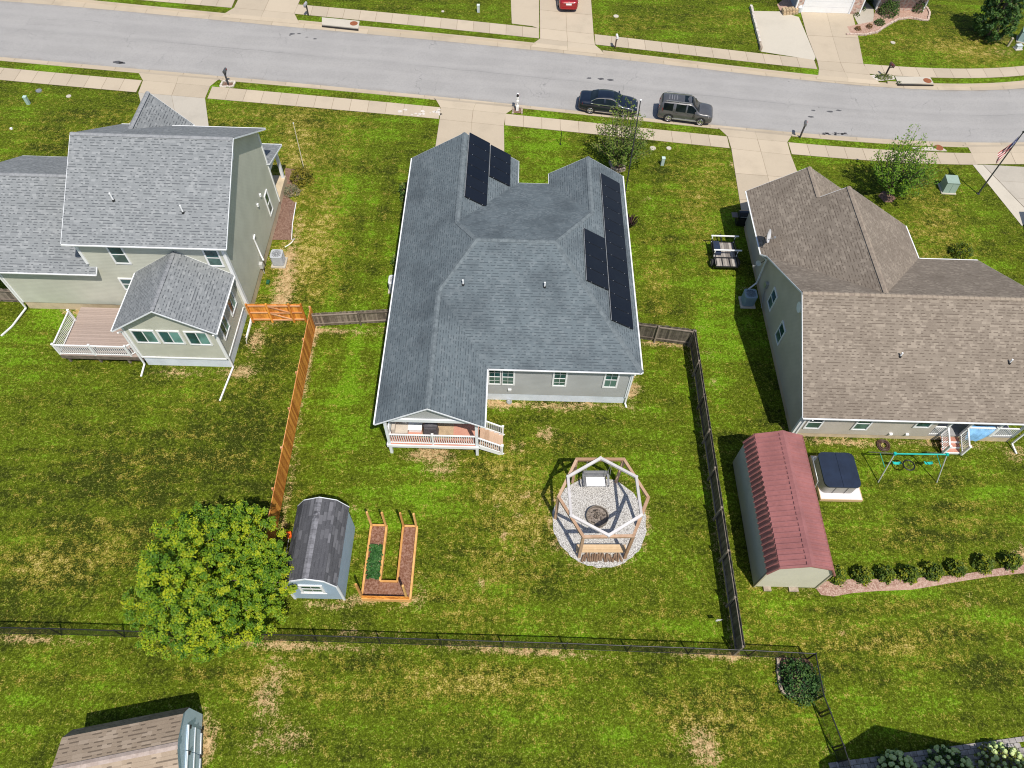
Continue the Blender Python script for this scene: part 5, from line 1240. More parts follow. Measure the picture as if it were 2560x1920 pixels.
# back swing seat
s0, s1, s2, s3 = [qp(*p, .5) for p in ((605, 495), (945, 495), (930, 300), (640, 300))]
sw = thing('bench_swing', (s0 + s2) / 2, 'grey bench swing with a white seat mat hanging under the back of the pergola', 'swing')
zc = V3((0, 0, 1)); fx = (s1 - s0).normalized(); fy = V3((-fx.y, fx.x, 0)); W_ = (s1 - s0).length; D_ = .62
sp = lambda u, v, z: V3((s0.x, s0.y, 0)) + fx * (W_ * u) + fy * (D_ * v) + zc * z
GREYW = wood('grey_painted_wood', (.13, .135, .15), (.24, .245, .26))
b = MB()
for i in range(6): b.hexa([sp(.08, i / 6, .44), sp(.92, i / 6, .44), sp(.92, (i + .85) / 6, .44), sp(.08, (i + .85) / 6, .44)], [sp(.08, i / 6, .47), sp(.92, i / 6, .47), sp(.92, (i + .85) / 6, .47), sp(.08, (i + .85) / 6, .47)])
b.build('seat', GREYW, sw)
b = MB()
for i in range(4): b.bar(sp(.06, 1 + .1 * i * .5, .55 + .13 * i), sp(.94, 1 + .1 * i * .5, .55 + .13 * i), .03, .11)
b.build('backrest', GREYW, sw)
for u in (.03, .97):
    b = MB(); b.bar(sp(u, -.05, .72), sp(u, 1.08, .72), .1, .04); b.bar(sp(u, .02, .4), sp(u, .02, .72), .07, .07); b.bar(sp(u, 1, .4), sp(u, 1.15, .98), .07, .07); b.build('armrest', GREYW, sw)
b = MB(); b.hexa([sp(.15, .02, .472), sp(.86, .02, .472), sp(.86, .92, .472), sp(.15, .92, .472)], [sp(.15, .02, .53), sp(.86, .02, .53), sp(.86, .92, .53), sp(.15, .92, .53)]); b.build('seat_mat', paint('white_fabric', (.82, .83, .86), .85, .03, 2), sw)
b = MB()
for u in (.05, .95):
    for v in (0, 1.05): b.tube([sp(u, v, .7), V3((sp(u, v, 0).x, ctr.y * 0 + tops[1].y, PH)) - fx * 0], .012, 5)
b.build('chain', GALV, sw)
# front bench
b0, b1 = qp(520, 1300, .5), qp(1165, 1300, .5); fxx = (b1 - b0).normalized(); fyy = V3((-fxx.y, fxx.x, 0))
be = thing('bench_swing', V3((*(b0.lerp(b1, .5)).xy, 0)), 'plain pine bench hanging between the front pergola posts above the firewood', 'bench')
b = MB()
for i in range(3): b.bar(b0 + fyy * (-.16 + .15 * i), b1 + fyy * (-.16 + .15 * i), .14, .04)
b.build('seat', WOOD_PALE, be)
b = MB()
for p in (b0.lerp(b1, .05), b0.lerp(b1, .95)): b.bar(p + fyy * -.22 - zc * .04, p + fyy * .22 - zc * .04, .06, .05); b.tube([p, V3((p.x, p.y, PH))], .01, 5)
b.build('hanger', GALV, be)
# firewood
f0, f1 = qp(590, 1440), qp(1110, 1440)
nlog = 17
logm = wood('split_log', (.16, .10, .065), (.52, .38, .25), .9)
proto = None
for i in range(nlog):
    p = f0.lerp(f1, (i + .5) / nlog); L_ = random.uniform(.38, .5); r = random.uniform(.045, .065)
    if proto is None:
        b = MB(); b.tube([(0, -.22, .06), (0, .22, .06)], [.06, .055], 6, smooth=False)
        proto = solo(b, 'firewood_log', logm, (0, 0, 0), 'split firewood log in the row under the front pergola bench', 'log', 'firewood under the bench'); o = proto
    else: o = proto.copy(); COL.objects.link(o)
    o.location = (p.x, p.y + random.uniform(0, .1), .03); o.rotation_euler = (0, 0, random.uniform(-.35, .35)); o.scale = (random.uniform(.9, 1.2), random.uniform(.85, 1.15), random.uniform(.9, 1.2))
c = qp(790, 905); fp = thing('fire_pit', c, 'round rusty metal fire ring with ash and charred wood on the gravel', 'fire pit')
b = MB(); b.ring(c, .62, .57, .02, .3, 36); b.build('ring', paint('fire_ring', (.20, .17, .14), .7, .25, 6, .3), fp)
b = MB(); b.cyl(c, .57, .03, .12, 28); b.build('ash', varied('ash_bed', ((.26, .22, .19), (.4, .35, .3), (.12, .1, .09)), .95, 9, .7), fp)
b = MB()
for k in range(24):
    a = random.uniform(0, 6.28); r = random.uniform(0, .45); p = V3((c.x + r * math.cos(a), c.y + r * math.sin(a), .15)); d = rdir(); d.z *= .2; b.bar(p - d * .12, p + d * .12, .05, .05)
b.build('charred_wood', varied('charred', ((.05, .04, .035), (.3, .24, .19), (.02, .018, .016)), .95, 8, .4), fp)
b = MB(); p = qp(900, 695)
for k in range(6): d = rdir(); d.z = .05; b.bar(p - d * .16, p + d * .18, .02, .02)
solo(b, 'kindling', BARK, p, 'little heap of dark sticks on the gravel behind the fire ring', 'sticks')

# ------------------------------------------------------------------ raised planter
zq = plate(660, 1220); ZT = .42
fl, fr_ = zq(1360, 1558), zq(2032, 1570); x0 = fl.x + .02; x3 = fr_.x; yf = (fl.y + fr_.y) / 2
yb = (zq(1505, 520, ZT).y + zq(2090, 520, ZT).y) / 2
x1 = zq(1650, 900, ZT).x; x2 = zq(1885, 900, ZT).x; yi = zq(1710, 1290, ZT).y; yib = yi
WOOD_CED = wood('fresh_cedar', (.50, .24, .06), (.74, .44, .16))
t = thing('raised_planter', ((x0 + x3) / 2, (yf + yb) / 2, 0), 'U shaped raised garden bed of new cedar boards beside the blue shed', 'garden bed')
def side(a, c):
    b = MB(); b.bar((a[0], a[1], ZT / 2 - .005), (c[0], c[1], ZT / 2 - .005), .05, ZT); 
    e_ = .015 if abs(a[0] - c[0]) > .05 else .019; b.bar((a[0], a[1], ZT + e_), (c[0], c[1], ZT + e_), .11, .03); return b.build('side_board', WOOD_CED, t)
cs = [(x0, yf), (x3, yf), (x3, yb), (x2, yb), (x2, yi), (x1, yi), (x1, yb), (x0, yb)]
for a, c in zip(cs, cs[1:] + cs[:1]): side(a, c)
b = MB(); b.bb(x0 + .03, x1 - .03, yf + .03, yb - .03, 0, ZT - .09); b.bb(x1 - .03, x2 + .03, yf + .03, yi - .03, 0, ZT - .093); b.bb(x2 + .03, x3 - .03, yf + .03, yb - .03, 0, ZT - .087)
b.build('soil', SOIL, t)
def reach(x, y, py):
    return min(range(60, 320, 2), key=lambda k: abs(proj((x, y, k / 100))[1] - py)) / 100
for x, y, py in ((x0, yf, 1330), (x3 - .14, yf, 1350), (x0, yb, 335), (x1, yb, 340), (x2, yb, 345), (x3, yb, 355)):
    xx, yy_ = x + (.03 if x in (x0, x2) else -.03), y + (.04 if y == yf else -.04)
    b = MB(); b.bar((xx, yy_, 0), (xx, yy_, reach(xx, yy_, 1220 + py / 5.53)), .1, .1); b.build('post', WOOD_CED, t)
b = MB(); Lx = x3 - x0 - .1; hz_ = .34
for s in (-1, 1):
    for i in range(-4, int(Lx / .1) + 4):
        xa = x0 + .05 + i * .1; xb = xa + s * hz_
        za, zb = ZT + .03, ZT + .03 + hz_
        lo, hi = x0 + .05, x3 - .05
        t0_, t1_ = 0.0, 1.0
        for bound, sg in ((lo, 1), (hi, -1)):
            fa, fb_ = (xa - bound) * sg, (xb - bound) * sg
            if fa < 0 and fb_ < 0: t0_ = 2
            elif fa < 0: t0_ = max(t0_, fa / (fa - fb_))
            elif fb_ < 0: t1_ = min(t1_, fa / (fa - fb_))
        if t0_ < t1_ - .05:
            P0 = V3((xa + (xb - xa) * t0_, yf + .01 * s, za + (zb - za) * t0_)); P1 = V3((xa + (xb - xa) * t1_, yf + .01 * s, za + (zb - za) * t1_)); b.bar(P0, P1, .04, .016, up=(0, 1, 0))
b.bar((x0 + .05, yf, ZT + .03 + hz_), (x3 - .05, yf, ZT + .03 + hz_), .03, .04); b.build('lattice', WOOD_ORANGE, t)
b = MB(); ya, yb2 = zq(1500, 1250, ZT).y, zq(1540, 800, ZT).y
for k in range(150):
    p = V3((random.uniform(x0 + .14, x1 - .1), random.uniform(ya, yb2), ZT + random.uniform(-.02, .2))); clump(b, p, .12, 9, .13, 1.2)
solo(b, 'vegetable_patch', L_GRN, (x0 + .4, ya, ZT), 'leafy green vegetable plants growing in the left arm of the raised bed', 'plants')
# string trimmer leaning by the shed
a = zq(350, 655, .3); c = zq(300, 1020, .1); tt = thing('string_trimmer', c, 'orange garden trimmer with a long pale shaft lying beside the small blue shed', 'garden tool')
b = MB(); b.tube([a, a.lerp(c, .5) + V3((-.02, 0, .02)), c], .02, 6); b.build('shaft', STEEL, tt)
b = MB(); b.box(a + V3((.02, 0, .05)), (.24, .3, .22), .3); b.box(a + V3((-.1, .08, .1)), (.1, .12, .1)); b.build('engine', paint('orange_plastic', (.75, .12, .01), .4), tt)
b = MB(); b.cyl(c, .1, .05, .16, 10); b.build('head', BARK, tt)

# ------------------------------------------------------------------ hot tub, swing set, hose
zt = plate(1820, 1060)
p0, p1 = zt(1262, 1072), zt(1842, 1076); py = (p0.y + p1.y) / 2; px0, px1 = p0.x, p1.x; pyb = py + (px1 - px0) * 1.02 + .35
t = thing('hot_tub', ((px0 + px1) / 2, (py + pyb) / 2, 0), 'square hot tub under a dark navy cover on a low pale platform', 'hot tub')
b = MB(); b.bb(px0 + .03, px1 - .03, py + .03, pyb - .03, .2, .235); b.build('platform', paint('platform_grey', (.62, .61, .63), .7, .05, 2), t)
b = MB(); b.bb(px0, px1, py, py + .04, 0, .24); b.bb(px0, px1, pyb - .04, pyb, 0, .24); b.bb(px0, px0 + .04, py + .04, pyb - .04, 0, .24); b.bb(px1 - .04, px1, py + .04, pyb - .04, 0, .24); b.build('platform_edge', WOOD_PALE, t)
def rrect(xa, xb, ya, yb_, r, n=6):
    P = []
    for cx, cy, a0 in ((xb - r, yb_ - r, 0), (xa + r, yb_ - r, 90), (xa + r, ya + r, 180), (xb - r, ya + r, 270)):
        for k in range(n + 1): a = math.radians(a0 + 90 * k / n); P.append((cx + r * math.cos(a), cy + r * math.sin(a)))
    return P
l0, l1 = zt(1350, 870, 1.12), zt(1720, 400, 1.12); lx0, lx1 = l0.x, zt(1852, 870, 1.12).x; ly0, ly1 = l0.y, l1.y
b = MB(); b.prism(rrect(lx0 + .05, lx1 - .05, ly0 + .05, ly1 - .05, .3), .24, 1.02); b.build('tub_cabinet', paint('tub_side', (.34, .32, .30), .6, .1, 2), t)
b = MB()
for i in (1, 2): x = lx0 + (lx1 - lx0) * i / 3; b.bb(x - .02, x + .02, ly0 + .035, ly0 + .05, .26, 1.0)
b.build('panel_joint', BLACK, t)
NAVY = paint('navy_vinyl', (.012, .021, .045), .45, .2, 2)
b = MB(); xm = (lx0 + lx1) / 2
for xa, xb in ((lx0, xm - .008), (xm + .008, lx1)):
    full = rrect(lx0, lx1, ly0, ly1, .32)
    P = [p for p in full if xa <= p[0] <= xb]
    P = P + ([(xb, ly0), (xb, ly1)] if xa == lx0 else [(xa, ly1), (xa, ly0)]); cx_, cy_ = sum(p[0] for p in P) / len(P), sum(p[1] for p in P) / len(P)
    P.sort(key=lambda p: math.atan2(p[1] - cy_, p[0] - cx_)); b.prism(P, 1.03, 1.13)
b.build('cover', NAVY, t)
b = MB(); b.tube([(lx0 - .25, ly0 + .3, .3), (lx0 - .3, ly0 + .4, 1.0), (lx0 - .3, ly1 - .4, 1.0), (lx0 - .2, ly1 - .25, .95), (lx0 + .02, ly1 - .2, .95)], .03, 8); b.build('cover_lifter', GALV, t)
zs = plate(2160, 1020)
ffl, ffr, fbl, fbr = zs(195, 1025), zs(1005, 1028), zs(68, 608), zs(870, 608)
HB = 2.25
ml, mr = (ffl + fbl) / 2, (ffr + fbr) / 2
bl_ = zs(428, 632, HB); br_ = zs(1148, 642, HB)
t = thing('swing_set', (ml + mr) / 2, 'metal swing set with a teal top bar and pale legs on the lawn', 'swing set')
TEAL = paint('teal_paint', (.01, .40, .34), .4, .08, 2); TEALP = paint('teal_plastic', (.02, .48, .42), .5, .05, 2); LEG = paint('pale_leg', (.55, .56, .54), .4, .1, 3, .3)
b = MB(); b.tube([bl_ + (bl_ - br_).normalized() * .08, br_ + (br_ - bl_).normalized() * .08], .045, 10); b.build('top_bar', TEAL, t)
for a, c in ((bl_, ffl), (bl_, fbl), (br_, ffr), (br_, fbr)): b = MB(); b.tube([a, c], .035, 8); b.build('leg', LEG, t)
for a in (bl_, br_): b = MB(); b.box(a, (.14, .16, .14)); b.build('bracket', TEAL, t)
for p in ((445, 765), (880, 765)):
    s_ = zs(*p, .5); 
    st = MB(); v = [V3((s_.x + .26 * math.sin(u) , s_.y, s_.z + .1 * (1 - math.cos(u * 1.4)))) for u in (-1.2, -.8, -.4, 0, .4, .8, 1.2)]
    for a, c in zip(v, v[1:]): st.bar(a, c, .16, .03, up=(0, 0, 1))
    o = st.build('swing_seat', TEALP, t)
    b = MB()
    for e in (v[0], v[-1]): b.tube([e, V3((e.x, (bl_.y + br_.y) / 2, HB))], .008, 5)
    b.build('chain', BLACK, o)
for p0_, p1_ in (((225, 630), (285, 815)), ((1010, 650), (1060, 815))):
    b = MB(); b.tube([zs(*p0_, HB), zs(*p1_, 1.3)], .018, 6); b.build('side_brace', TEAL, t)
cc = zs(620, 790, .75); b = MB()
for r in (.34, .3): b.tube([cc + V3((r * math.cos(k * .2618), r * math.sin(k * .2618), 0)) for k in range(25)], .022, 6, cap=False)
for k in range(8): b.tube([cc, cc + V3((.33 * math.cos(k * .785), .33 * math.sin(k * .785), 0))], .01, 4)
sa = b.build('saucer_swing', BLACK, t)
b = MB()
for k in range(3): b.tube([cc + V3((.34 * math.cos(k * 2.09 + .5), .34 * math.sin(k * 2.09 + .5), 0)), V3((cc.x + (k - 1) * .2, (bl_.y + br_.y) / 2, HB))], .008, 4)
b.build('rope', BLACK, sa)
c = zs(262, 522); b = MB()
for j in range(4):
    r = .38 - .06 * j; b.tube([c + V3((r * math.cos(k * .35), r * 1.05 * math.sin(k * .35), .06 + .03 * (j % 2) + .02 * math.sin(k))) for k in range(19)], .03, 6, cap=False)
solo(b, 'hose_coil', paint('brown_hose', (.07, .035, .028), .5), c, 'coil of dark brown garden hose on the grass behind the greige house', 'hose')
# tarps on the right rear porch
TARP = paint('blue_tarp', (.20, .42, .68), .45, .25, 3, 0, .6)
def tarp(name, P, Q, lab, mat, sag=.12):
    b = MB(); n, m_ = 14, 8
    def pt(u, v):
        a = P[0].lerp(P[1], u).lerp(Q[0].lerp(Q[1], u), v); return a + V3((0, math.sin(u * 17 + v * 3) * .03 - .1 * math.sin(v * 3.14), -sag * math.sin(3.14 * u) * v + .03 * math.sin(u * 11 + v * 9)))
    for i in range(n):
        for j in range(m_): b.face([pt(i / n, j / m_), pt((i + 1) / n, j / m_), pt((i + 1) / n, (j + 1) / m_), pt(i / n, (j + 1) / m_)], 0, .5, smooth=True)
    return solo(b, name, mat, P[0], lab, 'tarp')
y_ = 21.32
tarp('tarp', [V3((27.35, y_ + .25, 1.55)), V3((29.05, y_ + .25, 1.5))], [V3((27.45, y_ - .1, .62)), V3((28.4, y_ - .12, .45))], 'pale blue tarp draped over the rear porch railing of the greige house', TARP)
tarp('tarp', [V3((26.55, 23.4, 2.3)), V3((27.3, 23.4, 2.3))], [V3((26.5, 22.6, .62)), V3((27.35, 22.4, .62))], 'deep blue tarp hanging inside the rear porch behind the steps', paint('deep_blue_tarp', (.02, .10, .34), .5, .2, 3, 0, .5))

# ------------------------------------------------------------------ yard machinery
def ac_unit(name, c, label, col, s=.78, h=.8, pad=None):
    c = V3(c); t = thing(name, c, label, 'air conditioner'); m = paint(name + '_case', col, .5, .06, 2)
    b = MB(); b.box(c + V3((0, 0, .05)), (s + .2, s + .2, .1)); b.build('pad', CONC_L, t)
    R = rrect(c.x - s / 2, c.x + s / 2, c.y - s / 2, c.y + s / 2, .16)
    b = MB(); b.prism(R, .14, .14 + h * .94); b.build('case', m, t)
    b = MB()
    for k in range(11):
        z = .2 + k * .062
        R2 = rrect(c.x - s / 2 - .012, c.x + s / 2 + .012, c.y - s / 2 - .012, c.y + s / 2 + .012, .16); b.prism(R2, z, z + .03)
    b.build('louvre', m, t)
    zt_ = .14 + h
    R3 = rrect(c.x - s / 2 - .02, c.x + s / 2 + .02, c.y - s / 2 - .02, c.y + s / 2 + .02, .17); rad = s * .42
    b = MB(); n = len(R3); 
    ins = [(c.x + rad * math.cos(math.atan2(p[1] - c.y, p[0] - c.x)), c.y + rad * math.sin(math.atan2(p[1] - c.y, p[0] - c.x))) for p in R3]
    for k in range(n):
        j = (k + 1) % n; b.face([V3((*R3[k], zt_ - .05)), V3((*R3[j], zt_ - .05)), V3((*R3[j], zt_)), V3((*R3[k], zt_))]); b.face([V3((*R3[k], zt_)), V3((*R3[j], zt_)), V3((*ins[j], zt_ + .01)), V3((*ins[k], zt_ + .01))])
        b.face([V3((*ins[k], zt_ + .01)), V3((*ins[j], zt_ + .01)), V3((*ins[j], zt_ - .18)), V3((*ins[k], zt_ - .18))])
    b.build('top', m, t)
    b = MB(); b.cyl((c.x, c.y, 0), rad, zt_ - .2, zt_ - .19, 24); b.build('fan_well', BLACK, t)
    b = MB()
    for k in range(3):
        a = k * 2.094 + .5; b.face([V3((c.x + .06 * math.cos(a), c.y + .06 * math.sin(a), zt_ - .1)), V3((c.x + rad * .9 * math.cos(a - .35), c.y + rad * .9 * math.sin(a - .35), zt_ - .13)), V3((c.x + rad * .9 * math.cos(a + .35), c.y + rad * .9 * math.sin(a + .35), zt_ - .07))])
    b.cyl(c, .1, zt_ - .14, zt_ - .06, 14); b.build('fan', GALV, t)
    b = MB()
    for k in range(12): a = k * .5236; b.tube([(c.x + .05 * math.cos(a), c.y + .05 * math.sin(a), zt_ + .02), (c.x + rad * math.cos(a), c.y + rad * math.sin(a), zt_ + .012)], .006, 4)
    for r in (.12, .2, .28): b.tube([(c.x + r * math.cos(k * .2618), c.y + r * math.sin(k * .2618), zt_ + .017) for k in range(25)], .005, 4, cap=False)
    b.build('grille', DARK, t); return t
zl = plate(400, 600)
ac_unit('air_conditioner', zl(1655, 320), 'pale grey air conditioner on a pad beside the sage house', (.40, .42, .45))
zr = plate(1740, 480)
ac_unit('air_conditioner', zr(700, 1535), 'blue grey air conditioner in the shade of the greige house', (.22, .30, .36), .8, .85)
ac_unit('air_conditioner', G((992, 722)) + V3((-.05, 0, 0)), 'pale air conditioner half hidden under the left eave of the solar panel house', (.60, .62, .64))
b = MB(); c = zl(1497, 590); b.box(c + V3((0, 0, .06)), (.2, .32, .12)); solo(b, 'splash_box', paint('green_plastic', (.01, .09, .045), .5), c, 'small dark green valve box on bare soil near the pale grey air conditioner', 'valve box')
b = MB(); a, c = zl(1270, 1140), zl(1195, 1400); b.tube([a + V3((0, 0, .06)), c + V3((0, 0, .06))], .05, 8); b.tube([c + V3((0, 0, .05)), zl(1205, 1440) + V3((0, 0, .05))], .03, 6)
solo(b, 'drain_pipe', paint('dull_pipe', (.42, .40, .34), .6), a, 'pale drain pipe on the soil between the sunroom and the orange fence', 'pipe')
b = MB(); c = plate(850, 560, 2.572)(1088, 1147); b.ring(c, .17, .12, 0, .1, 18); b.cyl(c, .12, 0, .05, 16); solo(b, 'drain', GALV, c, 'round pale drain cap on bare soil behind the solar panel house', 'drain')
# black grill by the right house
g0 = zr(615, 470); t = thing('grill', g0, 'black barbecue grill in the shade of the greige house wall', 'grill')
b = MB(); b.bb(g0.x - .4, g0.x + .35, g0.y - .1, g0.y + .5, .1, .78); b.build('cabinet', BLACK, t)
b = MB(); b.tube([(g0.x - .38, g0.y + .2, .95), (g0.x + .33, g0.y + .2, .95)], .3, 14); b.build('lid', paint('grill_lid', (.02, .025, .035), .3), t)
b = MB(); b.bb(g0.x - .85, g0.x - .42, g0.y - .05, g0.y + .45, .86, .9); b.bb(g0.x + .37, g0.x + .6, g0.y - .05, g0.y + .45, .86, .9); b.build('side_shelf', paint('grill_shelf', (.15, .12, .11), .5), t)
b = MB(); b.tube([(g0.x - .3, g0.y - .14, 1.0), (g0.x + .25, g0.y - .14, 1.0)], .018, 6); b.build('handle', CHROME, t)
# small utility trailer
A_, B2, C_, D2 = zr(265, 1030, .5), zr(565, 1035, .5), zr(525, 700, .5), zr(215, 690, .5)
t = thing('trailer', V3((*((A_ + C_) / 2).xy, 0)), 'small black utility trailer with a weathered plank bed beside the greige house', 'trailer')
PLK = wood('trailer_planks', (.17, .15, .14), (.40, .37, .34), along=(8, 1, 1)); b = MB(); nb_ = 9
xa, xb, ya, yb_ = (A_.x + D2.x) / 2, (B2.x + C_.x) / 2, (A_.y + B2.y) / 2, (C_.y + D2.y) / 2
for i in range(nb_): u = (xb - xa) / nb_; b.bb(xa + u * i, xa + u * (i + .93), ya, yb_, .46, .5)
b.build('bed', PLK, t)
b = MB()
for p, q_ in (((xa, ya), (xb, ya)), ((xb, ya), (xb, yb_)), ((xb, yb_), (xa, yb_)), ((xa, yb_), (xa, ya))): b.bar((*p, .47), (*q_, .47), .07, .1)
for x in (xa, xb): b.bar((x, ya, .78), (x, yb_, .78), .05, .05)
for y in (ya, (ya + yb_) / 2, yb_):
    for x in (xa, xb): b.bar((x, y, .47), (x, y, .8), .05, .05)
for u in (0, .33, .66, 1): b.bar((xa + (xb - xa) * u, ya, .54), (xa + (xb - xa) * u, ya + .75, .62), .035, .035)
b.bar((xa, ya + .75, .62), (xb, ya + .75, .62), .05, .05); b.bar(((xa + xb) / 2, yb_, .45), ((xa + xb) / 2, yb_ + .9, .42), .08, .08); b.build('frame', BLACK, t)
for x in (xa - .14, xb + .14):
    b = MB(); b.tube([(x - .08, ya + .55, .28), (x + .08, ya + .55, .28)], .28, 18); wl_ = b.build('wheel', RUBBER, t); b = MB(); b.tube([(x - .09, ya + .55, .28), (x + .09, ya + .55, .28)], .13, 14); b.build('hub', GALV, wl_)
for y, k in ((ya + .95, 0), (yb_ - .02, 0)):
    b = MB(); b.bar((xa - .1, y + .12, 1.02), (xb + .3, y + .12, 1.02), .09, .06); b.bar((xa, y, .5), (xa, y + .1, 1.0), .05, .05); b.bar((xb, y, .5), (xb + .05, y + .1, 1.0), .05, .05); b.build('crossbar', WHITE, t)
b = MB(); b.bb(xa + .05, xa + .5, ya + 1.05, yb_ - .1, .5, .72); b.build('tool_box', paint('dark_blue_box', (.02, .03, .06), .4), t)
# satellite dishes
def dish(c, face, label, r=.33, foot=None):
    c = V3(c); f = V3(face).normalized(); x = f.orthogonal().normalized(); y = f.cross(x); t = thing('satellite_dish', foot or c, label, 'satellite dish')
    b = MB(); n = 20
    for ri in range(4):
        r0, r1 = r * ri / 4, r * (ri + 1) / 4; P = lambda rr, k: c + (x * math.cos(6.2832 * k / n) + y * 1.08 * math.sin(6.2832 * k / n)) * rr + f * (rr * rr * .55)
        for k in range(n): b.face([P(r0, k), P(r1, k), P(r1, k + 1), P(r0, k + 1)] if ri else [c, P(r1, k), P(r1, k + 1)], 0, .5, smooth=True)
    b.build('reflector', paint('dish_grey', (.50, .52, .55), .45, .05, 2), t)
    b = MB(); b.tube([c - x * r * 0 + V3((0, 0, -r * .8)), c + f * .5 + V3((0, 0, -.1))], .018, 6); b.box(c + f * .52 + V3((0, 0, -.08)), (.1, .1, .12)); b.build('feed_arm', GALV, t)
    b = MB(); b.tube([c - f * .03, c - f * .12 + V3((0, 0, -.15)), V3(foot) if foot else c - f * .3 + V3((0, 0, -.4))], .025, 6); b.build('mast', DARK, t); return t
dz = zr(985, 605, 4.15); dish(dz, (.80, -.42, .30), 'grey satellite dish standing on the brown roof near its eave', .46, (dz.x - .05, dz.y - .15, gz(dz.x) - .02))
b = MB()
mz = zr(865, 985, 2.2); dish(mz, (-.75, -.55, .2), 'small blue grey satellite dish on the corner of the greige house below the eave', .2, (17.2, mz.y + .2, 2.3))

# ------------------------------------------------------------------ utility boxes, poles
def cabinet(name, c, w_, d_, h, rz, label, col, lip=True, ds=.25):
    c = V3(c); t = thing(name, c, label, 'utility box'); m = paint(name + '_paint', col, .5, .07, 2); Q = Matrix.Rotation(rz, 3, 'Z'); P = lambda x, y, z: c + Q @ V3((x, y, z))
    b = MB(); b.hexa([P(-w_ / 2, -d_ / 2, .08), P(w_ / 2, -d_ / 2, .08), P(w_ / 2, d_ / 2, .08), P(-w_ / 2, d_ / 2, .08)], [P(-w_ / 2, -d_ / 2 * (1 - ds), h * .93), P(w_ / 2, -d_ / 2 * (1 - ds), h * .93), P(w_ / 2, d_ / 2, h), P(-w_ / 2, d_ / 2, h)]); b.build('cabinet_body', m, t)
    b = MB(); b.box(c + V3((0, 0, .04)), (w_ + .16, d_ + .16, .08), rz); b.build('pad', CONC_L if lip else DARK, t)
    b = MB(); b.bar(P(-w_ / 2 - .01, -d_ / 2 * (1 - ds) - .02, h * .93), P(w_ / 2 + .01, -d_ / 2 * (1 - ds) - .02, h * .93), .03, .05); b.bar(P(0, -d_ / 2 - .01, .12), P(0, -d_ / 2 * (1 - ds) - .012, h * .9), .02, .02); b.build('door_edge', m, t); return t
cabinet('utility_box', rt(1140, 960), .95, 1.0, 1.0, -.05, 'pale green transformer cabinet on the lawn between the young tree and the flagpole', (.27, .36, .31))
cabinet('utility_box', q(2190, 560), .95, .95, 1.0, -.4, 'large grey green transformer cabinet by the dark conifer', (.24, .34, .34))
cabinet('utility_box', q(2120, 675), .55, .4, .4, .2, 'low pale grey box in front of the transformer by the conifer', (.5, .55, .57))
c = q(1985, 640); b = MB(); b.bar(c, c + V3((.0, 0, .75)), .16, .16); b.box(c + V3((0, 0, .78)), (.2, .2, .06)); solo(b, 'utility_post', paint('tan_post', (.40, .36, .25), .7), c, 'slim tan utility post beside the transformer by the conifer', 'utility post')
for p, lab, col in (((72, 260), 'small pale green pedestal box on the lawn before the sage house', (.34, .46, .42)), ((1196, 30), 'small pale pedestal box on the lawn across the street beside the double driveway', (.5, .55, .53)), ((1655, 412), 'small pale green pedestal box on the lawn between the two single storey houses', (.40, .50, .47))):
    c = G(p); t = thing('pedestal_box', c, lab, 'utility box'); b = MB(); b.box(c + V3((0, 0, .32)), (.24, .24, .64)); b.build('pedestal_body', paint('pedestal_green', col, .5), t); b = MB(); b.box(c + V3((0, 0, .67)), (.27, .27, .07)); b.build('cap', paint('pedestal_cap', sc(col, 1.25), .5), t)
for p, lab in (((98, 228), 'grey rimmed round cover set in the lawn beside a pale green pedestal'), ):
    c = G(p); b = MB(); b.ring(c, .24, .2, 0, .09, 20); b.cyl(c, .2, 0, .07, 18); solo(b, 'meter_lid', GALV, c, lab, 'cover')
for p, lab, r in (((172, 241), 'small flat pale cover in the lawn before the sage house', .2), ((1632, 371), 'small pale cover in the lawn beside the young tree, nearer the tree', .25), ((1672, 371), 'small pale cover in the lawn beside the young tree, farther from the tree', .2), ((2232, 107), 'small pale cover in the lawn before the dark conifer', .22), ((1540, 41), 'pale cover in the lawn across the street beside the double driveway', .25), ((1107, 29), 'white cover in the lawn across the street near the pedestal box', .14)):
    c = G(p); b = MB(); b.cyl(c, r, 0, .045, 16); solo(b, 'meter_lid', CONC_L, c, lab, 'cover')
c = G((29, 323)); b = MB(); b.cyl(c, .09, 0, .12, 10); b.cyl(c + V3((-.04, .05, 0)), .12, 0, .03, 8); solo(b, 'cleanout_pipe', WHITE, c, 'tiny white pipe stub in the lawn before the sage house', 'pipe')
# flag
bz = rt(1575, 1022); tp_ = None
def up_to(base, px, py):
    best = min(range(100, 1500), key=lambda k: (proj(base + V3((0, 0, k / 100)))[1] - py) ** 2); return best / 100
FH = min(9.0, up_to(bz, 0, 300 + 175 / 5.53))
t = thing('flagpole', bz, 'tall dark flagpole on the lawn flying a limp red, white and blue flag', 'flagpole')
b = MB(); b.tube([bz, bz + V3((0, 0, FH))], [.06, .04], 10); b.tube([bz, bz + V3((0, 0, .06))], .12, 12); b.build('pole', DARK, t)
b = MB(); k_ = bz + V3((0, 0, FH + .06)); b.tube([k_ + V3((0, 0, -.08)), k_, k_ + V3((0, 0, .08))], [.04, .09, .03], 10); b.build('finial', BLACK, t)
FL = NT('flag_cloth'); u_, v_, _ = FL.sep(FL.n('ShaderNodeUVMap').outputs[0])
st_ = FL.math('LESS_THAN', FL.math('FRACT', FL.math('MULTIPLY', v_, 6.5)), .5)
c_ = FL.mix(st_, (.72, .70, .68), (.42, .015, .03))
can = FL.math('MULTIPLY', FL.math('LESS_THAN', u_, .42), FL.math('GREATER_THAN', v_, .46)); 
vo = FL.n('ShaderNodeTexVoronoi'); vo.inputs['Scale'].default_value = 14; vo.inputs['Randomness'].default_value = 0; FL.t.links.new(FL.n('ShaderNodeUVMap').outputs[0], vo.inputs['Vector'])
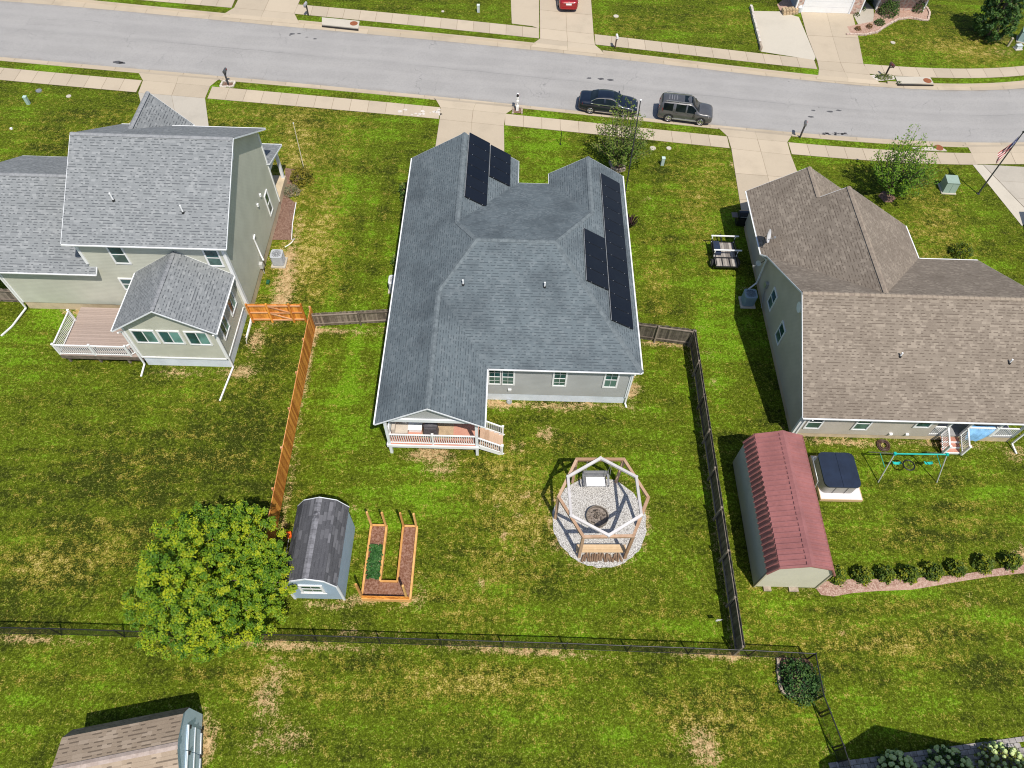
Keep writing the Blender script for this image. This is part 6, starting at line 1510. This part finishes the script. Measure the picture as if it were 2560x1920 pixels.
star = FL.math('LESS_THAN', vo.outputs['Distance'], .22)
FL.out(FL.mix(can, c_, FL.mix(star, (.015, .025, .12), (.6, .6, .62))), .8)
b = MB(); n, m_ = 16, 12; HT, LN = 1.25, 1.9
def fpt(u, v):                               # limp: the fly end hangs down along the pole
    dirs = V3((-.30, -.10, -.95)).normalized(); o = bz + V3((-.05, -.02, FH - .15 - HT * (1 - v)))
    fold = .10 * math.sin(u * 13 + v * 4) * u ** .4 ; return o + dirs * (LN * u * (.72 + .1 * v)) + V3((-.16 * u + fold, fold * .8 - .06 * u, 0)) + V3((-.25 * u * (v - .4), .06 * math.sin(v * 9 + u * 5), 0))
for i in range(n):
    for j in range(m_):
        cs_ = [(i / n, j / m_), ((i + 1) / n, j / m_), ((i + 1) / n, (j + 1) / m_), (i / n, (j + 1) / m_)]
        b.face([fpt(*c2) for c2 in cs_], 0, .5, cs_, True)
b.build('flag', FL.mat, t)
pb = V3((8.35, 38.6, 0))
def pole_between(name, base, toppx, h, r, mat, label, cat='pole'):
    tp = G(toppx, h); b = MB(); b.tube([base, tp], [r, r * .7], 8); o = MB()
    t = thing(name, base, label, cat); b.build('shaft', mat, t); o.tube([tp, tp + V3((0, 0, .05))], r * 1.5, 8); o.build('cap', WHITE, t); return t
gb2 = G((1556, 500)); pole_between('antenna_pole', V3((8.15, gb2.y - 2.6, 0)), (1601.6, 250.8), 7.4, .05, BLACK, 'thin tall black pole rising beside the long eave row of solar panels')
wb = plate(480, 300)(1555, 700); pole_between('garden_pole', wb, (480 + 1402 / 5.53, 300 + 48 / 5.53), 4.0, .03, paint('tan_pole', (.62, .56, .46), .6), 'thin pale bare pole standing in the golden shrub')
c = G((1401, 361)); b = MB(); b.bar(c, c + V3((0, 0, 1.2)), .05, .05); b.bar(c + V3((0, 0, 1.2)), c + V3((-.02, .02, 1.32)), .02, .02); b.cyl(c, .08, .0, .05, 8); solo(b, 'garden_stake', BLACK, c, 'thin black garden stake on the front lawn of the solar panel house', 'stake')
c = plate(1740, 1480, 3.966)(218, 320); t = thing('garden_flag', c, 'tiny white garden flag on a thin wire near the grey fence', 'flag'); b = MB(); b.tube([c, c + V3((0, 0, .95)), c + V3((-.3, 0, .95))], .012, 5); b.build('wire', DARK, t); b = MB()
for k in range(5): b.face([c + V3((-.06 * k, .015 * math.sin(k), .93)), c + V3((-.06 * (k + 1), .015 * math.sin(k + 1), .93)), c + V3((-.06 * (k + 1), .02 * math.sin(k + 2), .6)), c + V3((-.06 * k, .02 * math.sin(k + 1), .6))], 0, .5)
b.build('cloth', WHITE, t)
# storm drain inlets with iron lids
def inlet(pts, lid, label, sgn, r=.32):
    P = [G(p, .04) for p in pts]; t = thing('storm_inlet', sum(P, V3((0, 0, 0))) / 4, label, 'drain'); b = MB(); b.hexa([V3((p.x, p.y, -.02)) for p in P], [V3((p.x, p.y, .075)) for p in P]); b.build('slab', CONC_L, t)
    a, c = P[3], P[2]; d = V3((0, -.02 * sgn, 0)); b = MB(); b.bar(V3((a.x, a.y, -.05)) + d * 4, V3((c.x, c.y, -.05)) + d * 4, .1, .11); b.build('throat', BLACK, t)
    c = G(lid, .075); b = MB(); b.cyl(c, r, .06, .088, 22); b.ring(c, r + .04, r, .07, .082, 22); l_ = b.build('manhole_lid', RUST, t)
    b = MB()
    for k in range(3): b.ring(c, r * (.85 - .28 * k), r * (.78 - .28 * k), .086, .094, 20)
    b.build('lid_pattern', RUST, l_)
inlet([(805, 44), (899, 53), (896, 71.5), (805, 62)], (884.5, 58.5), 'concrete storm drain with a rusty lid across the street by the grey topped mailbox', 1)
inlet([(2237, 191.5), (2325, 193.5), (2334, 209.5), (2245, 208.5)], (2318.5, 201.5), 'concrete storm drain with a rusty lid across the street by the brown mailbox', 1)
inlet([(2278, 368.5), (2354, 368.5), (2367, 377.5), (2288, 376)], (2347, 369), 'concrete storm drain with a rusty lid on the near side of the street', -1)

# ------------------------------------------------------------------ mailboxes
def mailbox(base, rz, h, label, postcol, boxcol, style='post', lean=0.0):
    base = V3(base); t = thing('mailbox', base, label, 'mailbox', 'mailboxes along the street'); Q = Matrix.Rotation(rz, 3, 'Z'); P = lambda x, y, z: base + Q @ V3((x, y, z))
    pm, bm = paint('mailbox_post_paint', postcol, .6, .1, 4), paint('mailbox_paint', boxcol, .4, .06, 4)
    b = MB(); b.bar(P(0, 0, -.02), P(0, 0, h), .11, .11)
    if style == 'ornate':
        b.bar(P(0, 0, 0), P(0, 0, .5), .22, .22); b.bar(P(0, -.02, .85), P(0, .0, 1.0), .17, .17); b.bar(P(0, 0, h - .05), P(0, 0, h + .05), .18, .18)
    else: b.bar(P(0, -.05, h - .35), P(0, .35, h - .02), .07, .07); b.bar(P(0, -.12, h - .02), P(0, .45, h - .02), .1, .05)
    b.build('post', pm, t)
    zb = h + .02 if style != 'ornate' else 1.08; y0, y1 = (-.1, .42)
    if style == 'ornate': y0, y1 = .05, .55
    n = 9; pr = [(-.1, 0)] + [(.1 * -math.cos(math.pi * k / n), .12 + .1 * math.sin(math.pi * k / n)) for k in range(n + 1)] + [(.1, 0)]
    b = MB()
    for k in range(len(pr) - 1): b.face([P(pr[k][0], y0, zb + pr[k][1]), P(pr[k][0], y1, zb + pr[k][1]), P(pr[k + 1][0], y1, zb + pr[k + 1][1]), P(pr[k + 1][0], y0, zb + pr[k + 1][1])], 0, .5)
    b.face([P(x, y0, zb + z) for x, z in pr]); b.face([P(x, y1, zb + z) for x, z in pr][::-1]); b.face([P(-.1, y0, zb), P(.1, y0, zb), P(.1, y1, zb), P(-.1, y1, zb)])
    o = b.build('box', bm, t)
    b = MB(); b.face([P(x * .92, y1 + .008, zb + .01 + z * .92) for x, z in pr][::-1]); b.build('door', bm, o)
    b = MB(); b.box(P(.115, y1 - .15, zb + .16), (.02, .12, .04), rz); b.build('signal_flag', RED_LENS, o)
    if style == 'ornate':
        b = MB(); k = P(0, 0, h + .05); b.tube([k, k + V3((0, 0, .08)), k + V3((0, 0, .2)), k + V3((0, 0, .28))], [.06, .11, .08, .02], 10); b.build('finial', BLACK, t)
    return t
w0 = plate(500, 0); w1 = plate(1200, 0); w2 = plate(1860, 0)
BLK = (.035, .037, .042)
mailbox(w0(395, 1175), -.1, 1.12, 'black mailbox in a square stone edged bed', BLK, (.07, .075, .08))
mailbox(w0(1500, 215), 2.95, 1.05, 'grey topped dark mailbox in a grass strip across the street beside a storm drain', (.05, .045, .04), (.34, .35, .37))
mailbox(w1(515, 1530), 0, 1.25, 'white ornate mailbox post with a black finial by the solar panel house driveway', (.80, .80, .80), (.80, .80, .80), 'ornate')
mailbox(w1(1868, 660), 3.2, 1.05, 'white mailbox on a brown post across the street', (.13, .08, .05), (.72, .72, .74))
mailbox(w2(1945, 1060), 3.5, 1.15, 'dark brown mailbox among yellow plants across the street', (.04, .022, .02), (.11, .055, .05))
mailbox(plate(1700, 0, 2.572)(770, 885), -.25, 1.15, 'dark grey mailbox on a leaning dark post near the brown roofed house', (.05, .045, .045), (.12, .12, .125))
stones('edging_stones', [w0(*p) for p in ((280, 1205), (320, 1130), (490, 1140), (455, 1205))], 'white stone square around the black mailbox', 'edging', PALEB, .18, .12, True)
bed('mulch_bed', [w0(*p) for p in ((300, 1195), (335, 1140), (475, 1148), (445, 1195))], MULCH, .025)
bed('mulch_bed', [w1(*p) for p in ((465, 1565), (470, 1500), (560, 1505), (570, 1565))], MULCH, .025)
stones('edging_stones', [w1(*p) for p in ((455, 1575), (458, 1490), (575, 1495), (580, 1580))], 'low pavers edging the bed of the white ornate mailbox', 'edging', BLOCK, .2, .1, False)
shrub('flower_patch', w2(1920, 1080), .75, .35, .35, 'yellow flowered plants around the dark brown mailbox', L_LIME, 40, .1, 12, None, 'plants')
bed('gravel_bed', [w2(*p) for p in ((1740, 1045), (1850, 1030), (2070, 1055), (2085, 1100), (1960, 1115), (1850, 1120), (1770, 1070))], PALEB, .03)
b = MB(); c = plate(2160, 0)(480, 1150); 
shrub('weed', c + V3((0, 0, -.1)), .22, .18, .3, 'green weed growing at the mouth of the storm drain by the brown mailbox', L_BUSH, 12, .09, 10, None, 'plant')

# ------------------------------------------------------------------ cars
def catmull(st, n=5):
    out = []
    for i in range(len(st) - 1):
        p0, p1, p2, p3 = st[max(i - 1, 0)], st[i], st[i + 1], st[min(i + 2, len(st) - 1)]
        for k in range(n):
            t = k / n; r = []
            for a, b_, c, d in zip(p0, p1, p2, p3):
                v = .5 * (2 * b_ + (c - a) * t + (2 * a - 5 * b_ + 4 * c - d) * t * t + (3 * b_ - a - 3 * c + d) * t ** 3)
                lo, hi = min(b_, c), max(b_, c); m_ = .15 * (hi - lo); r.append(min(hi + m_, max(lo - m_, v)))
            out.append(tuple(r))
    out.append(tuple(st[-1])); return out
def car(name, base, rz, label, col, st, wheels, wr, cabin, pillars, rails=False, rough=.18, rim_n=5, plate_txt=False):
    base = V3(base); t = thing(name, base, label, 'car'); Q = Matrix.Rotation(rz, 3, 'Z')
    P = lambda x, y, z: base + Q @ V3((x, y, z))
    cp = NT(name + '_paint'); _q = cp.pos(); cp.bsdf.inputs['Coat Weight'].default_value = .8; cp.bsdf.inputs['Coat Roughness'].default_value = .05
    body_m = cp.out(cp.mix(cp.ramp(cp.noise(2, 3, _q), .3, .7), sc(col, .92), sc(col, 1.1)), .35, .35)
    S = catmull(st, 5); rings = []
    for (x, w_, zs, zm, zb, yr, zr, zc) in S:
        half = [(w_ * .80, zs - .02), (w_ * .96, zs), (w_, zs + (zm - zs) * .5), (w_ * 1.0, zm), (w_ * .985, zm + (zb - zm) * .6), (w_ * .95, zb), (yr + (w_ * .95 - yr) * .12, zb + (zr - zb) * .9), (yr * .93, zr + (zc - zr) * .35), (yr * .55, zr + (zc - zr) * .85), (0, zc)]
        rings.append(half)
    body = MB(); SG = {1: MB(), -1: MB()}; ws = MB(); rw = MB()
    x_rw0, x_rw1, x_ws0, x_ws1 = cabin
    for i in range(len(S) - 1):
        xm = (S[i][0] + S[i + 1][0]) / 2
        for s in (1, -1):
            for j in range(9):
                a, b_, c, d = rings[i][j], rings[i + 1][j], rings[i + 1][j + 1], rings[i][j + 1]
                f = [P(S[i][0], s * a[0], a[1]), P(S[i + 1][0], s * b_[0], b_[1]), P(S[i + 1][0], s * c[0], c[1]), P(S[i][0], s * d[0], d[1])]
                if s < 0: f = f[::-1]
                tgt = body
                if j == 5 and x_rw0 < xm < x_ws1 and not any(p0 < xm < p1 for p0, p1 in pillars): tgt = SG[s]
                if j in (6, 7, 8) and x_ws0 < xm < x_ws1 and j >= 7: tgt = ws
                if j in (7, 8) and x_rw0 < xm < x_rw1: tgt = rw
                tgt.face(f, 0, .5, smooth=True)
    for i, rv in ((0, 0), (len(S) - 1, 1)):
        h = rings[i]; pts = [P(S[i][0], y, z) for y, z in h] + [P(S[i][0], -y, z) for y, z in h[::-1][1:]]
        body.face(pts if rv else pts[::-1], 0, .5)
    body.build('body', body_m, t, weld=True); [SG[k].build('side_window', CARGLASS, t, weld=True) for k in (1, -1)]; ws.build('windshield', CARGLASS, t, weld=True); rw.build('rear_window', CARGLASS, t, weld=True)
    W_ = max(s[1] for s in st)
    for x in wheels:
        for s in (1, -1):
            y1 = s * (W_ + .012); y0 = s * (W_ - .2)
            b = MB(); b.tube([P(x, y0, wr), P(x, y1 - s * .02, wr), P(x, y1, wr)], [wr, wr, wr * .93], 24); wh = b.build('wheel', RUBBER, t)
            b = MB(); b.tube([P(x, y1 - s * .005, wr), P(x, y1 + s * .006, wr)], wr * .66, 20)
            b.build('rim', DARK if rim_n else GALV, wh)
            b = MB()
            for k in range(rim_n or 5):
                a = k * 2 * math.pi / (rim_n or 5) + .3; b.bar(P(x, y1 + s * .01, wr), P(x + wr * .62 * math.cos(a), y1 + s * .012, wr + wr * .62 * math.sin(a)), .075, .02, up=tuple(Q @ V3((0, 1, 0))))
            b.ring if 0 else None
            b.tube([P(x + wr * .63 * math.cos(k * .2618), y1 + s * .012, wr + wr * .63 * math.sin(k * .2618)) for k in range(25)], .022, 5, cap=False)
            b.build('spoke', CHROME, wh)
            b = MB(); n = 14; pts = [P(x + (wr + .06) * math.cos(math.pi * k / n), s * (W_ + .004), wr * .98 + (wr + .06) * math.sin(math.pi * k / n)) for k in range(n + 1)]
            b.face(pts if s > 0 else pts[::-1], 0, .5); b.build('wheel_arch', BLACK, t)
    return t, P, S, body_m
def interp(S, x, k):
    for a, b_ in zip(S, S[1:]):
        if a[0] <= x <= b_[0]: u = (x - a[0]) / max(1e-6, b_[0] - a[0]); return a[k] + (b_[k] - a[k]) * u
    return S[0][k] if x < S[0][0] else S[-1][k]
def car_extras(t, P, S, body_m, W_, tail_x, head_x, tz, hz__, mirror_x, plate_z, belt, chrome=True, th=.2):
    for s in (1, -1):
        w_ = interp(S, tail_x, 1)
        b = MB(); b.hexa([P(tail_x - .04, s * (w_ * .55), tz - th / 2), P(tail_x + .28, s * (interp(S, tail_x + .28, 1) + .008), tz - th / 2), P(tail_x + .26, s * (interp(S, tail_x + .26, 1) * .9), tz - th / 2), P(tail_x + .02, s * w_ * .5, tz - th / 2)],
                         [P(tail_x - .03, s * (w_ * .55), tz + th / 2), P(tail_x + .30, s * (interp(S, tail_x + .3, 1) * .985 + .008), tz + th / 2), P(tail_x + .26, s * (interp(S, tail_x + .26, 1) * .9), tz + th / 2), P(tail_x + .05, s * w_ * .5, tz + th / 2)]); b.build('taillight', RED_LENS, t)
        w_ = interp(S, head_x, 1)
        b = MB(); b.hexa([P(head_x + .02, s * w_ * .55, hz__ - .08), P(head_x - .32, s * (interp(S, head_x - .32, 1) + .006), hz__ - .06), P(head_x - .3, s * interp(S, head_x - .3, 1) * .9, hz__ - .06), P(head_x - .03, s * w_ * .5, hz__ - .08)],
                         [P(head_x - .02, s * w_ * .55, hz__ + .06), P(head_x - .36, s * (interp(S, head_x - .36, 1) * .99 + .004), hz__ + .12), P(head_x - .34, s * interp(S, head_x - .34, 1) * .88, hz__ + .13), P(head_x - .08, s * w_ * .5, hz__ + .08)]); b.build('headlight', CLEAR_LENS, t)
        b = MB(); y = interp(S, mirror_x, 1); zb = interp(S, mirror_x, 4); b.hexa([P(mirror_x - .08, s * y * .95, zb + .02), P(mirror_x + .1, s * y * .95, zb + .02), P(mirror_x + .06, s * (y + .2), zb + .02), P(mirror_x - .08, s * (y + .2), zb + .02)], [P(mirror_x - .08, s * y * .95, zb + .14), P(mirror_x + .06, s * y * .95, zb + .14), P(mirror_x + .02, s * (y + .19), zb + .15), P(mirror_x - .08, s * (y + .19), zb + .15)]); b.build('mirror', body_m, t)
        b = MB()
        for x in belt[2]: b.bar(P(x - .1, s * (interp(S, x, 1) * .99 + .008), interp(S, x, 4) - .08), P(x + .1, s * (interp(S, x, 1) * .99 + .008), interp(S, x, 4) - .08), .03, .035)
        b.build('door_handle', CHROME if chrome else body_m, t)
        b = MB()
        for x in belt[3]: b.bar(P(x, s * (interp(S, x, 1) + .004), interp(S, x, 2) + .08), P(x, s * (interp(S, x, 1) * .955 + .006), interp(S, x, 4)), .012, .012)
        b.build('door_gap', BLACK, t)
        if chrome:
            b = MB(); xs_ = [belt[0] + (belt[1] - belt[0]) * k / 12 for k in range(13)]
            for a, c in zip(xs_, xs_[1:]): b.bar(P(a, s * (interp(S, a, 1) * .95 + .012), interp(S, a, 4)), P(c, s * (interp(S, c, 1) * .95 + .012), interp(S, c, 4)), .03, .04)
            for a, c in zip(xs_, xs_[1:]):
                f = lambda x: P(x, s * (interp(S, x, 5) + (interp(S, x, 1) * .95 - interp(S, x, 5)) * .12 + .012), interp(S, x, 4) + (interp(S, x, 6) - interp(S, x, 4)) * .92)
                b.bar(f(a), f(c), .02, .03)
            b.bar(P(-1.0, s * (W_ + .01), .33), P(.95, s * (W_ + .01), .33), .03, .04)
            b.build('chrome_trim', CHROME, t)
    b = MB(); x = S[0][0]; b.hexa([P(x - .015, -.26, plate_z - .08), P(x - .015, .26, plate_z - .08), P(x + .06, .26, plate_z - .08), P(x + .06, -.26, plate_z - .08)], [P(x - .005, -.26, plate_z + .08), P(x - .005, .26, plate_z + .08), P(x + .08, .26, plate_z + .08), P(x + .08, -.26, plate_z + .08)]); b.build('licence_plate', WHITE, t)
    b = MB(); b.bar(P(x - .03, -.7, .42), P(x - .03, .7, .42), .08, .1); b.build('bumper', body_m, t)
SEDAN = [(-2.45, .70, .38, .58, .80, .58, .86, .88), (-2.36, .82, .30, .6, .90, .68, .98, 1.0), (-2.1, .885, .25, .6, .95, .72, 1.03, 1.05), (-1.55, .915, .2, .6, .97, .74, 1.07, 1.10), (-.95, .92, .2, .6, .965, .58, 1.36, 1.41), (-.25, .925, .2, .6, .955, .585, 1.43, 1.48), (.35, .925, .2, .6, .945, .57, 1.38, 1.43), (1.1, .92, .2, .6, .92, .74, .99, 1.03), (1.75, .905, .2, .58, .86, .72, .91, .945), (2.2, .84, .24, .55, .76, .62, .80, .82), (2.42, .68, .34, .5, .64, .5, .67, .68)]
SUVS = [(-2.22, .80, .42, .65, .98, .70, 1.02, 1.03), (-2.16, .86, .34, .65, 1.04, .70, 1.28, 1.30), (-1.98, .885, .3, .65, 1.06, .665, 1.62, 1.66), (-1.3, .895, .28, .65, 1.05, .675, 1.68, 1.73), (-.2, .90, .28, .65, 1.04, .68, 1.69, 1.74), (.4, .90, .28, .65, 1.03, .66, 1.65, 1.70), (1.08, .895, .28, .65, 1.02, .75, 1.09, 1.13), (1.7, .88, .28, .62, .97, .75, 1.03, 1.07), (2.08, .83, .32, .6, .90, .69, .94, .97), (2.22, .74, .4, .55, .78, .6, .82, .84)]
cz = plate(1400, 200)
ra, rb_ = cz(1485, 572, ROAD_Z), cz(1920, 627, ROAD_Z); fw = (rb_ - ra).normalized(); lf = V3((-fw.y, fw.x, 0)); hd = math.atan2(fw.y, fw.x)
cc_ = (ra + rb_) / 2 + lf * .80; cc_.z = ROAD_Z + .01
t, P, S, bm_ = car('suv', cc_, hd, 'grey sport utility car with roof rails parked at the kerb', (.10, .10, .105), SUVS, (-1.31, 1.31), .37, (-2.19, -1.95, .4, 1.08), ((-2.3, -1.9), (-1.02, -.9), (-.08, .05), (.85, 1.4)))
car_extras(t, P, S, bm_, .90, -2.2, 2.2, 1.05, .82, .78, .98, (-1.9, .9, (-.75, .25), (-1.0, 0.0, 1.0)), False, .3)
b = MB()
for s in (1, -1): b.bar(P(-1.75, s * .62, 1.80), P(.3, s * .60, 1.77), .04, .035); [b.bar(P(x, s * .61, 1.7), P(x, s * .61, 1.79), .05, .05) for x in (-1.7, -.7, .25)]
b.build('roof_rail', GALV, t)
b = MB(); b.hexa([P(-.25, -.42, 1.735), P(.4, -.4, 1.70), P(.4, .4, 1.70), P(-.25, .42, 1.735)], [P(-.25, -.42, 1.755), P(.4, -.4, 1.725), P(.4, .4, 1.725), P(-.25, .42, 1.755)]); b.build('sunroof', CARGLASS, t)
b = MB()
for x in (-1.5, -1.3, -1.1, -.9): b.bar(P(x, -.3, 1.745), P(x, .3, 1.745), .05, .02)
b.build('roof_rib', paint('roof_rib_grey', (.22, .22, .24), .4), t)
for s in (1, -1): b = MB(); b.bar(P(-1.0, s * .915, .40), P(1.0, s * .915, .40), .04, .09); b.build('side_step', GALV, t)
rs = cz(412, 458, ROAD_Z); fw2 = V3((math.cos(hd + .01), math.sin(hd + .01), 0)); lf2 = V3((-fw2.y, fw2.x, 0))
c2 = rs + fw2 * 1.42 + lf2 * .80; c2.z = ROAD_Z + .01
t, P, S, bm_ = car('sedan', c2, hd + .01, 'dark navy sedan with chrome window trim parked behind the young tree', (.008, .014, .03), SEDAN, (-1.42, 1.42), .335, (-1.6, -.93, .36, 1.1), ((-2.6, -1.35), (-.32, -.2), (.82, 1.4)))
car_extras(t, P, S, bm_, .925, -2.42, 2.38, .84, .70, .78, .62, (-1.45, .9, (-.75, .35), (-.95, -.25, .95)), True, .2)
rr_ = plate(1200, 0)(1212, 185); c3 = V3((rr_.x + .0, rr_.y + 2.5, .03))
t, P, S, bm_ = car('hatchback', c3, math.radians(91), 'red car parked nose away on the driveway across the street', (.33, .012, .018), SEDAN, (-1.4, 1.4), .335, (-1.75, -.93, .36, 1.1), ((-2.6, -1.35), (-.32, -.2), (.82, 1.4)))
car_extras(t, P, S, bm_, .925, -2.42, 2.38, .86, .70, .78, .80, (-1.45, .9, (-.75, .35), (-.95, -.25, .95)), False, .16)
b = MB(); b.bar(P(-2.44, -.5, .93), P(-2.44, .5, .93), .03, .05); b.tube([P(-2.42, 0, 1.0), P(-2.44, 0, 1.0)], .05, 10); b.build('chrome_strip', CHROME, t)

# ------------------------------------------------------------------ house across the street
nh = thing('house', (33, 71, 0), 'stone fronted house with a white garage door across the street', 'house')
STONEW = stone('pink_fieldstone', ((.42, .25, .2), (.55, .36, .29), (.33, .22, .19)), 5, (.5, .42, .36))
yg = 68.42
b = MB(); b.prism([(26.95, yg + .05), (33.2, yg + .05), (33.2, 71.2), (35.0, 71.2), (35.0, 69.35), (39.6, 69.35), (39.6, 80), (26.95, 80)], .0, 3.0); b.build('wall', paint('blue_grey_siding', (.30, .34, .38), .6, .06, 1), nh)
for q_ in ((26.95, 27.5, yg - .06, yg + .05, 0, 2.9), (32.25, 33.1, yg - .06, yg + .05, 0, 2.9), (35.0, 39.5, 69.24, 69.34, 0, 1.3)): b = MB(); b.bb(*q_); b.build('stone_facing', STONEW, nh)
b = MB(); b.bb(35.0, 39.5, 69.2, 69.34, 1.3, 1.4); b.build('ledge', WHITE, nh)
for q_ in ((26.85, 26.97, yg - .08, yg + .1, 0, 3), (33.1, 33.22, yg - .08, yg + .1, 0, 3), (34.95, 35.08, 69.2, 69.4, 0, 3), (39.5, 39.64, 69.2, 69.4, 0, 3)): b = MB(); b.bb(*q_); b.build('corner_trim', WHITE, nh)
b = MB()
for i in range(4): b.bb(27.62, 32.1, yg - .03, yg + .04, .04 + i * .54, .04 + i * .54 + .525)
b.build('garage_door', WHITE, nh)
b = MB(); b.bb(27.5, 27.62, yg - .08, yg + .04, 0, 2.3); b.bb(32.1, 32.25, yg - .08, yg + .04, 0, 2.3); b.bb(27.5, 32.25, yg - .08, yg + .04, 2.2, 2.4); b.build('door_frame', WHITE_B, nh)
for z in (.75, 1.2): window(nh, (26.95, 69.4, .9), (0, 1, 0), (-1, 0, 0), .9, 1.2, 'h') if z < 1 else None
window(nh, (36.3, 69.35, 1.5), *Sx, 1.5, 1.2, 'h')
make_roof(nh, [((26.4, 68.0, 3.0), (40.1, 68.0, 3.0), (40.1, 74.2, 6.2), (26.4, 74.2, 6.2)), ((26.4, 74.2, 6.2), (40.1, 74.2, 6.2), (40.1, 80.4, 3.0), (26.4, 80.4, 3.0))], SH_RIGHT, CAP_R, gutters=[((26.4, 68.0, 3.0), (40.1, 68.0, 3.0))])
b = MB()
for i in range(5):
    for j in range(2):
        p = plate(1860, 0)(545 + i * 42, 195 - i * 4 + j * 12); b.box(p + V3((0, j * .28, .12 + .2 * j)), (.27, .55, .22), .15)
solo(b, 'paver_stack', varied('tan_paver', ((.46, .34, .2), (.58, .45, .28), (.3, .22, .14)), .9), plate(1860, 0)(620, 190), 'short stack of tan paving blocks by the garage of the stone house', 'blocks')
c = plate(1860, 0)(752, 165); t = thing('trash_bin', c, 'pale bin with a bunched white bag at the garage corner of the stone house', 'bin'); b = MB(); b.tube([c, c + V3((0, 0, .5))], [.2, .25], 12); b.build('bucket', paint('bucket_grey', (.6, .62, .65), .5), t)
b = MB(); n = 10
for k in range(3): b.tube([c + V3((.08 * math.cos(k * 2), .08 * math.sin(k * 2), .45)), c + V3((.12 * math.cos(k * 2 + 1), .12 * math.sin(k * 2 + 1), .62)), c + V3((.05 * k, .03, .72))], [.16, .14, .03], 7)
b.build('bag', WHITE, t)
q2 = plate(1860, 0)
b = MB(); P0 = [q2(455, 65), q2(500, 155), q2(590, 160), q2(690, 90), q2(700, -20), q2(560, -20)]; b.face([p + V3((0, 0, .03)) for p in P0]); b.build('path', [PINKG], kind='structure')
stones('edging_stones', [q2(90, 105), q2(150, 370), q2(215, 610)], 'low pale stone edging wall along the wide parking pad across the street', 'edging', PALEB, .3, .3)
stones('edging_stones', [q2(215, 610), q2(230, 700)], 'short pile of tan edging blocks at the near end of the pale edging wall', 'edging', BLOCK, .25, .3)
for i, (cx, cy) in enumerate(((1640, 140), (1555, 215), (1760, 45))):
    shrub('small_shrub', q2(cx, cy), .28, .25, .35, f'small dark shrub beside the entry path of the stone house, {("middle one", "driveway end one", "door end one")[i]} of three', L_BUSH, 14, .08, 10, 'shrubs by the entry path', 'shrub')

# ------------------------------------------------------------------ neighbour just below: stone walk and the house that shades it
b = MB()
for i in range(40):
    for j in range(9):
        x = 15.8 + i * .33 + (j % 2) * .16; y0_ = 4.02 + (x - 16.54) * .136 - .02 - j * .23
        if random.random() < .02: continue
        b.box((x, y0_ - .11, .02 + random.uniform(0, .015)), (.31, .21, .06), .135)
b.build('stone_walk', varied('grey_paver', ((.19, .175, .17), (.30, .28, .27), (.38, .36, .35)), .9, 5, .4), kind='structure')
kh = thing('house', (22, -3, 0), 'gabled brown roofed house behind the hydrangeas and grey stone walk', 'house')
make_roof(kh, [((16.1, 2.1, 3.6), (19.98, 2.1, 6.9), (19.98, -8, 6.9), (16.1, -8, 3.6)), ((19.98, 2.1, 6.9), (28.2, 2.1, 3.6), (28.2, -8, 3.6), (19.98, -8, 6.9))], SH_RIGHT, CAP_R)
b = MB(); b.prism([(16.6, -7.6), (27.8, -7.6), (27.8, 1.7), (16.6, 1.7)], 0, 3.6); b.face([(16.6, 1.7, 3.6), (27.8, 1.7, 3.6), (19.98, 1.7, 6.6)][::-1]); b.build('wall', SID_GREIGE, kh)
for x in (18.4, 21.8, 25.0): window(kh, (x, 1.7, 1.0), (-1, 0, 0), (0, 1, 0), 1.0, 1.4, 'h')
# gate hardware, skids and other small items
rh = V3((33.5, 39.8, 0))
fh = thing('house', (42, 38, 0), 'brown roofed house beyond the flagpole driveway, shading its edge', 'house')
S0 = G((2552, 530)); ex = S0 + V3((.2, -.5, 1)) * 3.0
make_roof(fh, [((ex.x, ex.y - 12, 3.0), (ex.x + 12, ex.y - 12, 3.0), (ex.x + 12, ex.y - 6, 6.0), (ex.x, ex.y - 6, 6.0)), ((ex.x, ex.y - 6, 6.0), (ex.x + 12, ex.y - 6, 6.0), (ex.x + 12, ex.y, 3.0), (ex.x, ex.y, 3.0))], SH_RIGHT, CAP_R)
b = MB(); b.bb(ex.x + .4, ex.x + 11.6, ex.y - 11.6, ex.y - .4, 0, 3.0); b.build('wall', SID_GREIGE, fh)
